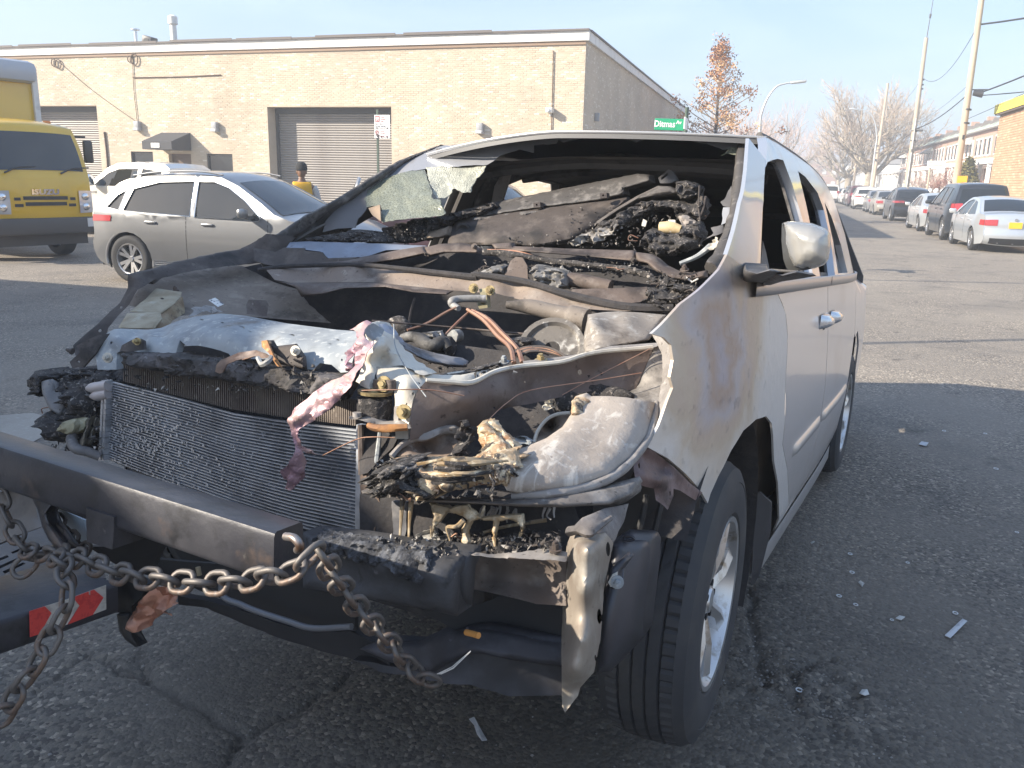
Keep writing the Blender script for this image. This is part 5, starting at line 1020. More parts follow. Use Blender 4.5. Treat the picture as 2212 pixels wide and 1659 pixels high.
# interior liner, rear wall, floor: what is seen through the windows
V, F = grid_geo(lambda u, y: (roofp(u, y)[0]*.97, roofp(u, y)[1]+.03, roofp(u, y)[2]-.075-.02*math.sin(y*7)*(1-u*u)), us, list(np.linspace(1.0, 3.9, 24))); mo('headliner', V, [tuple(reversed(f)) for f in F], liner, VAN, True)
for k, (y, zz) in enumerate(((1.12, 1.60), (1.75, 1.61))): tube3('roof_bow', [(x, y+.06*x*x, roofz(x, y)-.11) for x in np.linspace(-.6, .6, 9)], .022, liner, VAN, n=6)
blob('dome_lamp', (-.02, 1.55, 1.63), (.13, .10, .03), trimblk, VAN, .1, 10, 3, 2)
rearw = [(-.85, .3), (.85, .3), (.85, 1.15), (.62, 1.64), (-.62, 1.64), (-.85, 1.15)]
panel('tailgate', rearw, lambda x, z: (x, 4.08-.35*max(0, z-1.1), z), liner, VAN, [[(-.66, 1.2), (.66, 1.2), (.52, 1.5), (-.52, 1.5)]], .12, .05, (0, 1, 0)); panel('rear_window', [(-.67, 1.19), (.67, 1.19), (.53, 1.51), (-.53, 1.51)], lambda x, z: (x, 4.11-.35*max(0, z-1.1), z), M('sooty_glass', (.03, .028, .028), .5), VAN, step=.3, th=.005, inward=(0, 1, 0))
m = MB(); m.box((0, 2.3, .28), (1.7, 3.6, .08)); m.build('floor_pan', soot, VAN)
for x in (-.42, .42):
    for y in (1.75, 2.7):
        m = MB(); m.box((x, y, .55), (.5, .5, .22), bev=.06); st0 = m.build('seat', soot, VAN, sh=50); m = MB(); m.box((x, y+.25, .85), (.48, .16, .6), Matrix.Rotation(R(-12), 3, 'X'), bev=.06); m.build('backrest', soot, st0, sh=50)
# left body side with its openings
def SL(*pts): return [S(p[0], p[1], -1) for p in pts]
lw1 = [(.55, 1.18), (.75, 1.36), (1.0, 1.53), (1.20, 1.575), (1.32, 1.565), (1.42, 1.18)]
lw2 = [(1.62, 1.18), (1.66, 1.40), (1.76, 1.54), (2.0, 1.60), (2.45, 1.585), (2.55, 1.5), (2.55, 1.18)]
lo = [(.30, 1.12), (.45, 1.27), (.7, 1.45), (.93, 1.62)]+roofl[1:]+[(4.05, 1.3), (4.12, .9), (4.1, .4), (3.4, .3), (3.36, .6), (3.1, .8), (2.85, .8), (2.6, .6), (2.55, .27), (.75, .27), (.6, .7), (.4, 1.0)]
panel('body_side', lo, sideL, M('left_side_silver', (.50, .49, .48), .4, .4), VAN, [lw1, lw2], .07, .006, (1, 0, 0), seed=4)
panel('inner_trim', lo, lambda y, z: sideL(y, z, .05), liner, VAN, [lw1, lw2], .07, .02, (1, 0, 0), seed=5)
panel('inner_trim', [(gy(1.15)+.03, 1.14), (.78, .3), (2.5, .3), (4.0, .4), (4.0, 1.14)], lambda y, z: (SX(y, z)-.09, y, z), liner, VAN, (), .12, .02, (-1, 0, 0), seed=6)
q = lambda px, py, y: VF.at(px, py, 1, y)
sheet('b_pillar', VF, [(1016, 460, 1.50), (1026, 430, 1.50), (1040, 395, 1.50), (1052, 360, 1.50), (1060, 352, 1.5), (1095, 372, 1.62), (1088, 390, 1.62), (1075, 425, 1.62), (1062, 462, 1.62), (1040, 470, 1.55)], trimblk, VAN, th=.06, step=8, bulge=.03, bw=8)
sheet('seat_belt_cover', VF, [(1068, 402, 1.52), (1082, 378, 1.52), (1101, 376, 1.55), (1096, 395, 1.55), (1080, 445, 1.55), (1060, 446, 1.52)], M('pillar_trim_pale', (.34, .31, .29), .6, layers=[((.1, .09, .08), 9, .5, .7)]), VAN, th=.02, step=8)
# --- wheels
def big_wheel(x, y, z, r, w, flip, steer=0):
    m = MB(); rr = .225
    m.lathe([(-w, rr), (-w+.002, r*.80), (-w+.02, r*.95), (-w+.04, r-.012)], n=96)
    # tread: ribs and grooves round the crown, cut by sipes at the shoulders
    a0, a1 = -w+.04, -.035; gr = [.20, .40, .60, .80]; prof = []
    for k in range(41):
        u = k/40; d = min(abs(u-g) for g in gr); prof.append((a0+(a1-a0)*u, r-.006*(2*u-1)**2-(.008 if d < .022 else 0)))
    V = []; F = []; n = 288
    for a, q in prof:
        u = (a-a0)/(a1-a0)
        for i in range(n):
            t = 2*math.pi*i/n; dr = 0
            if u < .2 or u > .80: dr = .006 if i % 4 == 0 else 0
            elif .2 < u < .8: dr = .003 if (i+int(u*20)) % 6 == 0 else 0
            V.append((a, (q-dr)*math.cos(t), (q-dr)*math.sin(t)))
    for k in range(len(prof)-1):
        for i in range(n): F.append((k*n+i, k*n+(i+1) % n, (k+1)*n+(i+1) % n, (k+1)*n+i))
    m.add(V, F)
    m.lathe([(-.035, r-.006), (-.028, r-.012), (-.012, r*.945), (-.004, r*.90), (0, r*.865), (.001, r*.85), (-.001, r*.845), (.003, r*.80), (.004, r*.74), (-.002, rr+.012), (-.010, rr+.004), (-.02, rr)], n=96)
    t = m.build('wheel', M('worn_tyre', (.036, .037, .042), .72, layers=[((.055, .053, .052), 7, .45, .68), ((.085, .078, .07), 3, .60, .76)], bump=[(140, .2, .002)]), VAN, sh=30)
    t.location = (x, y, z); t.rotation_euler = (0, 0, steer+(math.pi if flip else 0))
    m = MB(); m.lathe([(-.014, rr+.003), (-.004, rr), (-.006, rr-.012), (-.03, rr-.02), (-.12, rr-.03), (-w+.03, rr-.03)], n=64); m.lathe([(-.15, .2), (-.15, .01)], n=24, mi=1)
    for k in range(7):
        th = 2*math.pi*(k+.3)/7
        def P(a, rad, off): c, s = math.cos(th), math.sin(th); return Vector((a, rad*c-off*s, rad*s+off*c))
        q = [P(-.045, .05, -.022), P(-.045, .05, .022), P(-.028, .12, .018), P(-.026, .205, .03), P(-.026, .205, -.03), P(-.028, .12, -.018)]
        qb = [v+Vector((-.035, 0, 0)) for v in q]; ridge = [P(-.034, .05, 0), P(-.016, .12, 0), P(-.014, .207, 0)]
        m.add(q+qb+ridge, [(0, 12, 13, 5), (12, 1, 2, 13), (5, 13, 14, 4), (13, 2, 3, 14), (1, 7, 8, 2), (2, 8, 9, 3), (0, 5, 11, 6), (5, 4, 10, 11), (4, 14, 3, 9, 10)])
    m.cyl((-.08, 0, 0), (-.036, 0, 0), .062, .055, 20); m.cyl((-.036, 0, 0), (-.028, 0, 0), .034, .030, 20)
    for k in range(5): th = 2*math.pi*(k+.1)/5; m.cyl((-.045, .047*math.cos(th), .047*math.sin(th)), (-.030, .047*math.cos(th), .047*math.sin(th)), .009, n=6, mi=1)
    rim = m.build('rim', [M('dusty_alloy', (.62, .61, .60), .3, .8, layers=[((.34, .28, .21), 14, .54, .68), ((.2, .16, .13), 40, .62, .72)]), under_m], t, sh=35)
    tag(rim, 'silver seven-spoke alloy rim with brake dust'); return t
big_wheel(.945, .015, .352, .372, .235, False, R(2.5))
big_wheel(.945, 3.0, .385, .355, .225, False)
for y in (.02, 3.0):
    o = big_wheel(-.945, y, .36, .355, .23, True)
# wheel house, mud flap
V, F = grid_geo(lambda u, v: (v, .02+.45*math.cos(u), .40+.45*math.sin(u)), list(np.linspace(-.5, 2.6, 16)), [.35, .93]); mo('wheel_liner', V, F, soot, VAN, True)
V, F = grid_geo(lambda u, v: (v, 3.0+.43*math.cos(u), .40+.43*math.sin(u)), list(np.linspace(-.4, 3.5, 16)), [.35, .9]); mo('wheel_liner', V, F, soot, VAN, True)
sheet('mud_flap', VF, [(1628, 1080, .52), (1640, 1062, .53), (1666, 1086, .56), (1664, 1150, .57), (1640, 1242, .55), (1629, 1262, .54), (1622, 1265, .52), (1626, 1200, .52)], M('flap_black', (.03, .03, .034), .55), VAN, th=.012, step=14)
m = MB(); m.box((.15, .3, .25), (1.2, 1.0, .12)); m.box((0, 1.6, .16), (1.3, 2.6, .1)); m.build('underbody', soot, VAN)
m = MB(); m.box((.66, -.55, .60), (.02, .4, .32)); m.box((.662, .02, .62), (.02, .74, .68)); m.build('sun_block_plates', soot, VAN)  # added hidden plates that keep stray sun off the front tyre
# ================================================================== stripped front end (measured in enlarged views of the photo)
ZS = dict(A=(0, 540, .3581), B=(540, 243, .29295), C=(1026, 243, .29295), D=(702, 648, .3418), E=(702, 1053, .3652), F=(675, 675, .2116), G=(54, 567, .2604), H=(1296, 891, .2278), I=(0, 1053, .3652), J=(0, 918, .2604))
def Z(k, *pts):
    ox, oy, s = ZS[k]; return [(ox+p[0]*s, oy+p[1]*s)+tuple(p[2:]) for p in pts]
def zh(k, cx, cy, rx, ry=None, n=10, a=0): ox, oy, s = ZS[k]; return ell(ox+cx*s, oy+cy*s, rx*s, (ry or rx)*s, n, a)
def vs(name, zk, pts, m, **kw): return sheet(name, VF, Z(zk, *pts), m, kw.pop('parent', VAN), **kw)
def vt(name, zk, pts, m, **kw): return tube(name, VF, Z(zk, *pts), m, kw.pop('parent', VAN), **kw)
def bolt(k, x, y, d, r, m=brass, parent=VAN, nrm=(.25, -1, .15)):
    r *= .58
    p = Vector(VF.at(*Z(k, (x, y))[0], 1, d)); n = Vector(nrm).normalized(); b = MB(); b.cyl(p, p+n*.004, r*1.6, n=14); b.cyl(p+n*.004, p+n*.014, r, r*.95, 6); b.cyl(p+n*.014, p+n*.018, r*.6, r*.55, 10); return b.build('bolt', m, parent, sh=30)
# ---- windscreen remains
vs('left_pillar', 'B', [(1408, 236, 1.03), (1100, 352, .86), (900, 470, .72), (700, 597, .60), (560, 680, .5), (400, 760, .42), (210, 890, .33), (20, 990, .25), (60, 1010, .26), (250, 950, .35), (380, 900, .42), (480, 830, .48), (600, 730, .54), (740, 650, .62), (870, 555, .70), (1000, 465, .78), (1130, 380, .88), (1412, 250, 1.04)], trimblk, th=.04, bulge=.012, bw=6, step=9, rag=.5)
filmm = bpy.data.materials.new('windscreen_film'); filmm.use_nodes = True
def _film(m, c, a, tr, sc, bs, lite):
    t = m.node_tree; b = t.nodes['Principled BSDF']; b.inputs['Roughness'].default_value = .28; tc = t.nodes.new('ShaderNodeTexCoord'); n = t.nodes.new('ShaderNodeTexNoise'); n.inputs['Scale'].default_value = 4; n.inputs['Detail'].default_value = 6; t.links.new(tc.outputs['Object'], n.inputs['Vector'])
    v = t.nodes.new('ShaderNodeTexVoronoi'); v.feature = 'DISTANCE_TO_EDGE'; v.inputs['Scale'].default_value = sc; t.links.new(tc.outputs['Object'], v.inputs['Vector']); mr = t.nodes.new('ShaderNodeMapRange'); mr.inputs['From Max'].default_value = .12; mr.inputs['To Min'].default_value = 1; mr.inputs['To Max'].default_value = 0; t.links.new(v.outputs['Distance'], mr.inputs['Value'])
    x = t.nodes.new('ShaderNodeMixRGB'); x.inputs[1].default_value = (*c, 1); x.inputs[2].default_value = (*lite, 1); ml = t.nodes.new('ShaderNodeMath'); ml.operation = 'MULTIPLY'; t.links.new(mr.outputs[0], ml.inputs[0]); t.links.new(n.outputs['Fac'], ml.inputs[1]); t.links.new(ml.outputs[0], x.inputs[0]); t.links.new(x.outputs[0], b.inputs['Base Color'])
    ma = t.nodes.new('ShaderNodeMapRange'); ma.inputs['From Min'].default_value = .35; ma.inputs['From Max'].default_value = .7; ma.inputs['To Min'].default_value = a; ma.inputs['To Max'].default_value = tr; t.links.new(n.outputs['Fac'], ma.inputs['Value']); t.links.new(ma.outputs[0], b.inputs['Alpha'])
    bp = t.nodes.new('ShaderNodeBump'); bp.inputs['Strength'].default_value = bs; bp.inputs['Distance'].default_value = .006; t.links.new(v.outputs['Distance'], bp.inputs['Height']); t.links.new(bp.outputs[0], b.inputs['Normal']); return m
film = _film(filmm, (.25, .255, .275), 1, .97, 3, .02, (.30, .31, .33))
green = _film(bpy.data.materials.new('crazed_green_glass') if 0 else (lambda m: (setattr(m, 'use_nodes', True), m)[1])(bpy.data.materials.new('crazed_green_glass')), (.15, .158, .122), .99, .92, 90, .5, (.36, .385, .315))
crys = _film((lambda m: (setattr(m, 'use_nodes', True), m)[1])(bpy.data.materials.new('crumbled_glass')), (.40, .40, .33), .97, .8, 120, .9, (.72, .72, .62))
wd = lambda px, py: None
film_o = Z('B', (1405, 247, 1.02), (2212, 172, 1.05))+Z('C', (900, 158, 1.06), (1500, 168, 1.05), (1930, 190, 1.03), (1950, 260, .98), (1830, 275, .97), (1700, 228, 1.0), (1560, 208, 1.02), (1450, 183, 1.04), (1260, 190, 1.04), (1190, 222, 1.02), (1140, 207, 1.03), (1000, 182, 1.04), (840, 187, 1.04), (740, 202, 1.03), (650, 222, 1.02), (615, 202, 1.03), (600, 228, 1.02), (430, 242, 1.01), (430, 297, .97), (330, 272, .98), (180, 320, .95))+Z('B', (1750, 385, .91), (1500, 400, .88), (1280, 418, .85), (1170, 432, .83), (1050, 470, .80), (960, 495, .78), (870, 545, .72), (1100, 380, .88))
ws = sheet('windscreen', VF, film_o, film, VAN, th=.005, step=10, rag=1.2, nz=(.004, 6)); tag(ws, 'torn grey laminated film left along the top of the windscreen')
vs('windscreen', 'B', [(870, 545, .72), (960, 498, .77), (1170, 434, .82), (1280, 421, .83), (1330, 560, .72), (1360, 640, .66), (1400, 640, .66), (1432, 742, .60), (1400, 760, .58), (1270, 776, .57), (1120, 790, .56), (975, 812, .54), (965, 683, .62), (930, 690, .62), (870, 700, .61), (850, 670, .63), (840, 640, .64)], green, th=.006, step=7, rag=.8, nz=(.018, 9), seed=2)
vs('windscreen', 'B', [(1285, 405, .85), (1500, 398, .89), (1745, 388, .92), (1720, 430, .89), (1660, 500, .84), (1615, 590, .76), (1560, 590, .75), (1500, 560, .77), (1470, 600, .74), (1430, 632, .71), (1390, 636, .70), (1350, 600, .71), (1338, 560, .73), (1300, 460, .80)], crys, th=.006, step=6, rag=1.6, nz=(.016, 14), seed=3)
vs('windscreen', 'B', [(866, 550, .70), (842, 640, .64), (868, 700, .61), (860, 720, .60), (800, 785, .55), (775, 850, .51), (650, 856, .48), (540, 885, .46), (560, 800, .50), (650, 695, .57), (745, 645, .62)], M('smoked_film', (.10, .095, .095), .5, 0, layers=[((.17, .16, .155), 5, .45, .7)]), th=.005, step=9, nz=(.008, 7), seed=4)
vs('glass_shard', 'B', [(872, 705, .58), (958, 680, .58), (964, 802, .52), (900, 755, .55)], M('brown_shard', (.26, .19, .13), .5), th=.005, step=9)
for k, pts in enumerate([[(1810, 320, .95), (1900, 250, .98), (1950, 270, .98), (1940, 320, .95), (1860, 300, .96)], [(1890, 540, .82), (1840, 640, .78), (1810, 660, .77), (1830, 690, .76), (1890, 700, .76), (1905, 640, .78)], [(1830, 700, .74), (1815, 830, .68), (1880, 790, .69), (1900, 700, .74)], [(1740, 850, .63), (1830, 830, .64), (1850, 880, .62), (1700, 930, .58), (1760, 890, .60)]]): vs('glass_shard', 'C', pts, [green, MATS['smoked_film'], film, MATS['smoked_film']][k], th=.005, step=8, rag=1, nz=(.01, 12), seed=k)
vt('pillar_seal', 'C', [(1985, 200, 1.01, .022), (1960, 420, .88, .022), (1930, 700, .72, .022), (1880, 900, .58, .024), (1800, 1080, .46, .026), (1740, 1150, .41, .022)], trimblk, n=8, wob=.25)
# ---- dash
vs('dash_char', 'B', [(985, 850, .66), (1200, 790, .70), (1400, 764, .74), (1600, 722, .80), (1800, 662, .86), (1830, 690, .85), (1700, 750, .80), (1480, 800, .74), (1350, 870, .70), (1290, 945, .66), (1100, 962, .62), (1000, 935, .60)], char, th=.05, step=5, rag=2, nz=(.045, 28), bulge=.04, bw=18, seed=6)
vs('dash_rail', 'C', [(-80, 715, .88), (150, 660, .92), (400, 610, .95), (700, 550, .98), (1000, 490, 1.0), (1200, 450, 1.0), (1290, 458, .98), (1300, 512, .96), (1100, 562, .95), (1110, 602, .93), (900, 652, .92), (500, 702, .88), (200, 747, .85), (-80, 800, .82)], trimblk, th=.05, bulge=.03, bw=8, step=8, rag=.6)
vs('dash_body', 'C', [(-150, 800, .80), (200, 745, .84), (500, 703, .88), (900, 655, .92), (1120, 620, .94), (1130, 660, .92), (1000, 770, .86), (880, 855, .80), (700, 955, .73), (500, 990, .68), (250, 985, .66), (-200, 980, .64)], brownd, th=.03, bulge=.07, bw=45, step=9, nz=(.012, 8))
vs('dash_strip', 'C', [(-40, 775, .80), (250, 745, .84), (620, 700, .88), (800, 680, .9), (640, 735, .86), (300, 775, .82), (-30, 815, .79)], burnt('ashy_strip', (.12, .11, .105), light=(.3, .29, .29)), th=.01, step=7, nz=(.02, 20), bulge=.03, bw=6, seed=8)
for x, y in ((455, 685), (945, 615)):
    vs('dash_clip', 'C', [(x-25, y-20, .83), (x+25, y-24, .84), (x+28, y+14, .83), (x-24, y+18, .82)], brownd, th=.03, step=8, holes=[zh('C', x, y-4, 8, n=6)])
vs('dash_box', 'B', [(1320, 880, .68), (1465, 838, .72), (1470, 905, .70), (1400, 925, .67), (1290, 932, .65)], burnt('tan_box', (.30, .23, .17), (.10, .07, .05), (.45, .38, .30)), th=.03, step=7, nz=(.015, 14), bulge=.02, bw=8)
tube3('dash_ring', [VF.at(*Z('B', (1570+42*math.cos(t), 862+34*math.sin(t)))[0], 1, .70) for t in np.linspace(0, 6.28, 15)], .007, brownd, VAN, n=6)
vs('duct_end', 'C', [(1350, 482, .86), (1425, 420, .86), (1450, 432, .88), (1492, 500, .90), (1440, 520, .88), (1365, 522, .86)], trimblk, th=.03, step=7, holes=[[Z('C', q)[0] for q in ((1372, 482), (1420, 443), (1422, 462), (1375, 500))]])
vs('column_duct', 'C', [(868, 842, .74), (900, 800, .76), (1050, 700, .80), (1200, 612, .84), (1350, 540, .87), (1440, 545, .87), (1490, 575, .86), (1500, 602, .85), (1330, 625, .83), (1200, 650, .81), (1050, 740, .78), (950, 805, .75)], burnt('column_grey', (.13, .115, .105), (.03, .028, .028), (.28, .26, .24)), th=.04, bulge=.05, bw=14, step=7)
vs('melted_column', 'C', [(1110, 705, .78), (1250, 652, .81), (1400, 640, .83), (1560, 660, .84), (1650, 620, .84), (1700, 625, .83), (1710, 690, .81), (1690, 760, .79), (1640, 800, .78), (1590, 760, .79), (1500, 790, .78), (1450, 712, .80), (1300, 722, .80), (1170, 790, .76), (1000, 885, .70), (850, 950, .66), (700, 978, .64), (680, 962, .64), (850, 872, .70)], char, th=.05, step=5, rag=1.5, nz=(.05, 22), bulge=.05, bw=12, seed=9)
vs('melted_column', 'C', [(1480, 505, .86), (1560, 500, .86), (1650, 530, .85), (1660, 612, .84), (1600, 640, .83), (1520, 640, .84), (1490, 580, .85)], char, th=.06, step=5, rag=2, nz=(.05, 26), bulge=.06, bw=12, seed=10)
vs('melted_column', 'C', [(1225, 975, .62), (1260, 890, .66), (1310, 850, .68), (1370, 882, .66), (1400, 905, .65), (1520, 880, .66), (1600, 820, .70), (1660, 800, .72), (1690, 880, .68), (1640, 980, .62), (1560, 1020, .60), (1450, 1050, .58), (1340, 1065, .57), (1280, 1025, .59)], char, th=.05, step=5, rag=2, nz=(.05, 24), bulge=.05, bw=14, seed=11)
vs('melted_column', 'C', [(1500, 770, .74), (1560, 755, .75), (1640, 810, .73), (1600, 860, .71), (1550, 930, .67), (1480, 985, .63), (1500, 940, .65), (1540, 860, .70)], burnt('ashy_flap', (.24, .21, .19), (.05, .04, .04), (.42, .39, .36)), th=.01, step=6, rag=1, nz=(.03, 18), seed=12)
vt('column_sleeve', 'C', [(1365, 850, .70, .020), (1440, 850, .70, .021), (1520, 868, .70, .016)], M('tan_sleeve', (.52, .41, .24), .6, layers=[((.36, .27, .15), 20, .5, .65)]), n=12)
vs('cream_tag', 'C', [(1425, 790, .71), (1475, 792, .71), (1478, 832, .70), (1430, 828, .70)], cream, th=.01, step=9); vs('cream_tag', 'C', [(1228, 835, .70), (1240, 785, .72), (1268, 800, .72), (1255, 842, .70)], cream, th=.006, step=9)
vs('ash_flakes', 'C', [(680, 970, .60), (850, 870, .64), (1000, 830, .68), (1100, 780, .72), (1110, 800, .71), (1050, 860, .67), (900, 960, .61), (860, 930, .62), (740, 985, .59)], burnt('ash_flake', (.22, .20, .18), (.04, .035, .03), (.55, .52, .48), .5, .56), th=.01, step=4.5, rag=2, nz=(.05, 34), seed=14)
for k, pp in enumerate([[(1655, 540, .80, .003), (1650, 700, .76, .003), (1660, 830, .72, .003), (1650, 940, .66, .003), (1560, 1030, .60, .003)], [(1700, 620, .80, .004), (1680, 720, .76, .003), (1640, 790, .74, .003)], [(1600, 890, .7, .003), (1680, 870, .7, .003), (1660, 960, .64, .003), (1560, 1020, .6, .003)]]): vt('burnt_wire', 'C', pp, brownd, n=5)
vs('column_bracket', 'C', [(1650, 612, .80), (1705, 620, .80), (1708, 710, .78), (1690, 715, .78), (1680, 650, .79), (1655, 640, .80)], brownd, th=.02, step=8)
vt('brace_rod', 'C', [(1510, 1115, .52, .007), (1640, 1060, .54, .008), (1740, 985, .57, .011)], galv, n=7); vs('ash_flakes', 'C', [(1720, 1000, .55), (1770, 915, .58), (1810, 960, .56), (1800, 1010, .54), (1740, 1015, .54)], cream, th=.01, step=5, rag=2, nz=(.03, 30), seed=15)
# ---- cowl and wiper tray
vs('cowl_side', 'B', [(300, 957, .33), (420, 950, .36), (900, 965, .40), (1295, 982, .42), (1280, 1004, .40), (1000, 1015, .36), (900, 1050, .33), (830, 1066, .31), (580, 1076, .28), (520, 1025, .29), (400, 1012, .29), (260, 1010, .28)], M('blued_steel', (.24, .27, .33), .45, .4, layers=[((.15, .16, .19), 6, .46, .62), ((.36, .39, .45), 3, .5, .7), ((.08, .07, .07), 24, .62, .7)]), th=.01, step=8, nz=(.006, 10))
vs('cowl_side', 'B', [(20, 1000, .20), (180, 1030, .24), (250, 995, .27), (400, 1000, .28), (400, 1020, .27), (530, 1030, .28), (560, 1075, .27), (800, 1066, .29), (700, 1100, .26), (400, 1120, .22), (250, 1140, .20), (120, 1120, .18), (20, 1090, .16)], brownd, th=.01, step=9, nz=(.012, 9), seed=3)
vs('cowl_char', 'B', [(380, 930, .42), (560, 905, .45), (760, 860, .50), (960, 880, .54), (1010, 920, .55), (1000, 962, .50), (700, 955, .44), (420, 950, .40)], char, th=.04, step=5, rag=1.5, nz=(.04, 26), bulge=.03, bw=9, seed=16)
vs('wiper_tube', 'B', [(230, 1150, .22), (400, 1105, .26), (640, 1095, .28), (900, 1052, .32), (1100, 1012, .35), (1275, 985, .38), (1308, 1040, .34), (1100, 1085, .30), (900, 1115, .27), (640, 1125, .24), (400, 1140, .22)], brown, th=.02, bulge=.025, bw=7, step=6)
vs('wiper_tube', 'B', [(1290, 995, .37), (1400, 968, .39), (1560, 962, .40), (1650, 985, .39), (1690, 1000, .38), (1685, 1040, .36), (1560, 1035, .36), (1430, 1035, .35), (1310, 1062, .33)], brown, th=.02, bulge=.02, bw=8, step=6)
vs('wiper_tube', 'C', [(120, 968, .38), (270, 958, .40), (280, 985, .40), (700, 1004, .40), (1172, 1016, .40), (1182, 1052, .37), (1168, 1098, .34), (1000, 1082, .34), (700, 1052, .34), (330, 1025, .35), (150, 1010, .36)], brown, th=.02, bulge=.022, bw=9, step=6)
vs('wiper_arm', 'C', [(1185, 1030, .37), (1280, 1042, .38), (1340, 1072, .37), (1400, 1125, .36), (1480, 1165, .36), (1590, 1185, .36), (1700, 1165, .38), (1700, 1215, .35), (1570, 1240, .32), (1450, 1225, .31), (1340, 1175, .31), (1270, 1115, .33), (1190, 1098, .34)], brown, th=.03, bulge=.025, bw=9, step=6)
bolt('C', 1168, 1090, .33, .009, brownd); bolt('C', 1545, 1165, .33, .014, brown, nrm=(0, -.5, 1)); bolt('B', 1655, 990, .36, .012, brown); bolt('B', 1300, 1045, .32, .007, brownd); bolt('C', 830, 1062, .335, .006, brownd)
vt('harness', 'C', [(60, 1030, .34, .009), (300, 1050, .33, .010), (520, 1090, .32, .009), (800, 1120, .31, .009), (1050, 1150, .30, .009), (1250, 1190, .29, .010), (1330, 1250, .27, .008)], char, n=7, wob=.5); vt('harness', 'C', [(90, 1015, .355, .004), (300, 1025, .345, .004), (480, 1075, .33, .004)], copper, n=5)
vs('cowl_tab', 'C', [(262, 1095, .24), (300, 1064, .25), (350, 1070, .25), (385, 1130, .24), (392, 1258, .20), (300, 1248, .20), (208, 1222, .20)], brown, th=.004, step=9)
for pts, sd_ in (([(20, 1190, .24), (130, 1130, .26), (240, 1115, .27), (220, 1200, .24), (120, 1215, .23), (40, 1215, .23)], 3), ([(400, 1170, .24), (440, 1120, .26), (640, 1160, .26), (692, 1185, .25), (685, 1290, .21), (590, 1310, .20), (520, 1270, .21), (440, 1240, .22)], 4)): vs('charred_hose', 'C', pts, burnt('ashy_char', (.15, .14, .13), (.03, .03, .03), (.48, .46, .43), .52, .58), th=.05, step=5, rag=1, nz=(.03, 40), bulge=.05, bw=13, seed=sd_)
vt('cowl_pipe', 'C', [(690, 1230, .23, .022), (820, 1250, .23, .022), (1000, 1290, .23, .022)], brown, n=10)
vs('cowl_plate', 'C', [(690, 1345, .16), (720, 1302, .18), (1000, 1296, .21), (1268, 1285, .24), (1276, 1368, .21), (1215, 1398, .19), (1080, 1412, .17), (860, 1392, .15)], brown, th=.004, step=10, inner=Z('C', (1000, 1350, .19)))
vs('cowl_char', 'C', [(1280, 1290, .24), (1350, 1310, .24), (1480, 1260, .27), (1600, 1280, .28), (1640, 1300, .29), (1520, 1400, .24), (1480, 1455, .21), (1390, 1440, .20), (1300, 1420, .19), (1230, 1400, .19), (1280, 1360, .21)], char, th=.05, step=5, rag=2, nz=(.045, 28), bulge=.04, bw=14, seed=18)
vt('charred_stick', 'C', [(1420, 1220, .27, .009), (1390, 1290, .25, .010), (1350, 1390, .22, .009)], char, n=7, wob=.4); vt('white_clip', 'C', [(1555, 1215, .30, .003), (1600, 1250, .30, .003), (1645, 1225, .31, .003)], trim_white, n=5, smooth_path=False)
vs('cowl_panel', 'B', [(60, 1150, .10), (260, 1135, .13), (600, 1125, .16), (850, 1130, .17), (1200, 1165, .18), (1650, 1215, .18), (1780, 1250, .18)]+[], brown, th=.004, step=10) if 0 else None
cp = Z('B', (120, 1160, .06), (260, 1140, .12), (600, 1130, .15), (850, 1135, .16), (1200, 1170, .17), (1650, 1220, .17))+Z('C', (0, 1206, .17), (350, 1256, .17), (700, 1355, .16), (1100, 1442, .16), (1380, 1452, .18), (1100, 1465, .13), (900, 1455, .12), (700, 1438, .12), (350, 1385, .12), (160, 1335, .12))+Z('B', (1800, 1335, .12), (1500, 1312, .12), (1300, 1292, .12), (900, 1252, .11), (650, 1252, .09), (300, 1255, .04), (180, 1235, .02))
sheet('cowl_panel', VF, cp, burnt('cowl_tan', (.22, .175, .145), (.05, .04, .036), (.34, .30, .26), .54, .62), VAN, th=.004, step=8, nz=(.006, 8), inner=Z('B', (900, 1190, .165), (500, 1190, .14))+Z('C', (300, 1320, .165), (700, 1400, .15)))
tube('cowl_lip', VF, Z('B', (60, 1160, .04, .006), (260, 1135, .11, .008), (600, 1124, .14, .008), (850, 1128, .15, .008), (1200, 1162, .16, .009), (1650, 1212, .16, .010))+Z('C', (0, 1196, .16, .010), (350, 1246, .16, .011), (700, 1346, .15, .012), (1100, 1435, .15, .014), (1460, 1448, .19, .014)), soot, VAN, n=7)
lowcp = Z('B', (180, 1240, .02), (300, 1256, .04), (650, 1254, .09), (900, 1254, .10), (1300, 1294, .11), (1500, 1314, .11), (1450, 1345, .07), (1200, 1330, .06), (1000, 1290, .06), (700, 1300, .04), (520, 1345, .02), (380, 1360, 0), (340, 1290, 0))
sheet('cowl_panel', VF, lowcp, brown, VAN, th=.004, step=8, nz=(.008, 8), bulge=.02, bw=10)
vt('cross_pipe', 'C', [(230, 1418, .02, .010), (400, 1432, .04, .021), (560, 1470, .05, .023), (690, 1500, .05, .025), (700, 1502, .05, .031), (825, 1535, .05, .033)], burnt('pipe_tan', (.20, .17, .145), light=(.32, .29, .26)), n=12)
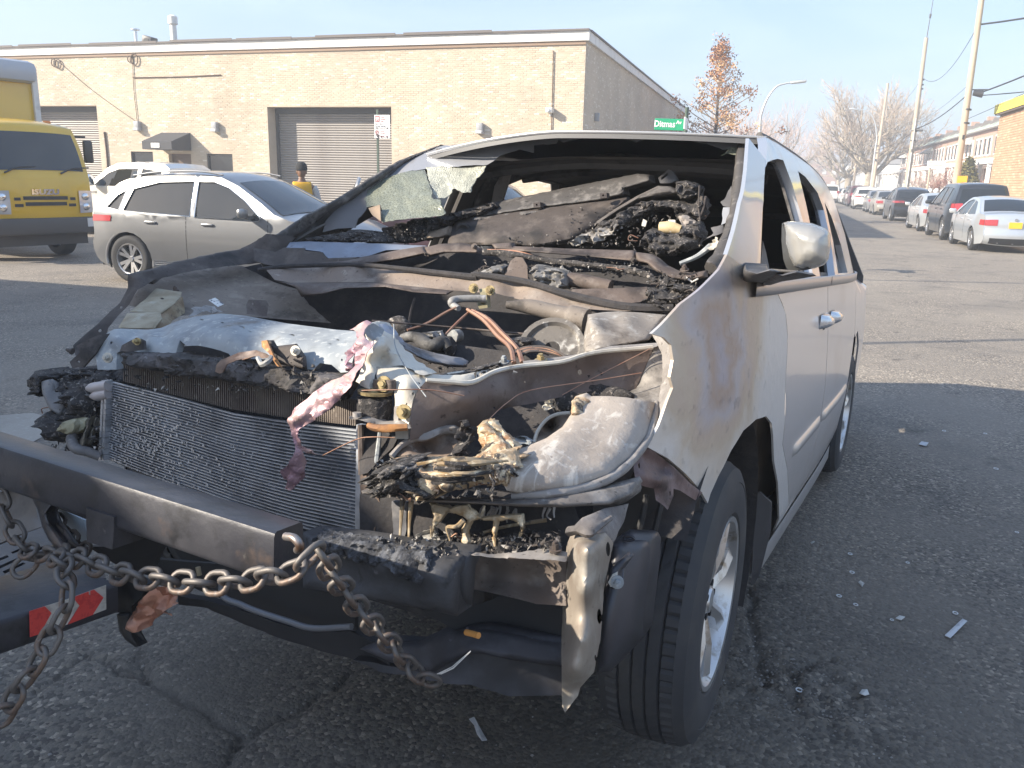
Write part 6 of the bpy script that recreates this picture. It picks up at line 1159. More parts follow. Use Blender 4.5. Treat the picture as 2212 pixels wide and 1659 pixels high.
# ---- dark bay
def soot_sheet(nm, pts, m=soot, **k): return sheet(nm, VF, pts, m, VAN, th=.004, step=30, **k)
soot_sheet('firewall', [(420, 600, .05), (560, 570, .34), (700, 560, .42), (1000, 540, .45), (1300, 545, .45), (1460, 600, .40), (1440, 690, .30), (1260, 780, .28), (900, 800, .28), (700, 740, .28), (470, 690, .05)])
soot_sheet('engine_void', [(250, 760, -.48), (500, 740, -.40), (800, 720, -.25), (1100, 760, -.22), (1290, 770, -.2), (1420, 790, -.18), (1415, 900, -.26), (1380, 1000, -.36), (1290, 1150, -.45), (1230, 1180, -.5), (900, 1180, -.55), (770, 1180, -.58), (500, 1100, -.58), (250, 1000, -.58)])  # dark backing sheet standing in for the shaded hollow of the bay
# ---- left inner wing
wing = Z('A', (800, 150, -.30), (960, 112, -.18), (1250, 100, 0), (1450, 95, .08), (1620, 180, .06), (1800, 240, .04), (1850, 330, .0), (2000, 440, -.02), (1780, 425, -.10), (1500, 400, -.22), (1300, 386, -.30), (1100, 395, -.38), (960, 425, -.44), (900, 360, -.40), (760, 330, -.40), (840, 245, -.36))
wing = [(a, b_, d+.14) for a, b_, d in wing]
sheet('inner_wing', VF, wing, burnt('wing_brown', (.20, .165, .135), (.05, .04, .034), (.34, .30, .25), .50, .62), VAN, th=.005, step=9, nz=(.012, 7), seed=5)
fl = Z('A', (790, 152, -.915), (920, 122, -.90), (940, 150, -.89), (962, 168, -.88), (880, 215, -.86), (830, 240, -.86), (800, 300, -.86), (772, 340, -.87), (700, 420, -.87), (655, 470, -.88), (640, 510, -.87), (560, 590, -.87), (520, 640, -.86), (470, 640, -.87), (460, 580, -.90), (560, 480, -.905), (650, 400, -.915), (740, 320, -.92), (780, 230, -.92))
sheet('fender_ledge', VF, fl, brownd, VAN, ax=0, th=.01, step=8, holes=[zh('A', 740, 347, 15, 9, 8), zh('A', 608, 487, 18, 11, 8)], nz=(.008, 9))
sheet('left_fender', VF, [(283, 595, -.92), (358, 577, -.94), (465, 551, -.945), (530, 540, -.93), (560, 524, -.90), (592, 506, -.86), (640, 512, -.83), (610, 545, -.84), (560, 568, -.86), (490, 575, -.88), (420, 585, -.89), (350, 600, -.90), (332, 614, -.89), (318, 600, -.90)], brownd, VAN, ax=0, th=.03, step=8, nz=(.012, 8), rag=.8)
vs('wing_bracket', 'G', [(425, 692, -.72), (520, 640, -.70), (610, 602, -.68), (690, 590, -.66), (640, 660, -.68), (580, 760, -.70), (480, 870, -.72), (392, 876, -.74), (370, 825, -.74), (456, 745, -.72)], brownd, th=.006, step=8, holes=[[Z('G', p)[0] for p in ((418, 822), (440, 806), (460, 824), (438, 840))]])
bolt('G', 395, 738, -.74, .009, brownd, nrm=(-1, -.3, .2))
vs('battery_tray', 'G', [(860, 412, -.40), (1000, 300, -.28), (1080, 215, -.20), (1290, 245, -.18), (1290, 290, -.22), (1210, 360, -.30), (1120, 425, -.36), (1000, 415, -.38)], tray, th=.006, step=8, holes=[zh('G', 1137, 300, 22, 8, 8)], bulge=.01, bw=8, nz=(.004, 9))
vs('battery_tray', 'G', [(1122, 428, -.36), (1215, 362, -.30), (1300, 285, -.23), (1312, 420, -.26), (1215, 485, -.34), (1180, 545, -.40), (1070, 552, -.46), (1125, 475, -.40)], M('tray_side', (.24, .17, .10), .7, .2, layers=[((.36, .30, .2), 12, .5, .66), ((.08, .05, .04), 16, .56, .68)]), th=.006, step=8, holes=[zh('G', 1218, 440, 9, 22, 8), zh('G', 1258, 400, 5, 12, 6)], nz=(.006, 10))
vs('battery_tray', 'G', [(775, 545, -.52), (850, 420, -.42), (1000, 412, -.41), (1112, 416, -.40), (1122, 470, -.44), (1065, 552, -.50), (900, 550, -.52)], tray, th=.006, step=8, bulge=.012, bw=9, nz=(.004, 9), seed=3)
bolt('G', 1250, 240, -.17, .011, brown, nrm=(0, -.3, 1))
vs('paper_label', 'G', [(1522, 312, -.22), (1575, 292, -.20), (1648, 345, -.21), (1600, 368, -.24)], M('label_white', (.62, .62, .60), .6, layers=[((.10, .10, .12), 70, .56, .6)]), th=.002, step=8)
vs('ash_flakes', 'G', [(1370, 450, -.28), (1380, 380, -.24), (1480, 355, -.2), (1600, 410, -.2), (1500, 420, -.22), (1420, 400, -.24)], burnt('ash_left', (.30, .29, .28), light=(.55, .54, .53)), th=.01, step=5, rag=2, nz=(.03, 26), seed=21)
vs('wing_plate', 'A', [(1485, 330, -.16), (1500, 300, -.14), (1600, 305, -.08), (1612, 330, -.08), (1600, 400, -.12), (1490, 385, -.18)], brown, th=.006, step=8, holes=[zh('A', 1520, 325, 10, n=8), zh('A', 1520, 380, 5, n=6)])
# ---- upper tie bar
tb = Z('A', (690, 477, -.60), (860, 486, -.56), (970, 470, -.54), (1080, 425, -.53), (1180, 401, -.53), (1300, 386, -.53), (1450, 400, -.53), (1700, 446, -.53), (2000, 484, -.53), (2145, 495, -.53), (2170, 530, -.58), (2135, 640, -.66), (2111, 735, -.68), (2055, 740, -.68), (2000, 692, -.68), (1930, 682, -.68), (1890, 722, -.69), (1840, 720, -.69), (1700, 665, -.68), (1400, 652, -.68), (1380, 625, -.68), (1330, 607, -.68), (1270, 592, -.68), (1200, 577, -.68), (1130, 577, -.68), (1085, 545, -.67), (1062, 622, -.69), (880, 622, -.69), (740, 602, -.68), (702, 622, -.68), (700, 722, -.71), (590, 722, -.71), (572, 600, -.68), (600, 530, -.64))
tbi = Z('A', (700, 500, -.64), (900, 505, -.63), (1050, 495, -.63), (1200, 465, -.63), (1400, 470, -.63), (1700, 530, -.63), (1950, 570, -.63), (1500, 430, -.56), (1900, 500, -.56), (1400, 560, -.67), (1750, 610, -.67))
TB = sheet('upper_tie_bar', VF, tb, galv, VAN, inner=tbi, th=.02, step=7, nz=(.0022, 9), holes=[zh('A', 1215, 422, 13, 5, 8), zh('A', 1338, 440, 13, 5, 8), zh('A', 1452, 470, 26, 10, 10), zh('A', 1508, 493, 11, 5, 8), zh('A', 1755, 517, 20, 9, 10), zh('A', 2036, 545, 12, 6, 8), zh('A', 1990, 568, 10, 4, 8), zh('A', 2063, 663, 6, 8, 8), zh('A', 672, 561, 7, 12, 8, .5), zh('A', 655, 648, 9, 10, 8)])
bolt('A', 655, 650, -.725, .014, cream); bolt('A', 832, 552, -.715, .010, brass); bolt('A', 1785, 607, -.70, .012, galv)
vs('tie_bracket', 'A', [(735, 575, -.71), (790, 545, -.705), (840, 535, -.70), (868, 550, -.70), (872, 600, -.71), (800, 612, -.72), (722, 612, -.72)], brownd, th=.006, step=8)
vs('latch_plate', 'A', [(1600, 545, -.695), (1640, 545, -.695), (1660, 580, -.70), (1780, 566, -.69), (1835, 645, -.70), (1842, 722, -.71), (1760, 705, -.71), (1690, 690, -.71), (1640, 640, -.70)], brownd, th=.006, step=8, bulge=.01, bw=8); bolt('A', 1785, 607, -.71, .012, cream)
vs('latch_strip', 'A', [(1577, 548, -.72), (1610, 544, -.72), (1650, 640, -.74), (1697, 708, -.75), (1670, 700, -.75), (1620, 620, -.74), (1580, 585, -.72)], rust, th=.004, step=8)
vs('latch_strap', 'A', [(1294, 735, -.79), (1310, 690, -.78), (1340, 662, -.77), (1440, 618, -.75), (1540, 604, -.74), (1600, 625, -.74), (1635, 645, -.74), (1590, 655, -.75), (1540, 640, -.75), (1430, 665, -.77), (1370, 690, -.78), (1340, 740, -.79), (1320, 746, -.79)], burnt('strap_brown', (.26, .18, .13), (.10, .06, .045), (.42, .36, .32)), th=.003, step=7, nz=(.004, 12))
vt('latch_hook', 'A', [(1555, 650, -.76, .005), (1580, 690, -.77, .006), (1620, 670, -.77, .006), (1635, 645, -.75, .005)], galv, n=6)
# radiator with its char crust, condenser with tubes
vs('radiator_char', 'A', [(722, 625, -.70), (890, 618, -.70), (1062, 620, -.69), (1130, 640, -.69), (1400, 660, -.68), (1500, 685, -.68), (1700, 700, -.69), (1890, 735, -.69), (2080, 765, -.69), (2100, 850, -.70), (2070, 905, -.71), (1880, 880, -.71), (1700, 838, -.71), (1400, 792, -.71), (1000, 742, -.71), (740, 692, -.71)], M('crusted_tank', (.05, .045, .043), .9, layers=[((.11, .10, .10), 20, .46, .62), ((.02, .02, .02), 60, .55, .66), ((.2, .19, .185), 90, .62, .7)], bump=[(60, .7, .008)]), th=.03, step=6, nz=(.02, 26), bulge=.03, bw=9, rag=1, seed=22)
rtop = Z('A', (745, 684), (1000, 735), (1400, 797), (1750, 850), (2060, 902), (2140, 915)); rbot = Z('A', (745, 792), (1000, 862), (1400, 962), (1750, 1015), (2060, 1050), (2140, 1060))
def along(c, u): xs_ = [p[0] for p in c]; x = xs_[0]+(xs_[-1]-xs_[0])*u; return x, float(np.interp(x, xs_, [p[1] for p in c]))
sheet('radiator_core', VF, [p+(-.66,) for p in rtop]+[p+(-.68,) for p in reversed(rbot)], M('core_dark', (.05, .042, .038), .9), VAN, th=.03, step=20)
fv = None
for k in range(112):
    u = k/111; a = VF.at(*along(rtop, u), 1, -.682); b_ = VF.at(*along(rbot, u), 1, -.695); m = MB(); w = np.array([.0016, 0, 0]); f = np.array([0, .02, 0]); m.add([a-w, a+w, b_+w, b_-w, a-w+f, a+w+f, b_+w+f, b_-w+f], [(0, 3, 2, 1), (0, 4, 7, 3), (1, 2, 6, 5)]); m.build('radiator_fin', finb, VAN)
ct = [(235, 822), (298, 837), (358, 852), (405, 864), (500, 891), (620, 909), (756, 925), (774, 927)]; cb = [(228, 990), (300, 1020), (358, 1042), (405, 1058), (500, 1094), (620, 1135), (756, 1168), (770, 1172)]
def cpt(u, v, d): a = along(ct, u); b_ = along(cb, u); return VF.at(a[0]+(b_[0]-a[0])*v, a[1]+(b_[1]-a[1])*v, 1, d)
us_ = np.linspace(0, 1, 13)
V, F = grid_geo(lambda u, v: cpt(u, v, -.712), list(us_), list(np.linspace(0, 1, 6))); mo('condenser_fins', V, [tuple(reversed(f)) for f in F], finm, VAN, True)
for k in range(31):
    v = (k+.5)/31; m = MB(); top = []; 
    for u in us_: p = cpt(u, v, -.718+.003*noise.noise(Vector((u*6, v*5, 1)))); top.append(p)
    h = np.array([0, 0, .0014]); dd = np.array([0, .006, 0]); V = []; F = []
    for p in top: V += [p-h, p+h, p+h+dd, p-h+dd]
    for i in range(len(top)-1): F += [(4*i, 4*i+4, 4*i+5, 4*i+1), (4*i+1, 4*i+5, 4*i+6, 4*i+2), (4*i+3, 4*i+7, 4*i+4, 4*i)]
    m.add(V, F); m.build('condenser_tube', alu, VAN)
rnd = random.Random(5); m = MB()
for k in range(520):
    u = abs(rnd.gauss(0, .22))+.02; v = min(.98, max(.05, rnd.gauss(.6, .25)))
    if u > .62: continue
    p = cpt(u, v, -.721); s = rnd.uniform(.0015, .004); w = rnd.uniform(.5, 1.6); m.add([p+np.array([-s*w, 0, -s]), p+np.array([s*w, -.001, -s*.5]), p+np.array([s*.6, -.001, s]), p+np.array([-s*.8, 0, s*.8])], [(0, 1, 2, 3)])
tag(m.build('bent_fins', M('bright_fin', (.62, .63, .65), .4, .6), VAN), kind='stuff')
m = MB()
for du in (-.012, .0): 
    for v0 in np.linspace(0, .95, 14): a = cpt(du, v0, -.724); m.box(a+np.array([0, 0, -.006]), (.008, .018, .0135))
m.build('condenser_header', alu, VAN)
sheet('condenser_header', VF, [(770, 917, -.725), (782, 919, -.725), (779, 1170, -.735), (766, 1168, -.735)], alu, VAN, th=.015, step=12)
for a, b_ in (((512, 1045), (690, 1020)), ((548, 1110), (690, 1085))): vt('hose_fitting', 'G', [(a[0]+5, a[1], -.735, .006), (a[0]+40, a[1]-4, -.735, .012), (a[0]+60, a[1]-6, -.735, .013), (b_[0], b_[1], -.73, .013)], M('pinkish_alloy', (.52, .47, .46), .5, .3), n=12, smooth_path=False)
# left lamp remains
vs('melted_lamp', 'G', [(28, 1040, -.62), (40, 960, -.62), (90, 900, -.60), (180, 885, -.58), (262, 895, -.57), (270, 985, -.60), (150, 985, -.63), (125, 1060, -.65), (122, 1115, -.66), (80, 1095, -.65), (35, 1100, -.64)], char, th=.06, step=5, rag=2, nz=(.03, 30), bulge=.05, bw=14, seed=23)
vs('lamp_bracket', 'G', [(130, 985, -.66), (200, 970, -.66), (250, 1000, -.65), (275, 1060, -.65), (325, 1075, -.65), (305, 1115, -.66), (355, 1195, -.67), (285, 1272, -.70), (200, 1215, -.70), (145, 1090, -.69)], burnt('bracket_grey', (.20, .19, .185), light=(.32, .31, .30)), th=.01, step=8, holes=[[Z('G', p)[0] for p in ((220, 1064), (300, 1062), (300, 1074), (220, 1078))]], bulge=.01, bw=8)
vs('melted_lamp', 'G', [(265, 905, -.58), (380, 890, -.57), (480, 870, -.56), (600, 870, -.56), (655, 910, -.58), (660, 1200, -.62), (655, 1500, -.66), (640, 1615, -.68), (480, 1570, -.70), (330, 1520, -.72), (180, 1470, -.73), (172, 1340, -.71), (200, 1220, -.69), (285, 1270, -.68), (355, 1195, -.66), (300, 1080, -.63), (270, 1000, -.61)], char, th=.05, step=6, rag=2.5, nz=(.06, 14), bulge=.05, bw=30, seed=24)
vs('melted_lamp', 'G', [(300, 1390, -.75), (305, 1330, -.75), (380, 1300, -.74), (430, 1340, -.73), (430, 1420, -.74), (360, 1440, -.75)], M('yellow_foam', (.30, .27, .17), .85, layers=[((.14, .12, .08), 12, .48, .62), ((.42, .39, .28), 18, .56, .68)], bump=(40, .8, .01)), th=.03, step=6, nz=(.02, 24), bulge=.03, bw=10, seed=25)
vs('melted_lamp', 'G', [(470, 1400, -.74), (500, 1300, -.72), (530, 1280, -.72), (520, 1400, -.73), (515, 1520, -.75), (480, 1530, -.75)], burnt('dirty_tan', (.22, .19, .14)), th=.02, step=6, nz=(.02, 20), bulge=.02, bw=8, seed=26)
vt('lamp_pipe', 'G', [(400, 1440, -.76, .012), (385, 1470, -.77, .013), (420, 1540, -.78, .013), (520, 1570, -.76, .012), (620, 1610, -.74, .011)], burnt('pipe_grey', (.22, .21, .21)), n=10)
vs('ash_flakes', 'G', [(340, 1145, -.70), (420, 1125, -.69), (540, 1090, -.68), (550, 1120, -.68), (440, 1160, -.69), (380, 1180, -.70)], burnt('ash_left'[:] if 0 else 'ash_left', (.3, .29, .28)), th=.01, step=5, rag=1.5, nz=(.03, 28), seed=27)
# ---- folded right end of the tie bar, catch plate and mount
vs('tie_bar_fold', 'F', [(560, 110, -.62), (640, 90, -.58), (740, 110, -.52), (840, 230, -.55), (910, 390, -.60), (1050, 492, -.62), (1230, 622, -.64), (1120, 645, -.70), (900, 545, -.68), (650, 552, -.70), (640, 620, -.72), (600, 780, -.75), (520, 740, -.74), (440, 705, -.73), (500, 560, -.71), (520, 400, -.69), (560, 250, -.66)], cream, th=.01, step=6, nz=(.018, 13), inner=Z('F', (690, 310, -.70), (600, 420, -.72), (720, 470, -.66), (900, 400, -.63)), seed=31)
vs('folded_foil', 'F', [(560, 150, -.68), (620, 110, -.66), (680, 160, -.64), (700, 260, -.66), (640, 330, -.69), (580, 420, -.71), (555, 330, -.70)], galv, th=.004, step=6, nz=(.03, 16), seed=32)
vs('folded_foil', 'F', [(690, 120, -.58), (760, 110, -.56), (830, 200, -.56), (920, 300, -.55), (880, 310, -.57), (800, 270, -.60), (720, 240, -.62)], M('iridescent_foil', (.32, .34, .40), .4, .5, layers=[((.22, .42, .5), 9, .52, .66), ((.42, .34, .26), 12, .5, .66), ((.10, .09, .1), 20, .58, .7)]), th=.004, step=6, nz=(.03, 16), seed=33)
vs('radiator_duct', 'F', [(830, 255, -.50), (900, 300, -.48), (1000, 350, -.46), (1200, 410, -.42), (1400, 450, -.40), (1520, 468, -.38), (1572, 500, -.38), (1556, 562, -.40), (1400, 555, -.43), (1200, 505, -.46), (1050, 450, -.49), (930, 370, -.52), (850, 310, -.54)], M('duct_blue_grey', (.20, .20, .215), .55, .2, layers=[((.42, .46, .50), 8, .55, .7), ((.08, .075, .075), 12, .52, .68)]), th=.01, step=6, bulge=.03, bw=9, nz=(.008, 14), seed=34)
plate = Z('F', (640, 562, -.70), (760, 545, -.68), (930, 540, -.66), (1060, 580, -.66), (1140, 625, -.67), (1300, 640, -.62), (1500, 640, -.58), (1700, 600, -.52), (1914, 555, -.46), (1914, 612, -.48), (1700, 680, -.54), (1640, 705, -.57), (1420, 710, -.62), (1200, 695, -.68), (1060, 780, -.73), (1020, 900, -.74), (985, 1130, -.76), (972, 1290, -.77), (850, 1290, -.76), (835, 1000, -.75), (830, 760, -.74), (740, 700, -.735), (660, 690, -.73))
sheet('catch_plate', VF, plate, cream, VAN, th=.006, step=7, nz=(.005, 10), holes=[zh('F', 1076, 726, 16, 13, 8), zh('F', 1018, 832, 13, 18, 8), zh('F', 952, 940, 9, 20, 6, .4)], inner=Z('F', (960, 690, -.735), (900, 900, -.75), (1000, 600, -.68)))
vs('catch_flange', 'D', [(1250, 387, -.46), (1430, 366, -.40), (1560, 350, -.36), (1800, 292, -.28), (2160, 266, -.20), (2085, 298, -.23), (1700, 333, -.34), (1500, 390, -.40), (1260, 415, -.48)], greyb, th=.004, step=7, holes=[zh('D', 1712, 325, 20, 5, 8)])
apr = Z('D', (640, 508, -.735), (790, 518, -.70), (930, 521, -.66), (1080, 451, -.56), (1250, 417, -.49), (1430, 400, -.44), (1500, 390, -.42), (1700, 333, -.35), (2072, 300, -.24), (2065, 318, -.24), (2010, 450, -.27), (1960, 562, -.30), (1880, 582, -.32), (1700, 572, -.36), (1500, 612, -.42), (1280, 660, -.50), (1100, 692, -.56), (960, 792, -.62), (850, 842, -.66), (640, 862, -.74), (535, 890, -.77), (540, 700, -.765), (580, 580, -.75))
sheet('wing_rail', VF, apr, burnt('rail_brown', (.155, .12, .105), (.06, .047, .042), (.25, .215, .19), .55, .66, .65, .3, 6), VAN, th=.006, step=8, nz=(.006, 6), holes=[zh('D', 1610, 457, 17, 19, 10), zh('D', 1747, 467, 10, 11, 8), zh('D', 1255, 521, 10, 10, 8), zh('D', 1060, 686, 10, 10, 8)], inner=Z('D', (900, 640, -.69), (1300, 560, -.47), (1700, 450, -.33), (1100, 620, -.585), (760, 760, -.71)))
vt('rail_lip', 'D', [(640, 506, -.74, .004), (790, 516, -.705, .005), (930, 520, -.665, .005), (1080, 450, -.565, .005), (1250, 416, -.495, .005), (1500, 390, -.425, .005), (1700, 333, -.355, .005), (2070, 299, -.245, .005)], cream, n=6)
c0 = Vector(VF.at(*Z('F', (640, 930))[0], 1, -.74)); rr_ = .034
m = MB(); m.lathe([(-.03, rr_*.9), (-.012, rr_*1.05), (.012, rr_*1.0), (.016, .0)], c0, 'z', 20); rm = m.build('rubber_mount', char, VAN, sh=60)
for v in rm.data.vertices: v.co += Vector((noise.noise(v.co*60), noise.noise(v.co*60+Vector((5, 0, 0))), noise.noise(v.co*60+Vector((0, 7, 0)))))*.005
m = MB(); m.lathe([(.020, rr_*1.02), (.026, rr_*1.04), (.026, rr_*.78), (.020, rr_*.78), (.020, rr_*1.02)], c0, 'z', 24); m.lathe([(.018, rr_*.5), (.032, rr_*.4), (.032, 0)], c0, 'z', 14); m.build('mount_cup', brass, VAN, sh=40)
vs('mount_bracket', 'F', [(362, 1070, -.79), (372, 1062, -.78), (470, 1078, -.775), (560, 1060, -.77), (640, 1075, -.765), (700, 1120, -.765), (830, 1122, -.76), (840, 960, -.755), (880, 960, -.755), (878, 1100, -.76), (972, 1145, -.765), (972, 1190, -.78), (800, 1196, -.79), (620, 1190, -.79), (560, 1120, -.79), (470, 1092, -.79), (375, 1092, -.79)], greyb, th=.02, step=6, nz=(.003, 16))
vt('mount_bracket', 'F', [(575, 1150, -.795, .006), (640, 1176, -.80, .008), (800, 1184, -.80, .008), (970, 1172, -.785, .007)], rust, n=7, wob=.3)
bolt('F', 733, 728, -.745, .017, brass); bolt('F', 935, 1015, -.762, .016, brass); vt('mount_pin', 'F', [(455, 1065, -.785, .009), (455, 1020, -.785, .009)], greyb, n=10, smooth_path=False); vt('mount_post', 'F', [(668, 770, -.745, .010), (668, 685, -.745, .010)], brown, n=10, smooth_path=False); vt('mount_post', 'F', [(805, 790, -.745, .010), (800, 690, -.745, .010)], brown, n=10, smooth_path=False)
# pink strip of scorched foil hanging over the radiator
foil = Z('F', (375, 178, -.70), (440, 130, -.70), (540, 80, -.69), (590, 105, -.69), (560, 150, -.70), (555, 300, -.74), (590, 300, -.74), (560, 420, -.76), (480, 570, -.78), (420, 690, -.79), (330, 790, -.80), (230, 900, -.80), (130, 1010, -.80), (20, 1100, -.80), (-110, 1180, -.80), (-120, 1240, -.80))+[(655, 952, -.80), (652, 962, -.80), (668, 975, -.80), (678, 985, -.80), (660, 982, -.80), (650, 972, -.80), (652, 1000, -.80), (650, 1030, -.80), (640, 1046, -.80), (628, 1060, -.79), (612, 1056, -.79), (618, 1040, -.80), (604, 1034, -.80), (608, 1016, -.80), (630, 1000, -.81), (636, 975, -.81), (626, 935, -.81), (620, 912, -.81), (632, 888, -.81)]+Z('F', (-60, 880, -.80), (40, 770, -.79), (150, 700, -.78), (280, 660, -.77), (400, 610, -.76), (440, 520, -.75), (470, 400, -.74), (490, 260, -.72), (480, 190, -.71))
sheet('scorched_foil', VF, foil, pinkfoil, VAN, th=.0025, step=6, nz=(.022, 16), seed=35)
vs('foil_scrap', 'F', [(290, 430, -.72), (400, 320, -.71), (450, 290, -.71), (470, 330, -.71), (420, 430, -.72), (440, 560, -.73), (360, 610, -.73), (340, 580, -.73), (400, 500, -.72), (330, 450, -.72)], pinkfoil, th=.004, step=5, nz=(.03, 24), rag=1.5, seed=36)
# engine bay odds and ends
vt('hose', 'F', [(920, 270, -.28, .013), (1010, 250, -.28, .014), (1100, 275, -.28, .016), (1170, 330, -.30, .018), (1240, 340, -.30, .018), (1330, 300, -.28, .016), (1390, 370, -.28, .013)], burnt('hose_grey', (.09, .086, .083), light=(.3, .29, .28)), n=10, wob=.15)
vs('sensor_block', 'F', [(1118, 205, -.25), (1230, 195, -.24), (1262, 230, -.24), (1250, 275, -.26), (1120, 268, -.27)], burnt('block_grey', (.26, .25, .24), light=(.5, .49, .47)), th=.04, step=5, nz=(.015, 30), bulge=.02, bw=6)
blob('charred_cap', VF.at(*Z('F', (900, 165))[0], 1, -.1), (.04, .03, .035), char, VAN, .3, 20, 4)
blob('charred_cap', VF.at(*Z('F', (1360, 360))[0], 1, -.25), (.028, .028, .03), char, VAN, .3, 30, 5)
m = MB(); p = Vector(VF.at(*Z('F', (1490, 235))[0], 1, -.1)); m.cyl(p, p+Vector((0, -.03, 0)), .018, n=14); m.build('plug', galv, VAN, sh=40)
vt('cross_wire', 'B', [(900, 1535, -.3, .003), (1500, 1585, -.15, .003), (2212, 1650, -.1, .003)], brown, n=5); vt('cross_wire', 'B', [(1215, 1370, .2, .004), (1190, 1450, .1, .004), (1170, 1560, 0, .004)], brownd, n=5)
for pp in ([(900, 60, -.1, .005), (1000, 125, -.15, .006), (1090, 225, -.22, .006), (1170, 300, -.28, .006), (1195, 400, -.36, .006)], [(930, 66, -.1, .005), (1030, 120, -.15, .006), (1120, 210, -.22, .006), (1215, 310, -.28, .006), (1248, 398, -.36, .006)], [(830, 45, -.08, .003), (760, 80, -.1, .004), (640, 150, -.15, .004), (520, 190, -.2, .004)], [(910, 75, -.1, .003), (840, 140, -.15, .004), (760, 220, -.2, .003)]): vt('copper_wire', 'D', pp, copper, n=6)
vs('cable_bracket', 'B', [(1688, 1300, .10), (1742, 1296, .10), (1745, 1340, .09), (1752, 1440, .05), (1690, 1448, .04), (1672, 1400, .06), (1700, 1350, .08)], M('brassy_bracket', (.32, .28, .17), .5, .5, layers=[((.14, .12, .09), 20, .5, .66)]), th=.02, step=6)
bolt('B', 1650, 1297, .09, .016, brass); bolt('B', 1772, 1312, .09, .016, brass)
vt('cable_hose', 'B', [(1740, 1375, .06, .012), (1640, 1372, .04, .011), (1540, 1376, .02, .011), (1490, 1392, 0, .012), (1498, 1420, 0, .011), (1540, 1445, -.02, .008)], burnt('hose_ash', (.24, .235, .23), light=(.45, .44, .43)), n=10)
pc = Vector(VF.at(*Z('D', (1440, 330))[0], 1, -.15)); m = MB(); m.lathe([(0, .085), (-.03, .085), (-.03, .072), (-.02, .066), (-.02, .02)], (0, 0, 0), 'y', 28); fan = m.build('pulley', burnt('speckled_grey', (.15, .135, .12), (.04, .035, .035), (.46, .44, .41), .48, .56), VAN, sh=40); fan.location = pc; fan.rotation_euler = (R(-35), 0, R(15))
for k in range(5): vt('harness', 'D', [(1180+10*k, 330+8*k, -.3, .004), (1270+8*k, 300+6*k, -.28, .004), (1400+6*k, 300+9*k, -.26, .004), (1500+6*k, 345+5*k, -.27, .004), (1540+4*k, 385+2*k, -.3, .004)], copper if k % 2 else brownd, n=5)
for pts, sd_ in (([(700, 470, -.55), (820, 455, -.52), (900, 440, -.50), (1040, 400, -.46), (1170, 385, -.42), (1040, 425, -.48), (920, 465, -.54), (820, 480, -.57)], 41), ([(1180, 240, -.2), (1260, 235, -.2), (1300, 260, -.22), (1240, 300, -.25), (1200, 330, -.27)], 42)): vs('cinders', 'D', pts, char, th=.03, step=4.5, rag=1, nz=(.03, 40), bulge=.02, bw=6, seed=sd_)
vs('clip', 'D', [(770, 462, -.56), (850, 452, -.54), (855, 478, -.56), (790, 486, -.58)], cream, th=.02, step=6, nz=(.006, 20)); bolt('D', 1365, 388, -.42, .016, brass, nrm=(0, -.3, 1)); bolt('D', 1133, 400, -.44, .013, galv, nrm=(0, -.3, 1))
twr = Z('D', (1660, 92, -.05), (1750, 78, 0), (1850, 72, .05), (2000, 80, .08), (2150, 96, .08), (2100, 170, .0), (2070, 215, -.06), (2040, 255, -.12), (1850, 300, -.18), (1700, 330, -.22), (1638, 335, -.22), (1630, 220, -.14))
sheet('strut_tower', VF, twr, burnt('tower_grey', (.27, .24, .21), (.10, .085, .075), (.42, .40, .37), .52, .57), VAN, th=.01, step=7, nz=(.008, 7), bulge=.03, bw=10, inner=Z('D', (1680, 130, -.13), (1900, 120, -.04), (1850, 220, -.14)))
# ---- right headlamp: ashed lens, melted arm, drips
len_ = Z('D', (1128, 962, -.76), (1250, 936, -.72), (1400, 872, -.66), (1500, 802, -.60), (1555, 722, -.54), (1560, 640, -.50), (1590, 607, -.47), (1640, 590, -.45), (1670, 612, -.44), (1780, 612, -.42), (1900, 622, -.40), (2000, 640, -.38), (2092, 655, -.36), (2078, 740, -.40), (2040, 870, -.47), (1940, 1005, -.57), (1800, 1122, -.66), (1600, 1192, -.73), (1400, 1218, -.78), (1250, 1232, -.80), (1150, 1205, -.81), (1098, 1110, -.80), (1105, 1015, -.78))
sheet('headlight', VF, len_, ash, VAN, th=.012, step=7, bulge=.06, bw=62, nz=(.0012, 10), ang=80, bedge=[Z('D', (900, 1000), (1128, 962), (1250, 936), (1400, 872), (1500, 802), (1555, 722), (1560, 600), (1560, 500)), Z('D', (2150, 500), (2100, 650), (2078, 740), (2040, 870), (1940, 1005), (1800, 1122), (1600, 1192), (1400, 1218), (1250, 1232), (900, 1240))], inner=Z('D', (1800, 800, -.50), (1600, 950, -.62), (1350, 1080, -.74)))
vs('melted_skin', 'D', [(1050, 960, -.80), (1130, 945, -.80), (1240, 925, -.77), (1215, 965, -.785), (1290, 985, -.785), (1230, 1010, -.80), (1250, 1060, -.82), (1190, 1050, -.825), (1215, 1120, -.845), (1160, 1105, -.845), (1150, 1180, -.85), (1080, 1160, -.85), (1060, 1060, -.84)], melt, th=.008, step=4, bulge=.02, bw=14, nz=(.012, 40), rag=1.2, seed=81)
vs('melted_skin', 'D', [(1555, 730, -.56), (1560, 640, -.52), (1590, 606, -.49), (1640, 592, -.47), (1690, 640, -.49), (1640, 680, -.51), (1650, 720, -.53), (1600, 735, -.55)], melt, th=.006, step=4, bulge=.03, bw=16, nz=(.006, 40), rag=.8, seed=82)
vt('headlight_rim', 'D', [(1180, 1238, -.82, .007), (1400, 1226, -.80, .008), (1600, 1198, -.75, .008), (1800, 1128, -.68, .009), (1945, 1010, -.59, .009), (2045, 872, -.49, .008), (2085, 740, -.42, .007), (2096, 650, -.37, .006)], greyb, n=8, wob=.2)
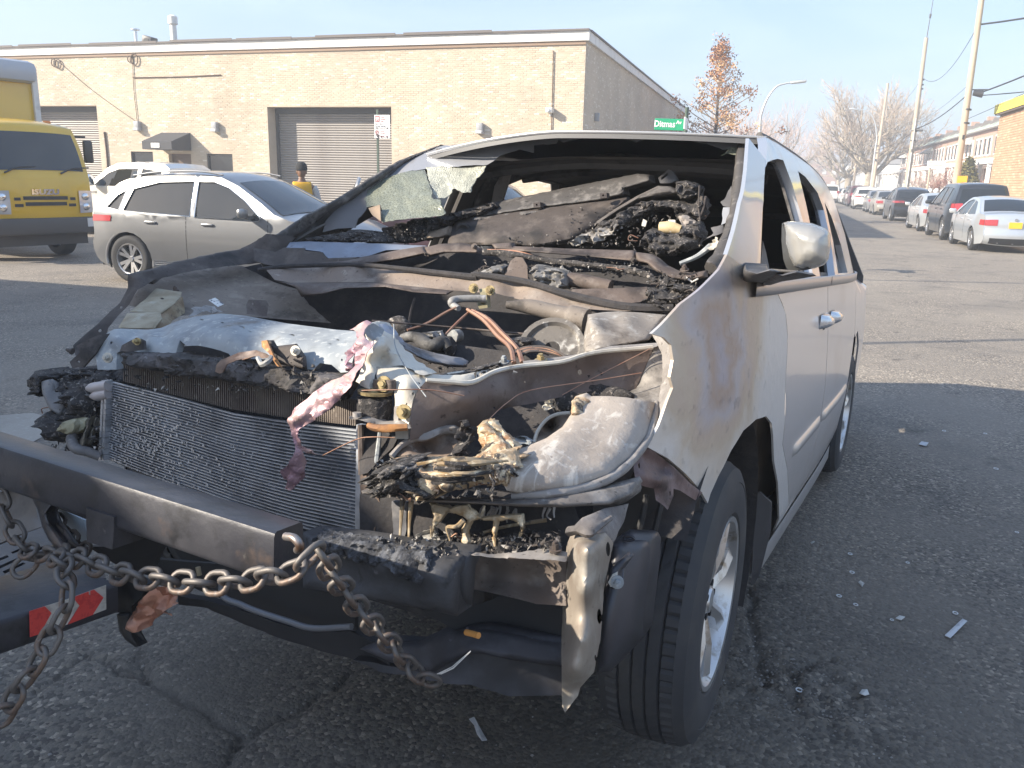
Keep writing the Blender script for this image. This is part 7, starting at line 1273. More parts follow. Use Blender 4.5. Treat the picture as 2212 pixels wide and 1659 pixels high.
arm = Z('D', (440, 1012, -.84), (560, 1000, -.83), (700, 1012, -.82), (800, 1022, -.82), (930, 1005, -.80), (985, 960, -.77), (1000, 925, -.75), (965, 840, -.72), (960, 800, -.71), (985, 768, -.70), (1020, 764, -.70), (1070, 800, -.71), (1120, 860, -.73), (1185, 930, -.75), (1180, 955, -.765), (1128, 968, -.775), (1108, 1030, -.80), (1112, 1110, -.82), (1150, 1180, -.83), (1000, 1170, -.84), (850, 1195, -.86), (780, 1205, -.87), (720, 1245, -.88), (600, 1282, -.88), (540, 1240, -.88), (520, 1120, -.87))
sheet('melted_arm', VF, arm, melt, VAN, th=.03, step=4, bulge=.05, bw=30, nz=(.017, 34), rag=1.2, seed=51, ang=60)
vs('melted_arm', 'D', [(262, 1140, -.86), (300, 1080, -.86), (370, 1040, -.86), (450, 1000, -.86), (540, 1005, -.87), (590, 1060, -.89), (560, 1120, -.90), (600, 1180, -.90), (690, 1240, -.90), (640, 1285, -.89), (560, 1270, -.89), (480, 1225, -.88), (400, 1232, -.88), (330, 1222, -.88), (270, 1180, -.87)], M('cinder_crust', (.035, .032, .031), .8, layers=[((.12, .11, .105), 40, .5, .62), ((.34, .31, .28), 90, .56, .66), ((.40, .24, .10), 18, .60, .70)], bump=[(60, 1, .015)]), th=.03, step=4.2, bulge=.05, bw=16, nz=(.05, 34), rag=2, seed=52)
rs_ = random.Random(31)
for k in range(12):
    u0 = rs_.uniform(0, 1); y0 = 1020+150*u0; x0 = rs_.uniform(560, 760); x1 = rs_.uniform(1000, 1180); ym = 1010+170*u0
    vt('melted_strand', 'D', [(x0, y0+rs_.uniform(-20, 30), -.925, rs_.uniform(.002, .005)), ((x0+x1)/2, (y0+ym)/2+rs_.uniform(-18, 18), -.90-.02*math.sin(math.pi*u0), rs_.uniform(.003, .006)), (x1, ym-20*u0, -.845, rs_.uniform(.001, .003))], rs_.choice([melt, cremelt, char, char]), n=6, wob=.8)
for x, y, r in ((650, 1160, .018), (600, 1110, .014), (760, 1170, .012), (530, 1190, .012)): blob('melted_lump', VF.at(*Z('D', (x, y))[0], 1, -.915), (r*1.2, r, r), melt, VAN, .4, 30, int(x))
vs('lamp_shell', 'D', [(425, 985, -.78), (480, 925, -.76), (560, 880, -.74), (640, 868, -.73), (740, 825, -.70), (800, 815, -.69), (840, 832, -.68), (835, 900, -.70), (805, 1000, -.74), (640, 1000, -.77), (520, 995, -.79)], burnt('shell_brown', (.22, .16, .12), (.08, .06, .05), (.42, .38, .34)), th=.006, step=7, nz=(.008, 14), inner=Z('D', (640, 940, -.70)), seed=53)
vt('lamp_shell_rim', 'D', [(420, 990, -.79, .007), (480, 925, -.77, .007), (560, 878, -.75, .008), (640, 868, -.74, .008), (740, 823, -.71, .008), (810, 815, -.70, .008), (842, 835, -.69, .007)], greyb, n=7, wob=.3)
vs('cinders', 'D', [(800, 1000, -.76), (820, 900, -.74), (830, 770, -.72), (880, 780, -.72), (890, 850, -.73), (880, 980, -.76), (850, 1010, -.77)], char, th=.02, step=4.5, nz=(.04, 34), rag=2, seed=54)
vs('reflector', 'D', [(1320, 905, -.58), (1345, 830, -.52), (1400, 760, -.48), (1470, 725, -.45), (1545, 718, -.44), (1550, 760, -.46), (1480, 830, -.52), (1400, 880, -.56)], burnt('reflector_brown', (.20, .15, .11), light=(.36, .31, .26)), th=.006, step=7, inner=Z('D', (1430, 810, -.42)))
vt('reflector_rim', 'D', [(1320, 905, -.59, .004), (1345, 828, -.53, .004), (1400, 757, -.49, .004), (1470, 722, -.46, .004), (1548, 714, -.45, .004)], cream, n=6)
vs('foil_scrap', 'D', [(1180, 870, -.6), (1260, 850, -.58), (1330, 880, -.58), (1310, 910, -.6), (1230, 915, -.62), (1200, 940, -.66)], galv, th=.004, step=5, nz=(.04, 26), seed=55); vs('ash_flakes', 'D', [(1350, 690, -.45), (1400, 640, -.43), (1440, 625, -.42), (1445, 650, -.42), (1400, 690, -.45), (1480, 665, -.42), (1380, 705, -.46)], cream, th=.004, step=4, nz=(.03, 30), rag=1, seed=56)
blob('charred_cap', VF.at(*Z('D', (1760, 590))[0], 1, -.34), (.07, .03, .025), char, VAN, .4, 20, 7); blob('charred_cap', VF.at(*Z('D', (1530, 650))[0], 1, -.4), (.04, .03, .03), char, VAN, .4, 24, 8)
vs('headlamp_support', 'D', [(228, 1206, -.86), (400, 1228, -.86), (520, 1248, -.86), (870, 1262, -.85), (1150, 1268, -.83), (1500, 1232, -.77), (1750, 1188, -.70), (1965, 1130, -.62), (1985, 1160, -.62), (1940, 1235, -.66), (1800, 1292, -.72), (1500, 1312, -.79), (1250, 1308, -.83), (900, 1284, -.86), (700, 1278, -.87), (240, 1226, -.87)], burnt('support_grey', (.15, .135, .125), light=(.34, .32, .30)), th=.02, bulge=.018, bw=10, step=6, nz=(.004, 12), holes=[zh('D', 415, 1214, 9, 10, 8)])
vt('support_tube', 'H', [(-20, 800, -.68, .016), (100, 795, -.66, .018), (200, 770, -.63, .018), (330, 700, -.58, .015)], burnt('tube_dark', (.07, .065, .065)), n=12)
vs('melted_drips', 'D', [(655, 1285, -.86), (800, 1312, -.86), (820, 1300, -.86), (900, 1292, -.86), (960, 1340, -.85), (990, 1372, -.85), (1100, 1362, -.84), (1250, 1352, -.82), (1258, 1440, -.82), (1236, 1475, -.82), (1222, 1402, -.82), (1160, 1386, -.83), (1095, 1402, -.84), (1078, 1505, -.85), (1062, 1470, -.85), (1058, 1402, -.85), (980, 1386, -.85), (925, 1402, -.86), (902, 1480, -.86), (912, 1532, -.87), (880, 1556, -.87), (862, 1525, -.87), (872, 1440, -.86), (898, 1392, -.86), (830, 1346, -.86), (765, 1352, -.86), (702, 1430, -.87), (682, 1440, -.87), (690, 1370, -.87)], cremelt, th=.006, step=4, bulge=.005, bw=4, nz=(.006, 40), rag=.8, seed=57)
for pp in ([(490, 1258, -.87, .005), (482, 1380, -.87, .003), (472, 1525, -.88, .002)], [(545, 1270, -.87, .005), (535, 1400, -.87, .003), (530, 1500, -.88, .002)], [(680, 1430, -.875, .005), (672, 1500, -.88, .002)], [(880, 1390, -.87, .005), (830, 1432, -.88, .004), (770, 1440, -.88, .003), (790, 1520, -.88, .002), (800, 1590, -.88, .002)], [(985, 1380, -.85, .004), (1010, 1300, -.84, .002)], [(1240, 1470, -.82, .004), (1228, 1500, -.82, .002)], [(1068, 1500, -.85, .004), (1075, 1560, -.86, .002)], [(1000, 1470, -.8, .003), (1150, 1430, -.78, .003), (1400, 1390, -.74, .004)]): vt('drip', 'D', pp, cremelt, n=6)
rd = random.Random(8)
for k in range(16):
    x = rd.uniform(960, 1450); y = 1300+rd.uniform(0, 30); vt('drip', 'D', [(x, y, -.80, .003), (x+rd.uniform(-30, 10), y+rd.uniform(25, 50), -.80, .002), (x+rd.uniform(-20, 25), y+rd.uniform(60, 80), -.80, .0015)], burnt('grey_strand', (.26, .25, .24)), n=4, k=3)
vs('ash_ledge', 'D', [(560, 1490, -.84), (620, 1470, -.84), (700, 1490, -.84), (745, 1540, -.85), (830, 1560, -.86), (840, 1590, -.87), (760, 1610, -.87), (640, 1590, -.87), (500, 1570, -.87), (560, 1550, -.86)], burnt('ash_scraps', (.30, .29, .27), (.06, .055, .05), (.55, .54, .50), .5, .56), th=.006, step=4.5, nz=(.05, 26), rag=2, seed=58)
vs('ash_ledge', 'D', [(1050, 1520, -.84), (1200, 1470, -.80), (1400, 1440, -.76), (1520, 1470, -.74), (1500, 1560, -.78), (1300, 1600, -.82), (1050, 1590, -.85), (950, 1560, -.86)], char, th=.01, step=5, nz=(.05, 24), rag=2, seed=59)
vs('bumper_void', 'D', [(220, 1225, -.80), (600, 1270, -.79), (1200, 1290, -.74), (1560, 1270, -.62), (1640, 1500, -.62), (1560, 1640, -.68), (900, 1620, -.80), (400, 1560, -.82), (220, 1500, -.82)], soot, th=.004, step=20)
vs('side_support', 'D', [(225, 1050, -.76), (262, 1060, -.77), (275, 1200, -.79), (330, 1235, -.80), (350, 1300, -.80), (320, 1420, -.81), (300, 1560, -.83), (228, 1540, -.82), (215, 1300, -.78)], burnt('support_rusty', (.14, .10, .08), light=(.33, .22, .14)), th=.01, step=7, nz=(.006, 14), seed=60)
vs('side_support', 'D', [(425, 1270, -.81), (520, 1275, -.81), (500, 1400, -.82), (485, 1560, -.84), (420, 1560, -.84)], burnt('support_slate', (.10, .10, .11)), th=.01, step=7, nz=(.01, 14), seed=61)
vs('radiator_post', 'F', [(485, 1150, -.735), (560, 1160, -.73), (640, 1200, -.72), (830, 1210, -.72), (860, 1300, -.74), (820, 1380, -.74), (700, 1490, -.76), (560, 1640, -.79), (480, 1659, -.78)], soot, th=.01, step=10); vt('radiator_post', 'F', [(690, 1205, -.74, .004), (670, 1400, -.75, .005), (650, 1560, -.77, .005)], galv, n=6); vt('radiator_post', 'F', [(490, 1150, -.745, .006), (495, 1400, -.755, .006), (500, 1659, -.765, .006)], brown, n=6)
for k, pp in enumerate(([(500, 797, -.80, .0012), (800, 790, -.80, .0012), (1200, 790, -.76, .0012), (1550, 850, -.72, .0012)], [(105, 1460, -.80, .0012), (440, 1300, -.80, .0012), (620, 1272, -.80, .0012), (840, 1280, -.79, .0012)], [(830, 120, -.62, .0012), (850, 360, -.66, .0012), (1000, 640, -.72, .0012), (1160, 860, -.78, .0012)])): vt('thin_wire', 'F', pp, copper if k < 2 else galv, n=4)
vt('thin_wire', 'D', [(1030, 760, -.7, .0012), (1150, 650, -.62, .0012), (1300, 570, -.54, .0012), (1700, 510, -.40, .0012), (2000, 460, -.32, .0012)], copper, n=4); vt('thin_wire', 'D', [(1500, 600, -.44, .0012), (1700, 490, -.36, .0012), (2060, 305, -.26, .0012)], copper, n=4)
# inner flank behind the lens, fender bracket
vs('inner_flank', 'D', [(1890, 590, -.33), (1965, 560, -.30), (2015, 450, -.27), (2075, 300, -.22), (2180, 260, -.19), (2185, 300, -.2), (2160, 420, -.24), (2140, 560, -.29), (2110, 650, -.33), (1960, 630, -.36)], burnt('flank_grey', (.30, .275, .25), light=(.46, .44, .42)), th=.006, step=7, nz=(.006, 12))
vs('fender_bracket', 'H', [(375, 362, -.50), (420, 350, -.50), (470, 345, -.49), (700, 530, -.40), (850, 680, -.33), (965, 765, -.28), (905, 835, -.31), (760, 740, -.38), (690, 720, -.41), (688, 800, -.42), (640, 922, -.45), (600, 880, -.46), (530, 830, -.48), (512, 722, -.48), (430, 705, -.52), (340, 670, -.55), (318, 520, -.54)], burnt('bracket_purple', (.15, .10, .095), (.035, .028, .03), (.30, .24, .25), .55, .66, .5, .4), th=.006, step=7, inner=Z('H', (500, 480, -.46), (600, 560, -.42), (570, 640, -.48), (420, 600, -.53)), holes=[[Z('H', p)[0] for p in ((352, 500), (375, 472), (380, 520), (362, 545))], [Z('H', p)[0] for p in ((650, 760), (668, 740), (672, 780), (655, 805))]])
soot_sheet('splash_shield', Z('H', (-60, 820, -.45), (330, 680, -.40), (700, 720, -.30), (950, 820, -.20), (900, 1200, -.18), (600, 1659, -.2), (300, 1900, -.2), (-100, 1500, -.45)), M('shield_black', (.02, .02, .022), .6))
for k, (x0, x1) in enumerate(((400, 300), (550, 440), (740, 560), (890, 640))): vt('shield_rib', 'H', [(x0+40, 780+20*k, -.42+.03*k, .006), (x0, 1000, -.43+.03*k, .007), (x1, 1400, -.44+.03*k, .007), (x1-90, 1800, -.45+.03*k, .007)], M('shield_black', (.02, .02, .022), .6), n=6) if k < 2 else None
# ---- bumper beam, crash box, lower members
bb = Z('E', (-130, 265, -.92), (180, 302, -.92), (400, 340, -.92), (600, 362, -.91), (842, 392, -.90), (832, 460, -.92), (802, 522, -.93), (796, 640, -.93), (782, 762, -.92), (550, 712, -.94), (200, 652, -.95), (-130, 592, -.95))
sheet('bumper_beam', VF, bb, M('sooted_beam', (.055, .055, .06), .75, .2, layers=[((.10, .105, .12), 6, .45, .62, (.4, 1, 1)), ((.20, .20, .22), 18, .62, .72), ((.025, .025, .027), 30, .55, .68)], bump=[(50, .4, .006)]), VAN, th=.05, step=9, bulge=.04, bw=26, inner=Z('E', (300, 480, -.96), (600, 520, -.96), (500, 600, -.92), (200, 560, -.92)))
vs('bumper_crust', 'E', [(-60, 275, -.955), (150, 300, -.965), (400, 345, -.97), (600, 375, -.97), (640, 470, -.98), (600, 560, -.98), (500, 575, -.98), (420, 530, -.985), (300, 470, -.985), (100, 420, -.98), (-60, 380, -.97)], M('blue_char', (.045, .047, .055), .85, layers=[((.11, .115, .13), 24, .48, .62), ((.22, .23, .25), 60, .60, .70), ((.02, .02, .022), 90, .5, .62)], bump=[(60, .9, .012)]), th=.03, step=4.6, nz=(.014, 40), bulge=.015, bw=10, rag=2, seed=62)
vs('crash_box', 'E', [(842, 392, -.86), (1095, 418, -.85), (1425, 442, -.84), (1425, 700, -.84), (1250, 690, -.86), (1050, 640, -.87), (860, 600, -.88), (800, 560, -.90)], burnt('box_brown', (.13, .105, .09), (.04, .033, .03), (.30, .27, .24), .55, .68), th=.01, step=9, inner=Z('E', (1250, 560, -.80), (1000, 520, -.82)), nz=(.004, 10))
vs('crash_box_lip', 'E', [(850, 385, -.90), (1000, 398, -.89), (1170, 385, -.88), (1300, 365, -.86), (1425, 390, -.86), (1425, 438, -.88), (1380, 432, -.89), (1200, 425, -.90), (1090, 412, -.90), (1080, 420, -.90), (950, 408, -.91), (870, 400, -.92)], greyb, th=.006, step=6, nz=(.006, 20), rag=.8, holes=[zh('E', 1175, 399, 16, 4, 8)])
bolt('E', 1365, 372, -.87, .011, brown, nrm=(0, -.3, 1))
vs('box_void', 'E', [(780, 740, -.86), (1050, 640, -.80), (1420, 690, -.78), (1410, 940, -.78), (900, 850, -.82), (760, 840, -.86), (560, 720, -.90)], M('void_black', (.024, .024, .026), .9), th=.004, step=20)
vs('lower_member', 'E', [(560, 910, -.86), (700, 850, -.86), (900, 835, -.84), (1150, 870, -.82), (1405, 930, -.80), (1405, 1065, -.82), (1150, 1015, -.84), (870, 975, -.87), (700, 1060, -.88), (620, 1100, -.88), (300, 1000, -.90), (200, 960, -.90), (300, 900, -.88)], M('member_dark', (.035, .035, .042), .7, .2, layers=[((.075, .075, .088), 7, .48, .64), ((.16, .16, .19), 30, .66, .72)]), th=.03, step=10, bulge=.02, bw=14, nz=(.01, 10), seed=63)
vs('lower_tray', 'E', [(500, 1080, -.88), (860, 980, -.86), (1150, 1015, -.83), (1405, 1065, -.81), (1410, 1235, -.80), (1100, 1235, -.84), (860, 1172, -.87), (640, 1155, -.89), (300, 1080, -.90), (180, 1010, -.90)], M('tray_dark', (.022, .022, .026), .7, layers=[((.055, .055, .065), 5, .5, .66), ((.15, .15, .17), 3, .68, .72)]), th=.02, step=12, nz=(.012, 9), seed=64)
vs('lower_tray', 'I', [(1050, 640, -.90), (1230, 668, -.90), (1450, 735, -.90), (1800, 850, -.90), (2070, 850, -.90), (2300, 960, -.90), (2300, 1120, -.88), (2060, 1010, -.88), (1900, 972, -.88), (1450, 810, -.88), (1230, 712, -.88), (1060, 690, -.88)], M('tray_dark', (.022, .022, .026), .7), th=.02, step=10, seed=65, nz=(.006, 10))
vs('lower_grille', 'I', [(900, 420, -.93), (1100, 440, -.93), (1560, 470, -.93), (2100, 640, -.92), (2100, 850, -.9), (1850, 840, -.9), (1500, 730, -.9), (1180, 610, -.91), (920, 490, -.92)], M('void_black', (.024, .024, .026), .9), th=.01, step=16)
vt('lower_pipe', 'I', [(1170, 470, -.96, .005), (1180, 520, -.96, .005)], tray, n=7, smooth_path=False); vt('lower_pipe', 'I', [(1312, 540, -.97, .006), (1312, 620, -.97, .006), (1340, 660, -.97, .006), (1420, 690, -.96, .006), (1500, 725, -.96, .006), (1700, 790, -.95, .006), (1850, 832, -.95, .006), (2080, 822, -.95, .006)], M('pipe_slate', (.16, .165, .18), .5, .4), n=8)
vs('white_strands', 'E', [(655, 1105, -.90), (750, 1060, -.90), (860, 965, -.90), (862, 972, -.90), (760, 1072, -.90), (690, 1105, -.90)], trim_white, th=.001, step=5, holes=[[Z('E', p)[0] for p in ((690, 1098), (760, 1058), (835, 992), (758, 1064))]])
# ---- bracket at the corner and washer bottle
br = Z('E', (1462, 262, -.82), (1560, 292, -.83), (1600, 275, -.82), (1652, 268, -.80), (1702, 332, -.78), (1672, 470, -.79), (1645, 610, -.80), (1625, 900, -.82), (1585, 1100, -.83), (1505, 1190, -.84), (1490, 1240, -.85), (1420, 1332, -.86), (1402, 1290, -.85), (1398, 900, -.83), (1418, 440, -.82), (1432, 330, -.82))
sheet('corner_bracket', VF, br, M('bracket_tan', (.34, .30, .25), .55, .4, layers=[((.22, .18, .15), 5, .5, .68, (1, 1, .25)), ((.44, .41, .36), 9, .52, .7), ((.14, .11, .10), 40, .64, .74)], bump=(40, .2, .003)), VAN, th=.004, step=8, rag=.5, inner=Z('E', (1545, 350, -.885), (1535, 600, -.89), (1520, 900, -.90), (1500, 1100, -.90), (1600, 500, -.86), (1440, 600, -.83), (1640, 330, -.83)), holes=[zh('E', 1672, 367, 15, 46, 10), zh('E', 1620, 765, 16, 48, 10), zh('E', 1597, 1010, 8, 22, 8), zh('E', 1547, 833, 4, 4, 6)])
vs('bracket_top', 'E', [(1455, 245, -.83), (1520, 180, -.80), (1650, 130, -.74), (1795, 95, -.66), (1765, 205, -.70), (1700, 328, -.77), (1655, 265, -.80), (1600, 272, -.82), (1560, 288, -.835), (1470, 268, -.835)], burnt('bracket_dull', (.19, .17, .16), light=(.34, .32, .30)), th=.006, step=7, nz=(.01, 14), seed=66)
vt('bracket_fold', 'E', [(1440, 262, -.84, .008), (1500, 252, -.845, .007), (1560, 270, -.85, .008), (1620, 230, -.82, .006), (1690, 180, -.77, .005)], burnt('bracket_dull', (.19, .17, .16)), n=7, wob=.3)
bot = M('bottle_black', (.022, .022, .026), .42, layers=[((.045, .045, .055), 4, .5, .7)])
wb_ = vs('washer_bottle', 'E', [(1665, 560, -.70), (1690, 330, -.66), (1740, 300, -.64), (1880, 302, -.58), (1915, 315, -.57), (1932, 350, -.56), (1930, 440, -.57), (1900, 700, -.58), (1880, 880, -.59), (1852, 920, -.60), (1760, 1020, -.64), (1690, 1085, -.68), (1600, 1105, -.72), (1625, 900, -.74), (1640, 700, -.73)], bot, th=.06, step=9, bulge=.055, bw=30, ang=80)
vs('bottle_clip', 'E', [(1668, 560, -.78), (1690, 480, -.77), (1765, 408, -.74), (1795, 428, -.74), (1745, 500, -.76), (1738, 580, -.78), (1720, 602, -.79), (1682, 600, -.79)], bot, parent=wb_, th=.03, step=7, bulge=.01, bw=8); bolt('E', 1728, 558, -.80, .012, galv, wb_, nrm=(.5, -1, .1)); vs('clip_face', 'E', [(1674, 560, -.795), (1700, 515, -.79), (1728, 500, -.785), (1725, 540, -.79), (1715, 575, -.795), (1690, 590, -.80)], cream, parent=wb_, th=.003, step=7)
tube3('bottle_cap_ring', [VF.at(*Z('E', (1800+30*math.cos(t), 300+12*math.sin(t)))[0], 1, -.66) for t in np.linspace(0, 6.28, 12)], .003, bot, wb_, n=5)

# loose ash, flakes and wire ends over the burnt parts
rk = random.Random(77)
def debris(nm, m, regions, sz, sd=1):
    b = MB()
    for zk, x0, x1, y0, y1, d0, d1, n in regions:
        for k in range(n):
            u = rk.random(); v = rk.random(); p = Vector(VF.at(*Z(zk, (x0+(x1-x0)*u, y0+(y1-y0)*v))[0], 1, d0+(d1-d0)*v+.0)); s = sz*rk.uniform(.4, 1.5)
            q = [Vector((rk.gauss(0, 1), rk.gauss(0, 1), rk.gauss(0, 1))).normalized()*s*rk.uniform(.5, 1.2) for _ in range(4)]; b.add([p+a for a in q], [(0, 1, 2), (0, 2, 3), (0, 3, 1), (1, 3, 2)])
    return tag(b.build(nm, m, VAN), kind='stuff')
regs = [('C', 250, 900, 760, 980, .90, .58, 90), ('C', 700, 1650, 700, 1010, .84, .56, 150), ('C', 50, 1300, 1090, 1180, .36, .26, 70), ('C', 1250, 1640, 1180, 1440, .30, .16, 60), ('D', 500, 1250, 400, 480, -.40, -.56, 50), ('A', 740, 1900, 640, 860, -.71, -.735, 110), ('G', 200, 640, 900, 1560, -.62, -.76, 130), ('D', 300, 1100, 1010, 1250, -.86, -.92, 110), ('D', 500, 1500, 1470, 1600, -.80, -.88, 90), ('B', 420, 1300, 860, 950, .58, .46, 70), ('E', -50, 800, 290, 420, -.955, -.985, 80)]
debris('ash_debris', burnt('ash_flake', (.22, .20, .18)), regs, .0052); debris('char_debris', char, regs, .008)
for k in range(34):
    zk, x0, x1, y0, y1, d0, d1, n = rk.choice(regs[:9]); x = rk.uniform(x0, x1); y = rk.uniform(y0, y1); d = d0+(d1-d0)*(y-y0)/(y1-y0)-.01; pts = [(x, y, d, .0016)]
    for j in range(3): x += rk.uniform(-70, 70); y += rk.uniform(-25, 40); pts.append((x, y, d-.012*(j % 2), .0016))
    vt('wire_end', zk, pts, rk.choice([brownd, copper, trimblk, brownd]), n=4, k=4)
# ================================================================== tow truck lift under the van's nose
tow_m = M('tow_steel', (.036, .036, .044), .42, .2, layers=[((.065, .064, .072), 5, .46, .64), ((.11, .08, .065), 9, .60, .72), ((.19, .175, .165), 22, .66, .74), ((.025, .025, .028), 16, .52, .66)], bump=[(60, .25, .003)])
towk = M('tow_black', (.018, .018, .02), .55, .2, layers=[((.05, .047, .046), 9, .52, .68)], bump=(50, .3, .003))
TOW = bpy.data.objects.new('tow_lift', None); COL.objects.link(TOW); TOW.matrix_world = VF.mat(); tag(TOW, 'worn black steel tow truck lift with crossbar and boom before the van', 'tow equipment')
def vsT(name, zk, pts, m, **kw): return sheet(name, VF, Z(zk, *pts), m, kw.pop('parent', TOW), **kw)
# crossbar: a square tube seen from above its right end; corners measured in the photo
def vq(px, py, d): return Vector(VF.at(px, py, 1, d))
ytf, ytb = -1.25, -1.155
A0, A1 = vq(592, 1150, ytf), vq(0, 964, ytf); dirb = (A1-A0).normalized(); B0 = vq(655, 1126, ytb); hgt = Vector((0, 0, -.076))
Lb = 1.1; ends = []
m = MB(); sec = [A0, B0, B0+hgt, A0+hgt]; n = len(sec)
def rounded(sec, r=.009):
    o = []
    for i in range(4):
        p = sec[i]; a = (sec[i-1]-p).normalized(); b = (sec[(i+1) % 4]-p).normalized()
        o += [p+a*r, p+a*r*.3+b*r*.3, p+b*r]
    return o
rs = rounded(sec); V = []
for k in range(25): V += [p+dirb*(Lb*k/24) for p in rs]
nn = len(rs); F = [(k*nn+i, (k+1)*nn+i, (k+1)*nn+(i+1) % nn, k*nn+(i+1) % nn) for k in range(24) for i in range(nn)]+[tuple(range(nn)), tuple(24*nn+i for i in reversed(range(nn)))]
m.add(V, F); cb_ = m.build('crossbar', tow_m, TOW, sh=50)
vt('end_ring', 'I', [(1690, 290, -1.245, .006), (1740, 300, -1.25, .006), (1775, 345, -1.25, .006), (1760, 370, -1.24, .006)], M('ring_steel', (.30, .28, .27), .4, .7, layers=[((.2, .12, .08), 20, .5, .65)]), parent=TOW, n=8)
# block, pivot and boom
def vbox(name, c, d, m, rot=None, bev=.006, parent=TOW): b = MB(); b.box(c, d, rot, bev=bev); return b.build(name, m, parent, sh=40)
vsT('pivot_block', 'J', [(710, 690, -1.255), (945, 765, -1.255), (935, 1030, -1.255), (720, 970, -1.255)], tow_m, th=.06, step=10, nz=(.0015, 30)); vsT('pivot_block', 'J', [(945, 765, -1.252), (985, 755, -1.20), (978, 1010, -1.20), (935, 1030, -1.252)], towk, th=.01, step=10)
vsT('pivot_plate', 'J', [(470, 590, -1.20), (690, 665, -1.20), (710, 780, -1.20), (480, 690, -1.20)], towk, th=.01, step=12)
vsT('pivot_plate', 'J', [(980, 760, -1.19), (1250, 870, -1.16), (1390, 920, -1.13), (1240, 1240, -1.13), (1060, 1210, -1.16), (870, 1105, -1.19), (740, 1010, -1.21), (950, 1010, -1.2)], towk, th=.01, step=12, nz=(.008, 9))
vsT('lift_plate', 'J', [(470, 680, -1.17), (700, 790, -1.17), (740, 1020, -1.17), (600, 1000, -1.17), (540, 800, -1.17)], M('pale_steel', (.36, .42, .48), .5, .3, layers=[((.22, .24, .27), 6, .5, .68)]), th=.006, step=12)
vsT('lift_arm', 'J', [(185, 490, -1.19), (290, 540, -1.19), (455, 590, -1.19), (460, 640, -1.20), (390, 730, -1.21), (420, 820, -1.21), (520, 950, -1.22), (575, 1035, -1.23), (480, 1040, -1.23), (400, 950, -1.22), (350, 850, -1.21), (310, 700, -1.20), (240, 560, -1.19)], tow_m, th=.02, step=10, bulge=.012, bw=10)
# boom: box section running forward from the crossbar, side face towards the camera
bx_ = .0
def vx(px, py, x=bx_): return Vector(VF.at(px, py, 0, x))
c1, c2, c3, c4 = vx(255, 1250), vx(255, 1336), vx(-40, 1345), vx(-40, 1442)
e1 = (c1+c2)/2; e2 = (c3+c4)/2; ax_ = (e1-e2).normalized()
hb = .062; m = MB(); up_ = Vector((0, 0, 1)); e2 = e2-ax_*.25
sec = lambda e: [e+up_*hb*.5, e-up_*hb*.5, e-up_*hb*.5+Vector((-.20, 0, 0)), e+up_*hb*.5+Vector((-.20, 0, 0))]
V = []
for k in range(7): V += rounded(sec(e2.lerp(e1, k/6)), .008)
nn = 12; F = [(k*nn+i, k*nn+(i+1) % nn, (k+1)*nn+(i+1) % nn, (k+1)*nn+i) for k in range(6) for i in range(nn)]+[tuple(reversed(range(nn))), tuple(6*nn+i for i in range(nn))]
m.add(V, F); bo = m.build('boom', tow_m, TOW); 
me = bo.data; bmm = bmesh.new(); bmm.from_mesh(me); bmesh.ops.recalc_face_normals(bmm, faces=bmm.faces); bmm.to_mesh(me); bmm.free(); sharp(bo, 50)
bmm = bmesh.new(); bmm.from_mesh(cb_.data); bmesh.ops.recalc_face_normals(bmm, faces=bmm.faces); bmm.to_mesh(cb_.data); bmm.free(); sharp(cb_, 50)
tapew = M('reflective_white', (.50, .47, .42), .5, layers=[((.38, .35, .31), 60, .5, .6)], bump=(220, .4, .001)); taper = M('reflective_red', (.62, .06, .05), .4, layers=[((.50, .04, .04), 90, .5, .6)], bump=(220, .4, .001))
def tape(name, pts, m, off, parent): return sheet(name, VF, Z('J', *[p+(bx_+off,) for p in pts]), m, parent, ax=0, th=.001, step=12)
tw = tape('reflective_tape', [(245, 1545), (560, 1445), (880, 1328), (882, 1530), (560, 1655), (250, 1760)], tapew, .0025, bo)
tape('red_chevron', [(245, 1545), (372, 1505), (428, 1560), (330, 1735), (250, 1760)], taper, .0045, tw)
tape('red_chevron', [(605, 1430), (735, 1382), (738, 1408), (752, 1410), (752, 1376), (780, 1366), (860, 1432), (770, 1575), (565, 1655), (662, 1500)], taper, .0045, tw)
vsT('end_plate', 'J', [(890, 1290, -1.02), (980, 1290, -1.0), (1090, 1260, -1.0), (1210, 1330, -1.0), (1180, 1420, -1.0), (1100, 1500, -1.0), (1090, 1600, -1.0), (980, 1600, -1.0), (975, 1560, -1.0), (900, 1570, -1.02)], towk, th=.02, step=12, nz=(.006, 12))
vsT('hook_tip', 'I', [(690, 750, -1.01), (770, 740, -1.0), (775, 800, -1.0), (790, 880, -1.0), (825, 940, -1.0), (800, 945, -1.0), (740, 900, -1.01), (705, 850, -1.01)], towk, th=.02, step=8, bulge=.006, bw=8)
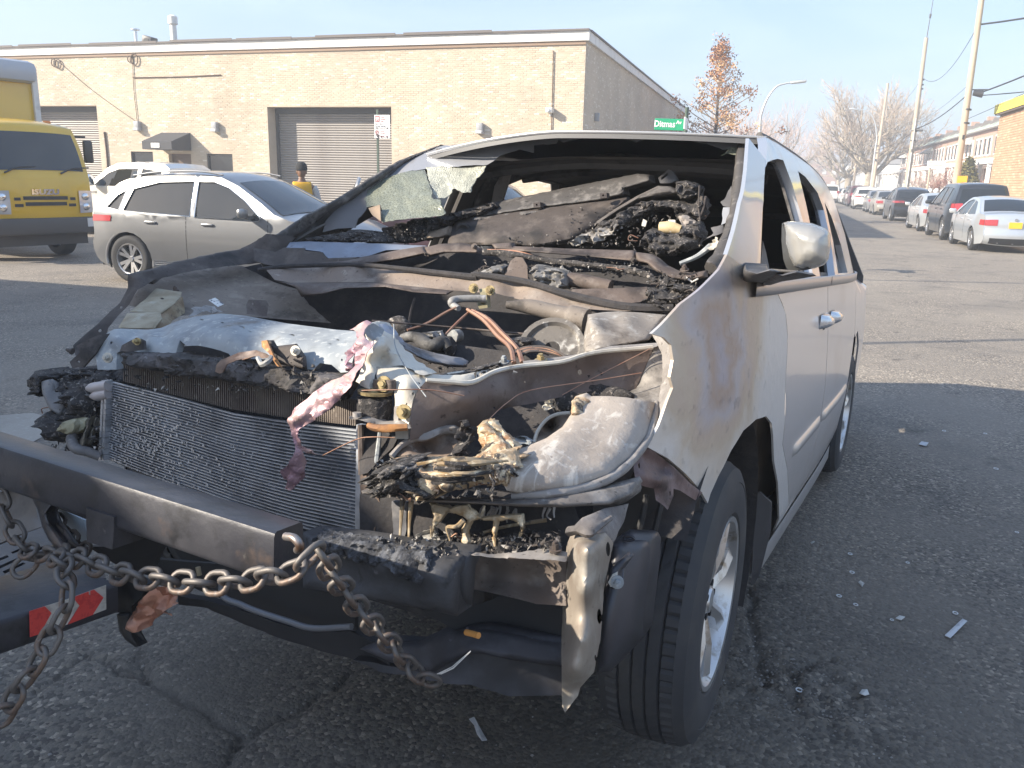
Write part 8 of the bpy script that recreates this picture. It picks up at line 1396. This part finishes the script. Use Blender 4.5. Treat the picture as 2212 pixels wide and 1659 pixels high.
# slotted deck plate at the left edge
dz = -.2
deck = sheet('deck_plate', VF, Z('J', (-60, 1000, .46), (130, 900, .46), (330, 830, .46), (420, 960, .46), (560, 1060, .46), (840, 1110, .46), (860, 1200, .46), (880, 1270, .46), (500, 1310, .46), (-60, 1440, .46)), tow_m, TOW, ax=2, th=.008, step=12, holes=[[Z('J', p)[0] for p in q] for q in (((-20, 1110), (60, 1080), (75, 1095), (-10, 1130)), ((-30, 1180), (140, 1105), (155, 1120), (-20, 1200)), ((20, 1215), (190, 1140), (215, 1150), (40, 1235)), ((90, 1055), (190, 1015), (205, 1030), (105, 1068)), ((250, 1040), (370, 1000), (385, 1020), (270, 1060)), ((220, 985), (290, 975), (290, 990), (225, 1000)))])
vsT('deck_side', 'J', [(-60, 560, -1.05), (180, 480, -1.05), (290, 640, -1.08), (320, 800, -1.1), (330, 850, -1.12), (130, 920, -1.12), (-60, 1010, -1.12)], M('dusty_tow_side', (.17, .15, .135), .6, .2, layers=[((.28, .25, .23), 3, .5, .7, (.3, 1, 3)), ((.09, .08, .075), 8, .52, .68)]), th=.02, step=12, nz=(.004, 10))
vsT('deck_rail', 'J', [(-60, 430, -1.06), (110, 440, -1.06), (185, 490, -1.06), (100, 520, -1.07), (-60, 575, -1.07)], M('pale_rail', (.33, .35, .38), .5, .3, layers=[((.22, .22, .23), 4, .5, .7, (.4, 1, 2))]), th=.02, step=12)
# ------------------------------------------------------------------ chains
chm = M('rusty_chain', (.14, .127, .118), .55, .5, layers=[((.20, .11, .06), 18, .50, .66), ((.12, .10, .09), 30, .52, .66), ((.36, .35, .34), 40, .62, .72)], bump=(120, .35, .002)); chd = M('dark_chain', (.055, .045, .04), .6, .5, layers=[((.12, .08, .06), 20, .5, .66)], bump=(120, .35, .002))
def link_mesh(L, w, r, m):
    pts = []; h = L/2-w/2
    for i in range(8): t = math.pi*i/7; pts.append((h+(w/2)*math.sin(t), (w/2)*math.cos(t), 0))
    for i in range(8): t = math.pi+math.pi*i/7; pts.append((-h+(w/2)*math.sin(t), (w/2)*math.cos(t), 0))
    V = []; F = []; n = len(pts); k = 8
    for i in range(n):
        a = Vector(pts[i-1]); b = Vector(pts[(i+1) % n]); t = (b-a).normalized(); s = t.cross(Vector((0, 0, 1)))
        for j in range(k): th = 2*math.pi*j/k; V.append(Vector(pts[i])+s*r*math.cos(th)+Vector((0, 0, r*math.sin(th))))
    for i in range(n):
        for j in range(k): F.append((i*k+j, i*k+(j+1) % k, ((i+1) % n)*k+(j+1) % k, ((i+1) % n)*k+j))
    me = bpy.data.meshes.new('link'); me.from_pydata([tuple(v) for v in V], [], F); me.materials.append(m); me.polygons.foreach_set('use_smooth', np.ones(len(F), bool)); me.update(); return me
def chain(label, pts, L, mat, seed=1, start=0):
    P = np.array([VF.world(VF.at(p[0], p[1], 1, p[2])) for p in pts]); Q = catmull(P, 12); d = np.concatenate([[0], np.cumsum(np.linalg.norm(np.diff(Q, axis=0), axis=1))]); r = L*.1; w = L*.66; pitch = L-2.15*r
    t = thing('chain', label, 'chain', tuple(P[0])); me = link_mesh(L, w, r, mat); rnd = random.Random(seed); s = pitch/2; k = start
    while s < d[-1]:
        c = np.array([np.interp(s, d, Q[:, i]) for i in range(3)]); a = np.array([np.interp(max(0, s-pitch/2), d, Q[:, i]) for i in range(3)]); b = np.array([np.interp(min(d[-1], s+pitch/2), d, Q[:, i]) for i in range(3)])
        x = Vector(b-a).normalized(); z = Vector((0, 0, 1)) if abs(x.z) < .85 else Vector((.6, -.8, 0)); y = z.cross(x).normalized(); z = x.cross(y)
        rot = Matrix((x, y, z)).transposed() @ Matrix.Rotation(R(45+90*(k % 2)+rnd.uniform(-14, 14)), 3, 'X')
        o = bpy.data.objects.new('link', me); COL.objects.link(o); o.parent = t; M4 = rot.to_4x4(); M4.translation = Vector(c-P[0]); o.matrix_local = M4; s += pitch; k += 1
    return t
LK = .044
chain('rusty tow chain lying along the crossbar and down under the van', [(37, 1240, -1.24), (70, 1208, -1.22), (110, 1196, -1.23), (150, 1200, -1.25), (200, 1218, -1.27), (248, 1236, -1.28), (292, 1246, -1.29), (343, 1252, -1.29), (402, 1258, -1.29), (457, 1260, -1.29), (511, 1258, -1.29), (559, 1250, -1.29), (610, 1240, -1.29), (652, 1226, -1.285), (668, 1204, -1.28), (684, 1190, -1.27), (700, 1206, -1.25), (722, 1246, -1.21), (746, 1276, -1.17), (782, 1323, -1.12), (819, 1363, -1.07), (859, 1407, -1.02), (892, 1447, -.98), (940, 1476, -.94)], LK, chm, 2)
chain('rusty chain hanging over the red and white tape to the lower left', [(118, 1200, -1.26), (138, 1222, -1.29), (142, 1260, -1.32), (144, 1300, -1.33), (130, 1335, -1.34), (112, 1370, -1.35), (95, 1405, -1.36), (70, 1445, -1.37), (44, 1485, -1.38), (18, 1525, -1.39), (-10, 1570, -1.40)], LK*.98, chm, 3)
chain('rusty chain at the left edge dropping onto the deck plate', [(-8, 1060, -1.22), (6, 1095, -1.22), (22, 1130, -1.22), (38, 1160, -1.22), (54, 1184, -1.23), (75, 1196, -1.24)], LK*.95, chm, 4)
chain('short dark chain hanging below the crossbar beside the pivot block', [(118, 1118, -1.19), (134, 1136, -1.195), (152, 1158, -1.20), (168, 1176, -1.21), (186, 1190, -1.22)], LK*.8, chd, 5)
# ------------------------------------------------------------------ loose bits
o = sheet('torn_cover', VF, Z('I', (780, 740, -1.0), (830, 690, -1.0), (870, 640, -1.0), (890, 600, -1.0), (960, 580, -.99), (1030, 600, -.98), (1045, 640, -.97), (1065, 680, -.97), (1000, 720, -.98), (1020, 760, -.98), (960, 745, -.99), (900, 790, -1.0), (910, 810, -1.0), (850, 840, -1.0), (785, 848, -1.01), (775, 790, -1.01)), M('copper_foil', (.42, .20, .13), .42, .45, layers=[((.58, .34, .25), 8, .5, .66), ((.22, .09, .06), 14, .52, .66)], bump=(25, .5, .008)), None, th=.002, step=6, nz=(.045, 13), seed=71)
o.matrix_world = VF.mat(); tag(o, 'crumpled copper brown torn foil scrap below the crossbar hook', 'scrap')
o = tube3('cigarette_butt', [VF.world(VF.at(1007, 1366, 1, -.90)), VF.world(VF.at(1020, 1369, 1, -.905)), VF.world(VF.at(1034, 1373, 1, -.91))], .0055, M('cigarette_orange', (.62, .28, .07), .7), None, n=10, smooth_path=False); tag(o, 'orange cigarette butt lying on the sooty lower tray of the van', 'cigarette butt')
paper = M('paper_grey', (.52, .53, .55), .7, layers=[((.36, .37, .39), 40, .52, .66)], bump=(60, .3, .003)); shard_m = M('pale_shard', (.50, .50, .48), .5)
def flat(name, label, cat, pts, m, h=.004, th=.002, group=None, curl=.004):
    P = [gp(*p) for p in pts]; V = [(p[0], p[1], h+curl*(i % 3)) for i, p in enumerate(P)]; c = np.mean(V, 0); n = len(V); k = [(v[0]-c[0], v[1]-c[1], v[2]) for v in V]
    o = mo(name, k+[(0, 0, h+curl*1.5)]+[(a, b, z-th) for a, b, z in k], [(i, (i+1) % n, n) for i in range(n)]+[((i+1) % n, i, n+1+i, n+1+(i+1) % n) for i in range(n)]+[tuple(n+1+i for i in range(n))], m); o.location = (c[0], c[1], .006)
    bmm = bmesh.new(); bmm.from_mesh(o.data); bmesh.ops.recalc_face_normals(bmm, faces=bmm.faces); bmm.to_mesh(o.data); bmm.free(); return tag(o, label, cat, group)
flat('paper_strip', 'twisted white paper strip on the road below the chain end', 'paper', [(1013, 1560), (1024, 1558), (1031, 1573), (1040, 1585), (1052, 1608), (1041, 1612), (1030, 1592), (1024, 1575)], paper, .006)
flat('paper_strip', 'flat pale rectangular strip on the road at the lower right', 'paper', [(2040, 1378), (2078, 1344), (2088, 1351), (2052, 1384)], paper, .006)
flat('paper_strip', 'small grey torn flap on the road right of the middle of the van', 'paper', [(1984, 963), (1990, 958), (2005, 962), (2000, 967)], paper, .006)
flat('leaf_scrap', 'pale oval leaf scrap on the road right of the front wheel', 'leaf', [(1934, 1340), (1942, 1336), (1954, 1341), (1946, 1344)], shard_m)
flat('leaf_scrap', 'round pale flat scrap right of the front tyre, lowest on the road', 'leaf', [(1855, 1503), (1861, 1497), (1872, 1499), (1877, 1505), (1868, 1510), (1859, 1509)], shard_m)
flat('leaf_scrap', 'small white angular scrap on the road behind the mud flap', 'leaf', [(1853, 1262), (1858, 1260), (1866, 1268), (1862, 1272)], shard_m)
flat('leaf_scrap', 'tiny pale square scrap on the road just right of the sill', 'leaf', [(1750, 1175), (1758, 1174), (1759, 1178), (1752, 1179)], shard_m)
rings = [(2039, 933, .022), (2128, 939, .02), (2151, 1015, .024), (1836, 1200, .017), (1840, 1240, .018), (1812, 1291, .018), (1848, 1310, .016), (1960, 1219, .014), (1726, 1495, .020), (1926, 1343, .012), (2063, 1328, .018), (2196, 1153, .016)]
names = ['metal washer farthest up the road, left of a second one', 'washer near the top right of the shaded road', 'large pale ring at the right edge of the shaded road', 'pale ring right of the sill, above two others', 'pale ring in the middle of the scatter right of the wheel', 'bright ring nearest the mud flap', 'small ring just below the white angular scrap', 'tiny bright bead ring halfway to the paper strip', 'bright ring on the broken asphalt beside the tyre', 'tiny ring left of the oval leaf scrap', 'small ring just left above the rectangular strip', 'small ring at the right frame edge']
for (px, py, r), nm in zip(rings, names):
    p = gp(px, py); m = MB(); r *= .62; m.lathe([(0, r*.6), (.0018, r*.66), (.0018, r*.95), (0, r)], (0, 0, 0), 'z', 18); o = m.build('washer', M('washer_pale', (.55, .56, .57), .4, .4), None, sh=40); o.location = (p[0], p[1], .008); o.rotation_euler = (R(4), R(3), 0); tag(o, nm, 'washer', 'pale rings scattered on the road')
# grit on the road
rg_ = random.Random(12); V = []; F = []
for k in range(2600):
    x = rg_.uniform(-2.3, 1.8); y = .9+3.3*rg_.random()**1.2
    if k % 4 == 0: e = gp(1700, 1480); x = e[0]+rg_.gauss(0, .28); y = e[1]+rg_.gauss(0, .2)
    s = rg_.uniform(.0016, .0042)*(1.6 if rg_.random() < .04 else 1); z = .006*noise.noise(Vector((x*3, y*3, 0))); k0 = len(V); a = rg_.uniform(0, 6.28)
    V += [(x+s*1.3*math.cos(a+t), y+s*1.1*math.sin(a+t), z-.001) for t in (0, 1.6, 3.1, 4.7)]+[(x+s*.3, y, z+s*rg_.uniform(.5, 1.0))]; F += [(k0+i, k0+(i+1) % 4, k0+4) for i in range(4)]
tag(mo('road_grit', V, F, M('grit', (.24, .225, .21), .85, layers=[((.42, .41, .40), 6, .58, .66), ((.08, .075, .07), 9, .5, .64)])), kind='stuff')
# ------------------------------------------------------------------ person by the maroon car
skin_m = M('skin_brown', (.20, .11, .07), .55); beanie_m = M('beanie_black', (.02, .02, .022), .9, bump=(120, .4, .003)); jac = M('jacket_yellow', (.70, .38, .02), .75); slv = M('sleeve_pale', (.48, .47, .45), .75); trs = M('trousers_dark', (.04, .045, .06), .8)
def skinned(name, verts, edges, rad, m, parent, root=0, sub=2):
    me = bpy.data.meshes.new(name); me.from_pydata(verts, edges, []); o = bpy.data.objects.new(name, me); COL.objects.link(o)
    md = o.modifiers.new('s', 'SKIN'); md.use_smooth_shade = True; sv = me.skin_vertices[0].data
    for i, r in enumerate(rad): sv[i].radius = (r, r) if np.isscalar(r) else r
    sv[root].use_root = True; ms = o.modifiers.new('u', 'SUBSURF'); ms.levels = ms.render_levels = sub
    dg = bpy.context.evaluated_depsgraph_get(); m2 = bpy.data.meshes.new_from_object(o.evaluated_get(dg)); bpy.data.objects.remove(o); m2.name = name; m2.materials.clear(); m2.materials.append(m)
    for p in m2.polygons: p.use_smooth = True
    o = bpy.data.objects.new(name, m2); COL.objects.link(o); o.parent = parent; return o
pp = WF.at(651, 360, 1, 13.1); PER = thing('person', 'person in a black beanie and yellow jacket with pale sleeves beside the open door', 'person', (float(pp[0]), 13.1, 0), R(35))
v = [(0, 0, .95), (0, .01, 1.12), (0, .02, 1.32), (0, .01, 1.46), (0, .0, 1.55), (0, -.01, 1.64), (.10, 0, .90), (.11, .03, .48), (.11, -.01, .09), (.11, .12, .05), (-.10, 0, .90), (-.11, -.02, .48), (-.11, -.06, .09), (-.11, .08, .05), (.20, .0, 1.42), (.27, .03, 1.14), (.25, .20, .93), (.245, .25, .88), (-.20, .0, 1.42), (-.27, .03, 1.14), (-.24, .22, .95), (-.235, .27, .90)]
e = [(0, 1), (1, 2), (2, 3), (3, 4), (4, 5), (0, 6), (6, 7), (7, 8), (8, 9), (0, 10), (10, 11), (11, 12), (12, 13), (3, 14), (14, 15), (15, 16), (16, 17), (3, 18), (18, 19), (19, 20), (20, 21)]
rd_ = [(.15, .10), (.15, .10), (.17, .11), (.11, .08), .052, .06, .085, .06, .045, .035, .085, .06, .045, .035, .065, .05, .036, .034, .065, .05, .036, .034]
for sx_, base in ((1, 17), (-1, 21)):
    bp = Vector(v[base])
    for f in range(4):
        n0 = len(v); a = bp+Vector((-.03+.02*f, .03, -.02)); v += [tuple(a), tuple(a+Vector((0, .035, -.025))), tuple(a+Vector((0, .045, -.055)))]; e += [(base, n0), (n0, n0+1), (n0+1, n0+2)]; rd_ += [.011, .009, .008]
    n0 = len(v); v += [tuple(bp+Vector((-.04*sx_, .02, -.005))), tuple(bp+Vector((-.05*sx_, .05, -.02)))]; e += [(base, n0), (n0, n0+1)]; rd_ += [.012, .010]
skinned('body', v, e, rd_, skin_m, PER)
hd_ = blob('head', (0, .0, 1.70), (.078, .098, .118), skin_m, PER, .02, 8, 1); m = MB(); m.add([(-.018, .09, 1.685), (.018, .09, 1.685), (0, .122, 1.68), (0, .095, 1.725)], [(0, 1, 2), (1, 3, 2), (3, 0, 2)]); m.build('nose', skin_m, hd_)
for s in (1, -1): blob('ear', (s*.08, -.005, 1.69), (.012, .024, .035), skin_m, hd_, .05, 20, 2, 2); blob('eye', (s*.032, .088, 1.71), (.012, .008, .008), trim_white, hd_, 0, 1, 0, 2)
m = MB(); m.box((0, .092, 1.642), (.05, .012, .012), bev=.004); m.build('mouth', M('lips', (.25, .1, .08), .5), hd_)
m = MB(); m.lathe([(.0, .095), (.03, .103), (.045, .098), (.09, .094), (.125, .072), (.145, .03), (.148, 0)], (0, -.005, 1.715), 'z', 20); bn = m.build('beanie', beanie_m, PER, sh=60)
for q in bn.data.vertices: q.co.y = -.005+(q.co.y+.005)*1.12
skinned('jacket', [(0, 0, .90), (0, .01, 1.1), (0, .02, 1.32), (0, .01, 1.46), (0, 0, 1.52), (.15, 0, 1.45), (-.15, 0, 1.45)], [(0, 1), (1, 2), (2, 3), (3, 4), (3, 5), (3, 6)], [(.20, .145), (.195, .14), (.20, .14), (.135, .10), .075, .085, .085], jac, PER)
for s in (1, -1): skinned('sleeve', [(s*.17, 0, 1.44), (s*.215, .0, 1.40), (s*.28, .03, 1.14), (s*.252, .19, .95)], [(0, 1), (1, 2), (2, 3)], [.075, .075, .066, .05], slv, PER)
skinned('trousers', [(0, 0, .96), (.10, 0, .88), (.115, .03, .48), (.115, -.01, .08), (-.10, 0, .88), (-.115, -.02, .48), (-.115, -.06, .08)], [(0, 1), (1, 2), (2, 3), (0, 4), (4, 5), (5, 6)], [(.155, .115), .10, .078, .07, .10, .078, .07], trs, PER)
# ------------------------------------------------------------------ made-up box trucks left of the frame, added to cast shade into view
def caster(name, label, loc, deg, L, H, ym):
    t = thing(name, label, 'truck', loc, R(deg)); m = MB(); m.box((0, -L/2-1.9, 1.0+(H-1)/2), (2.45, L, H-1), bev=.04); m.build('cargo_box', ym, t, sh=40)
    m = MB(); m.box((0, -.95, 1.5), (2.1, 1.8, 1.9), bev=.2); cbn = m.build('cab', ym, t, sh=40); m = MB(); m.box((0, -.03, 1.85), (1.8, .06, .75), bev=.02); m.build('windshield', car_glass, cbn); m = MB(); m.box((0, -L/2-1, .75), (1.0, L+1, .3)); m.box((0, -.1, .6), (2.1, .3, .4), bev=.05); m.build('chassis', under_m, t)
    for s in (1, -1):
        for y in (-1.0, -L-.8): wheel(t, s*1.05, y, .45, s, M('steel_rim', (.3, .3, .3), .5, .5), 5, .28)
    return t
caster('box_truck', 'made-up white box truck out of frame to the left, added to cast shade', CAST_A[0], CAST_A[1], CAST_A[2], CAST_A[3], whitep)
caster('box_truck', 'made-up tall pale box truck behind the camera on the left, added to cast shade', CAST_B[0], CAST_B[1], CAST_B[2], CAST_B[3], trim_white)
caster('box_truck', 'made-up white box truck between the other two at the left, added to cast shade', CAST_C[0], CAST_C[1], CAST_C[2], CAST_C[3], whitep)
# ------------------------------------------------------------------ thin bright winter haze in the air
hz = bpy.data.materials.new('haze_air'); hz.use_nodes = True; t = hz.node_tree; t.nodes.clear(); o_ = t.nodes.new('ShaderNodeOutputMaterial'); pv = t.nodes.new('ShaderNodeVolumePrincipled')
pv.inputs['Color'].default_value = (.88, .93, 1, 1); pv.inputs['Density'].default_value = .0040; pv.inputs['Anisotropy'].default_value = .1; t.links.new(pv.outputs[0], o_.inputs['Volume'])
m = MB(); m.box((0, 100, 7.4), (330, 420, 17.2)); tag(m.build('haze', hz), kind='stuff')
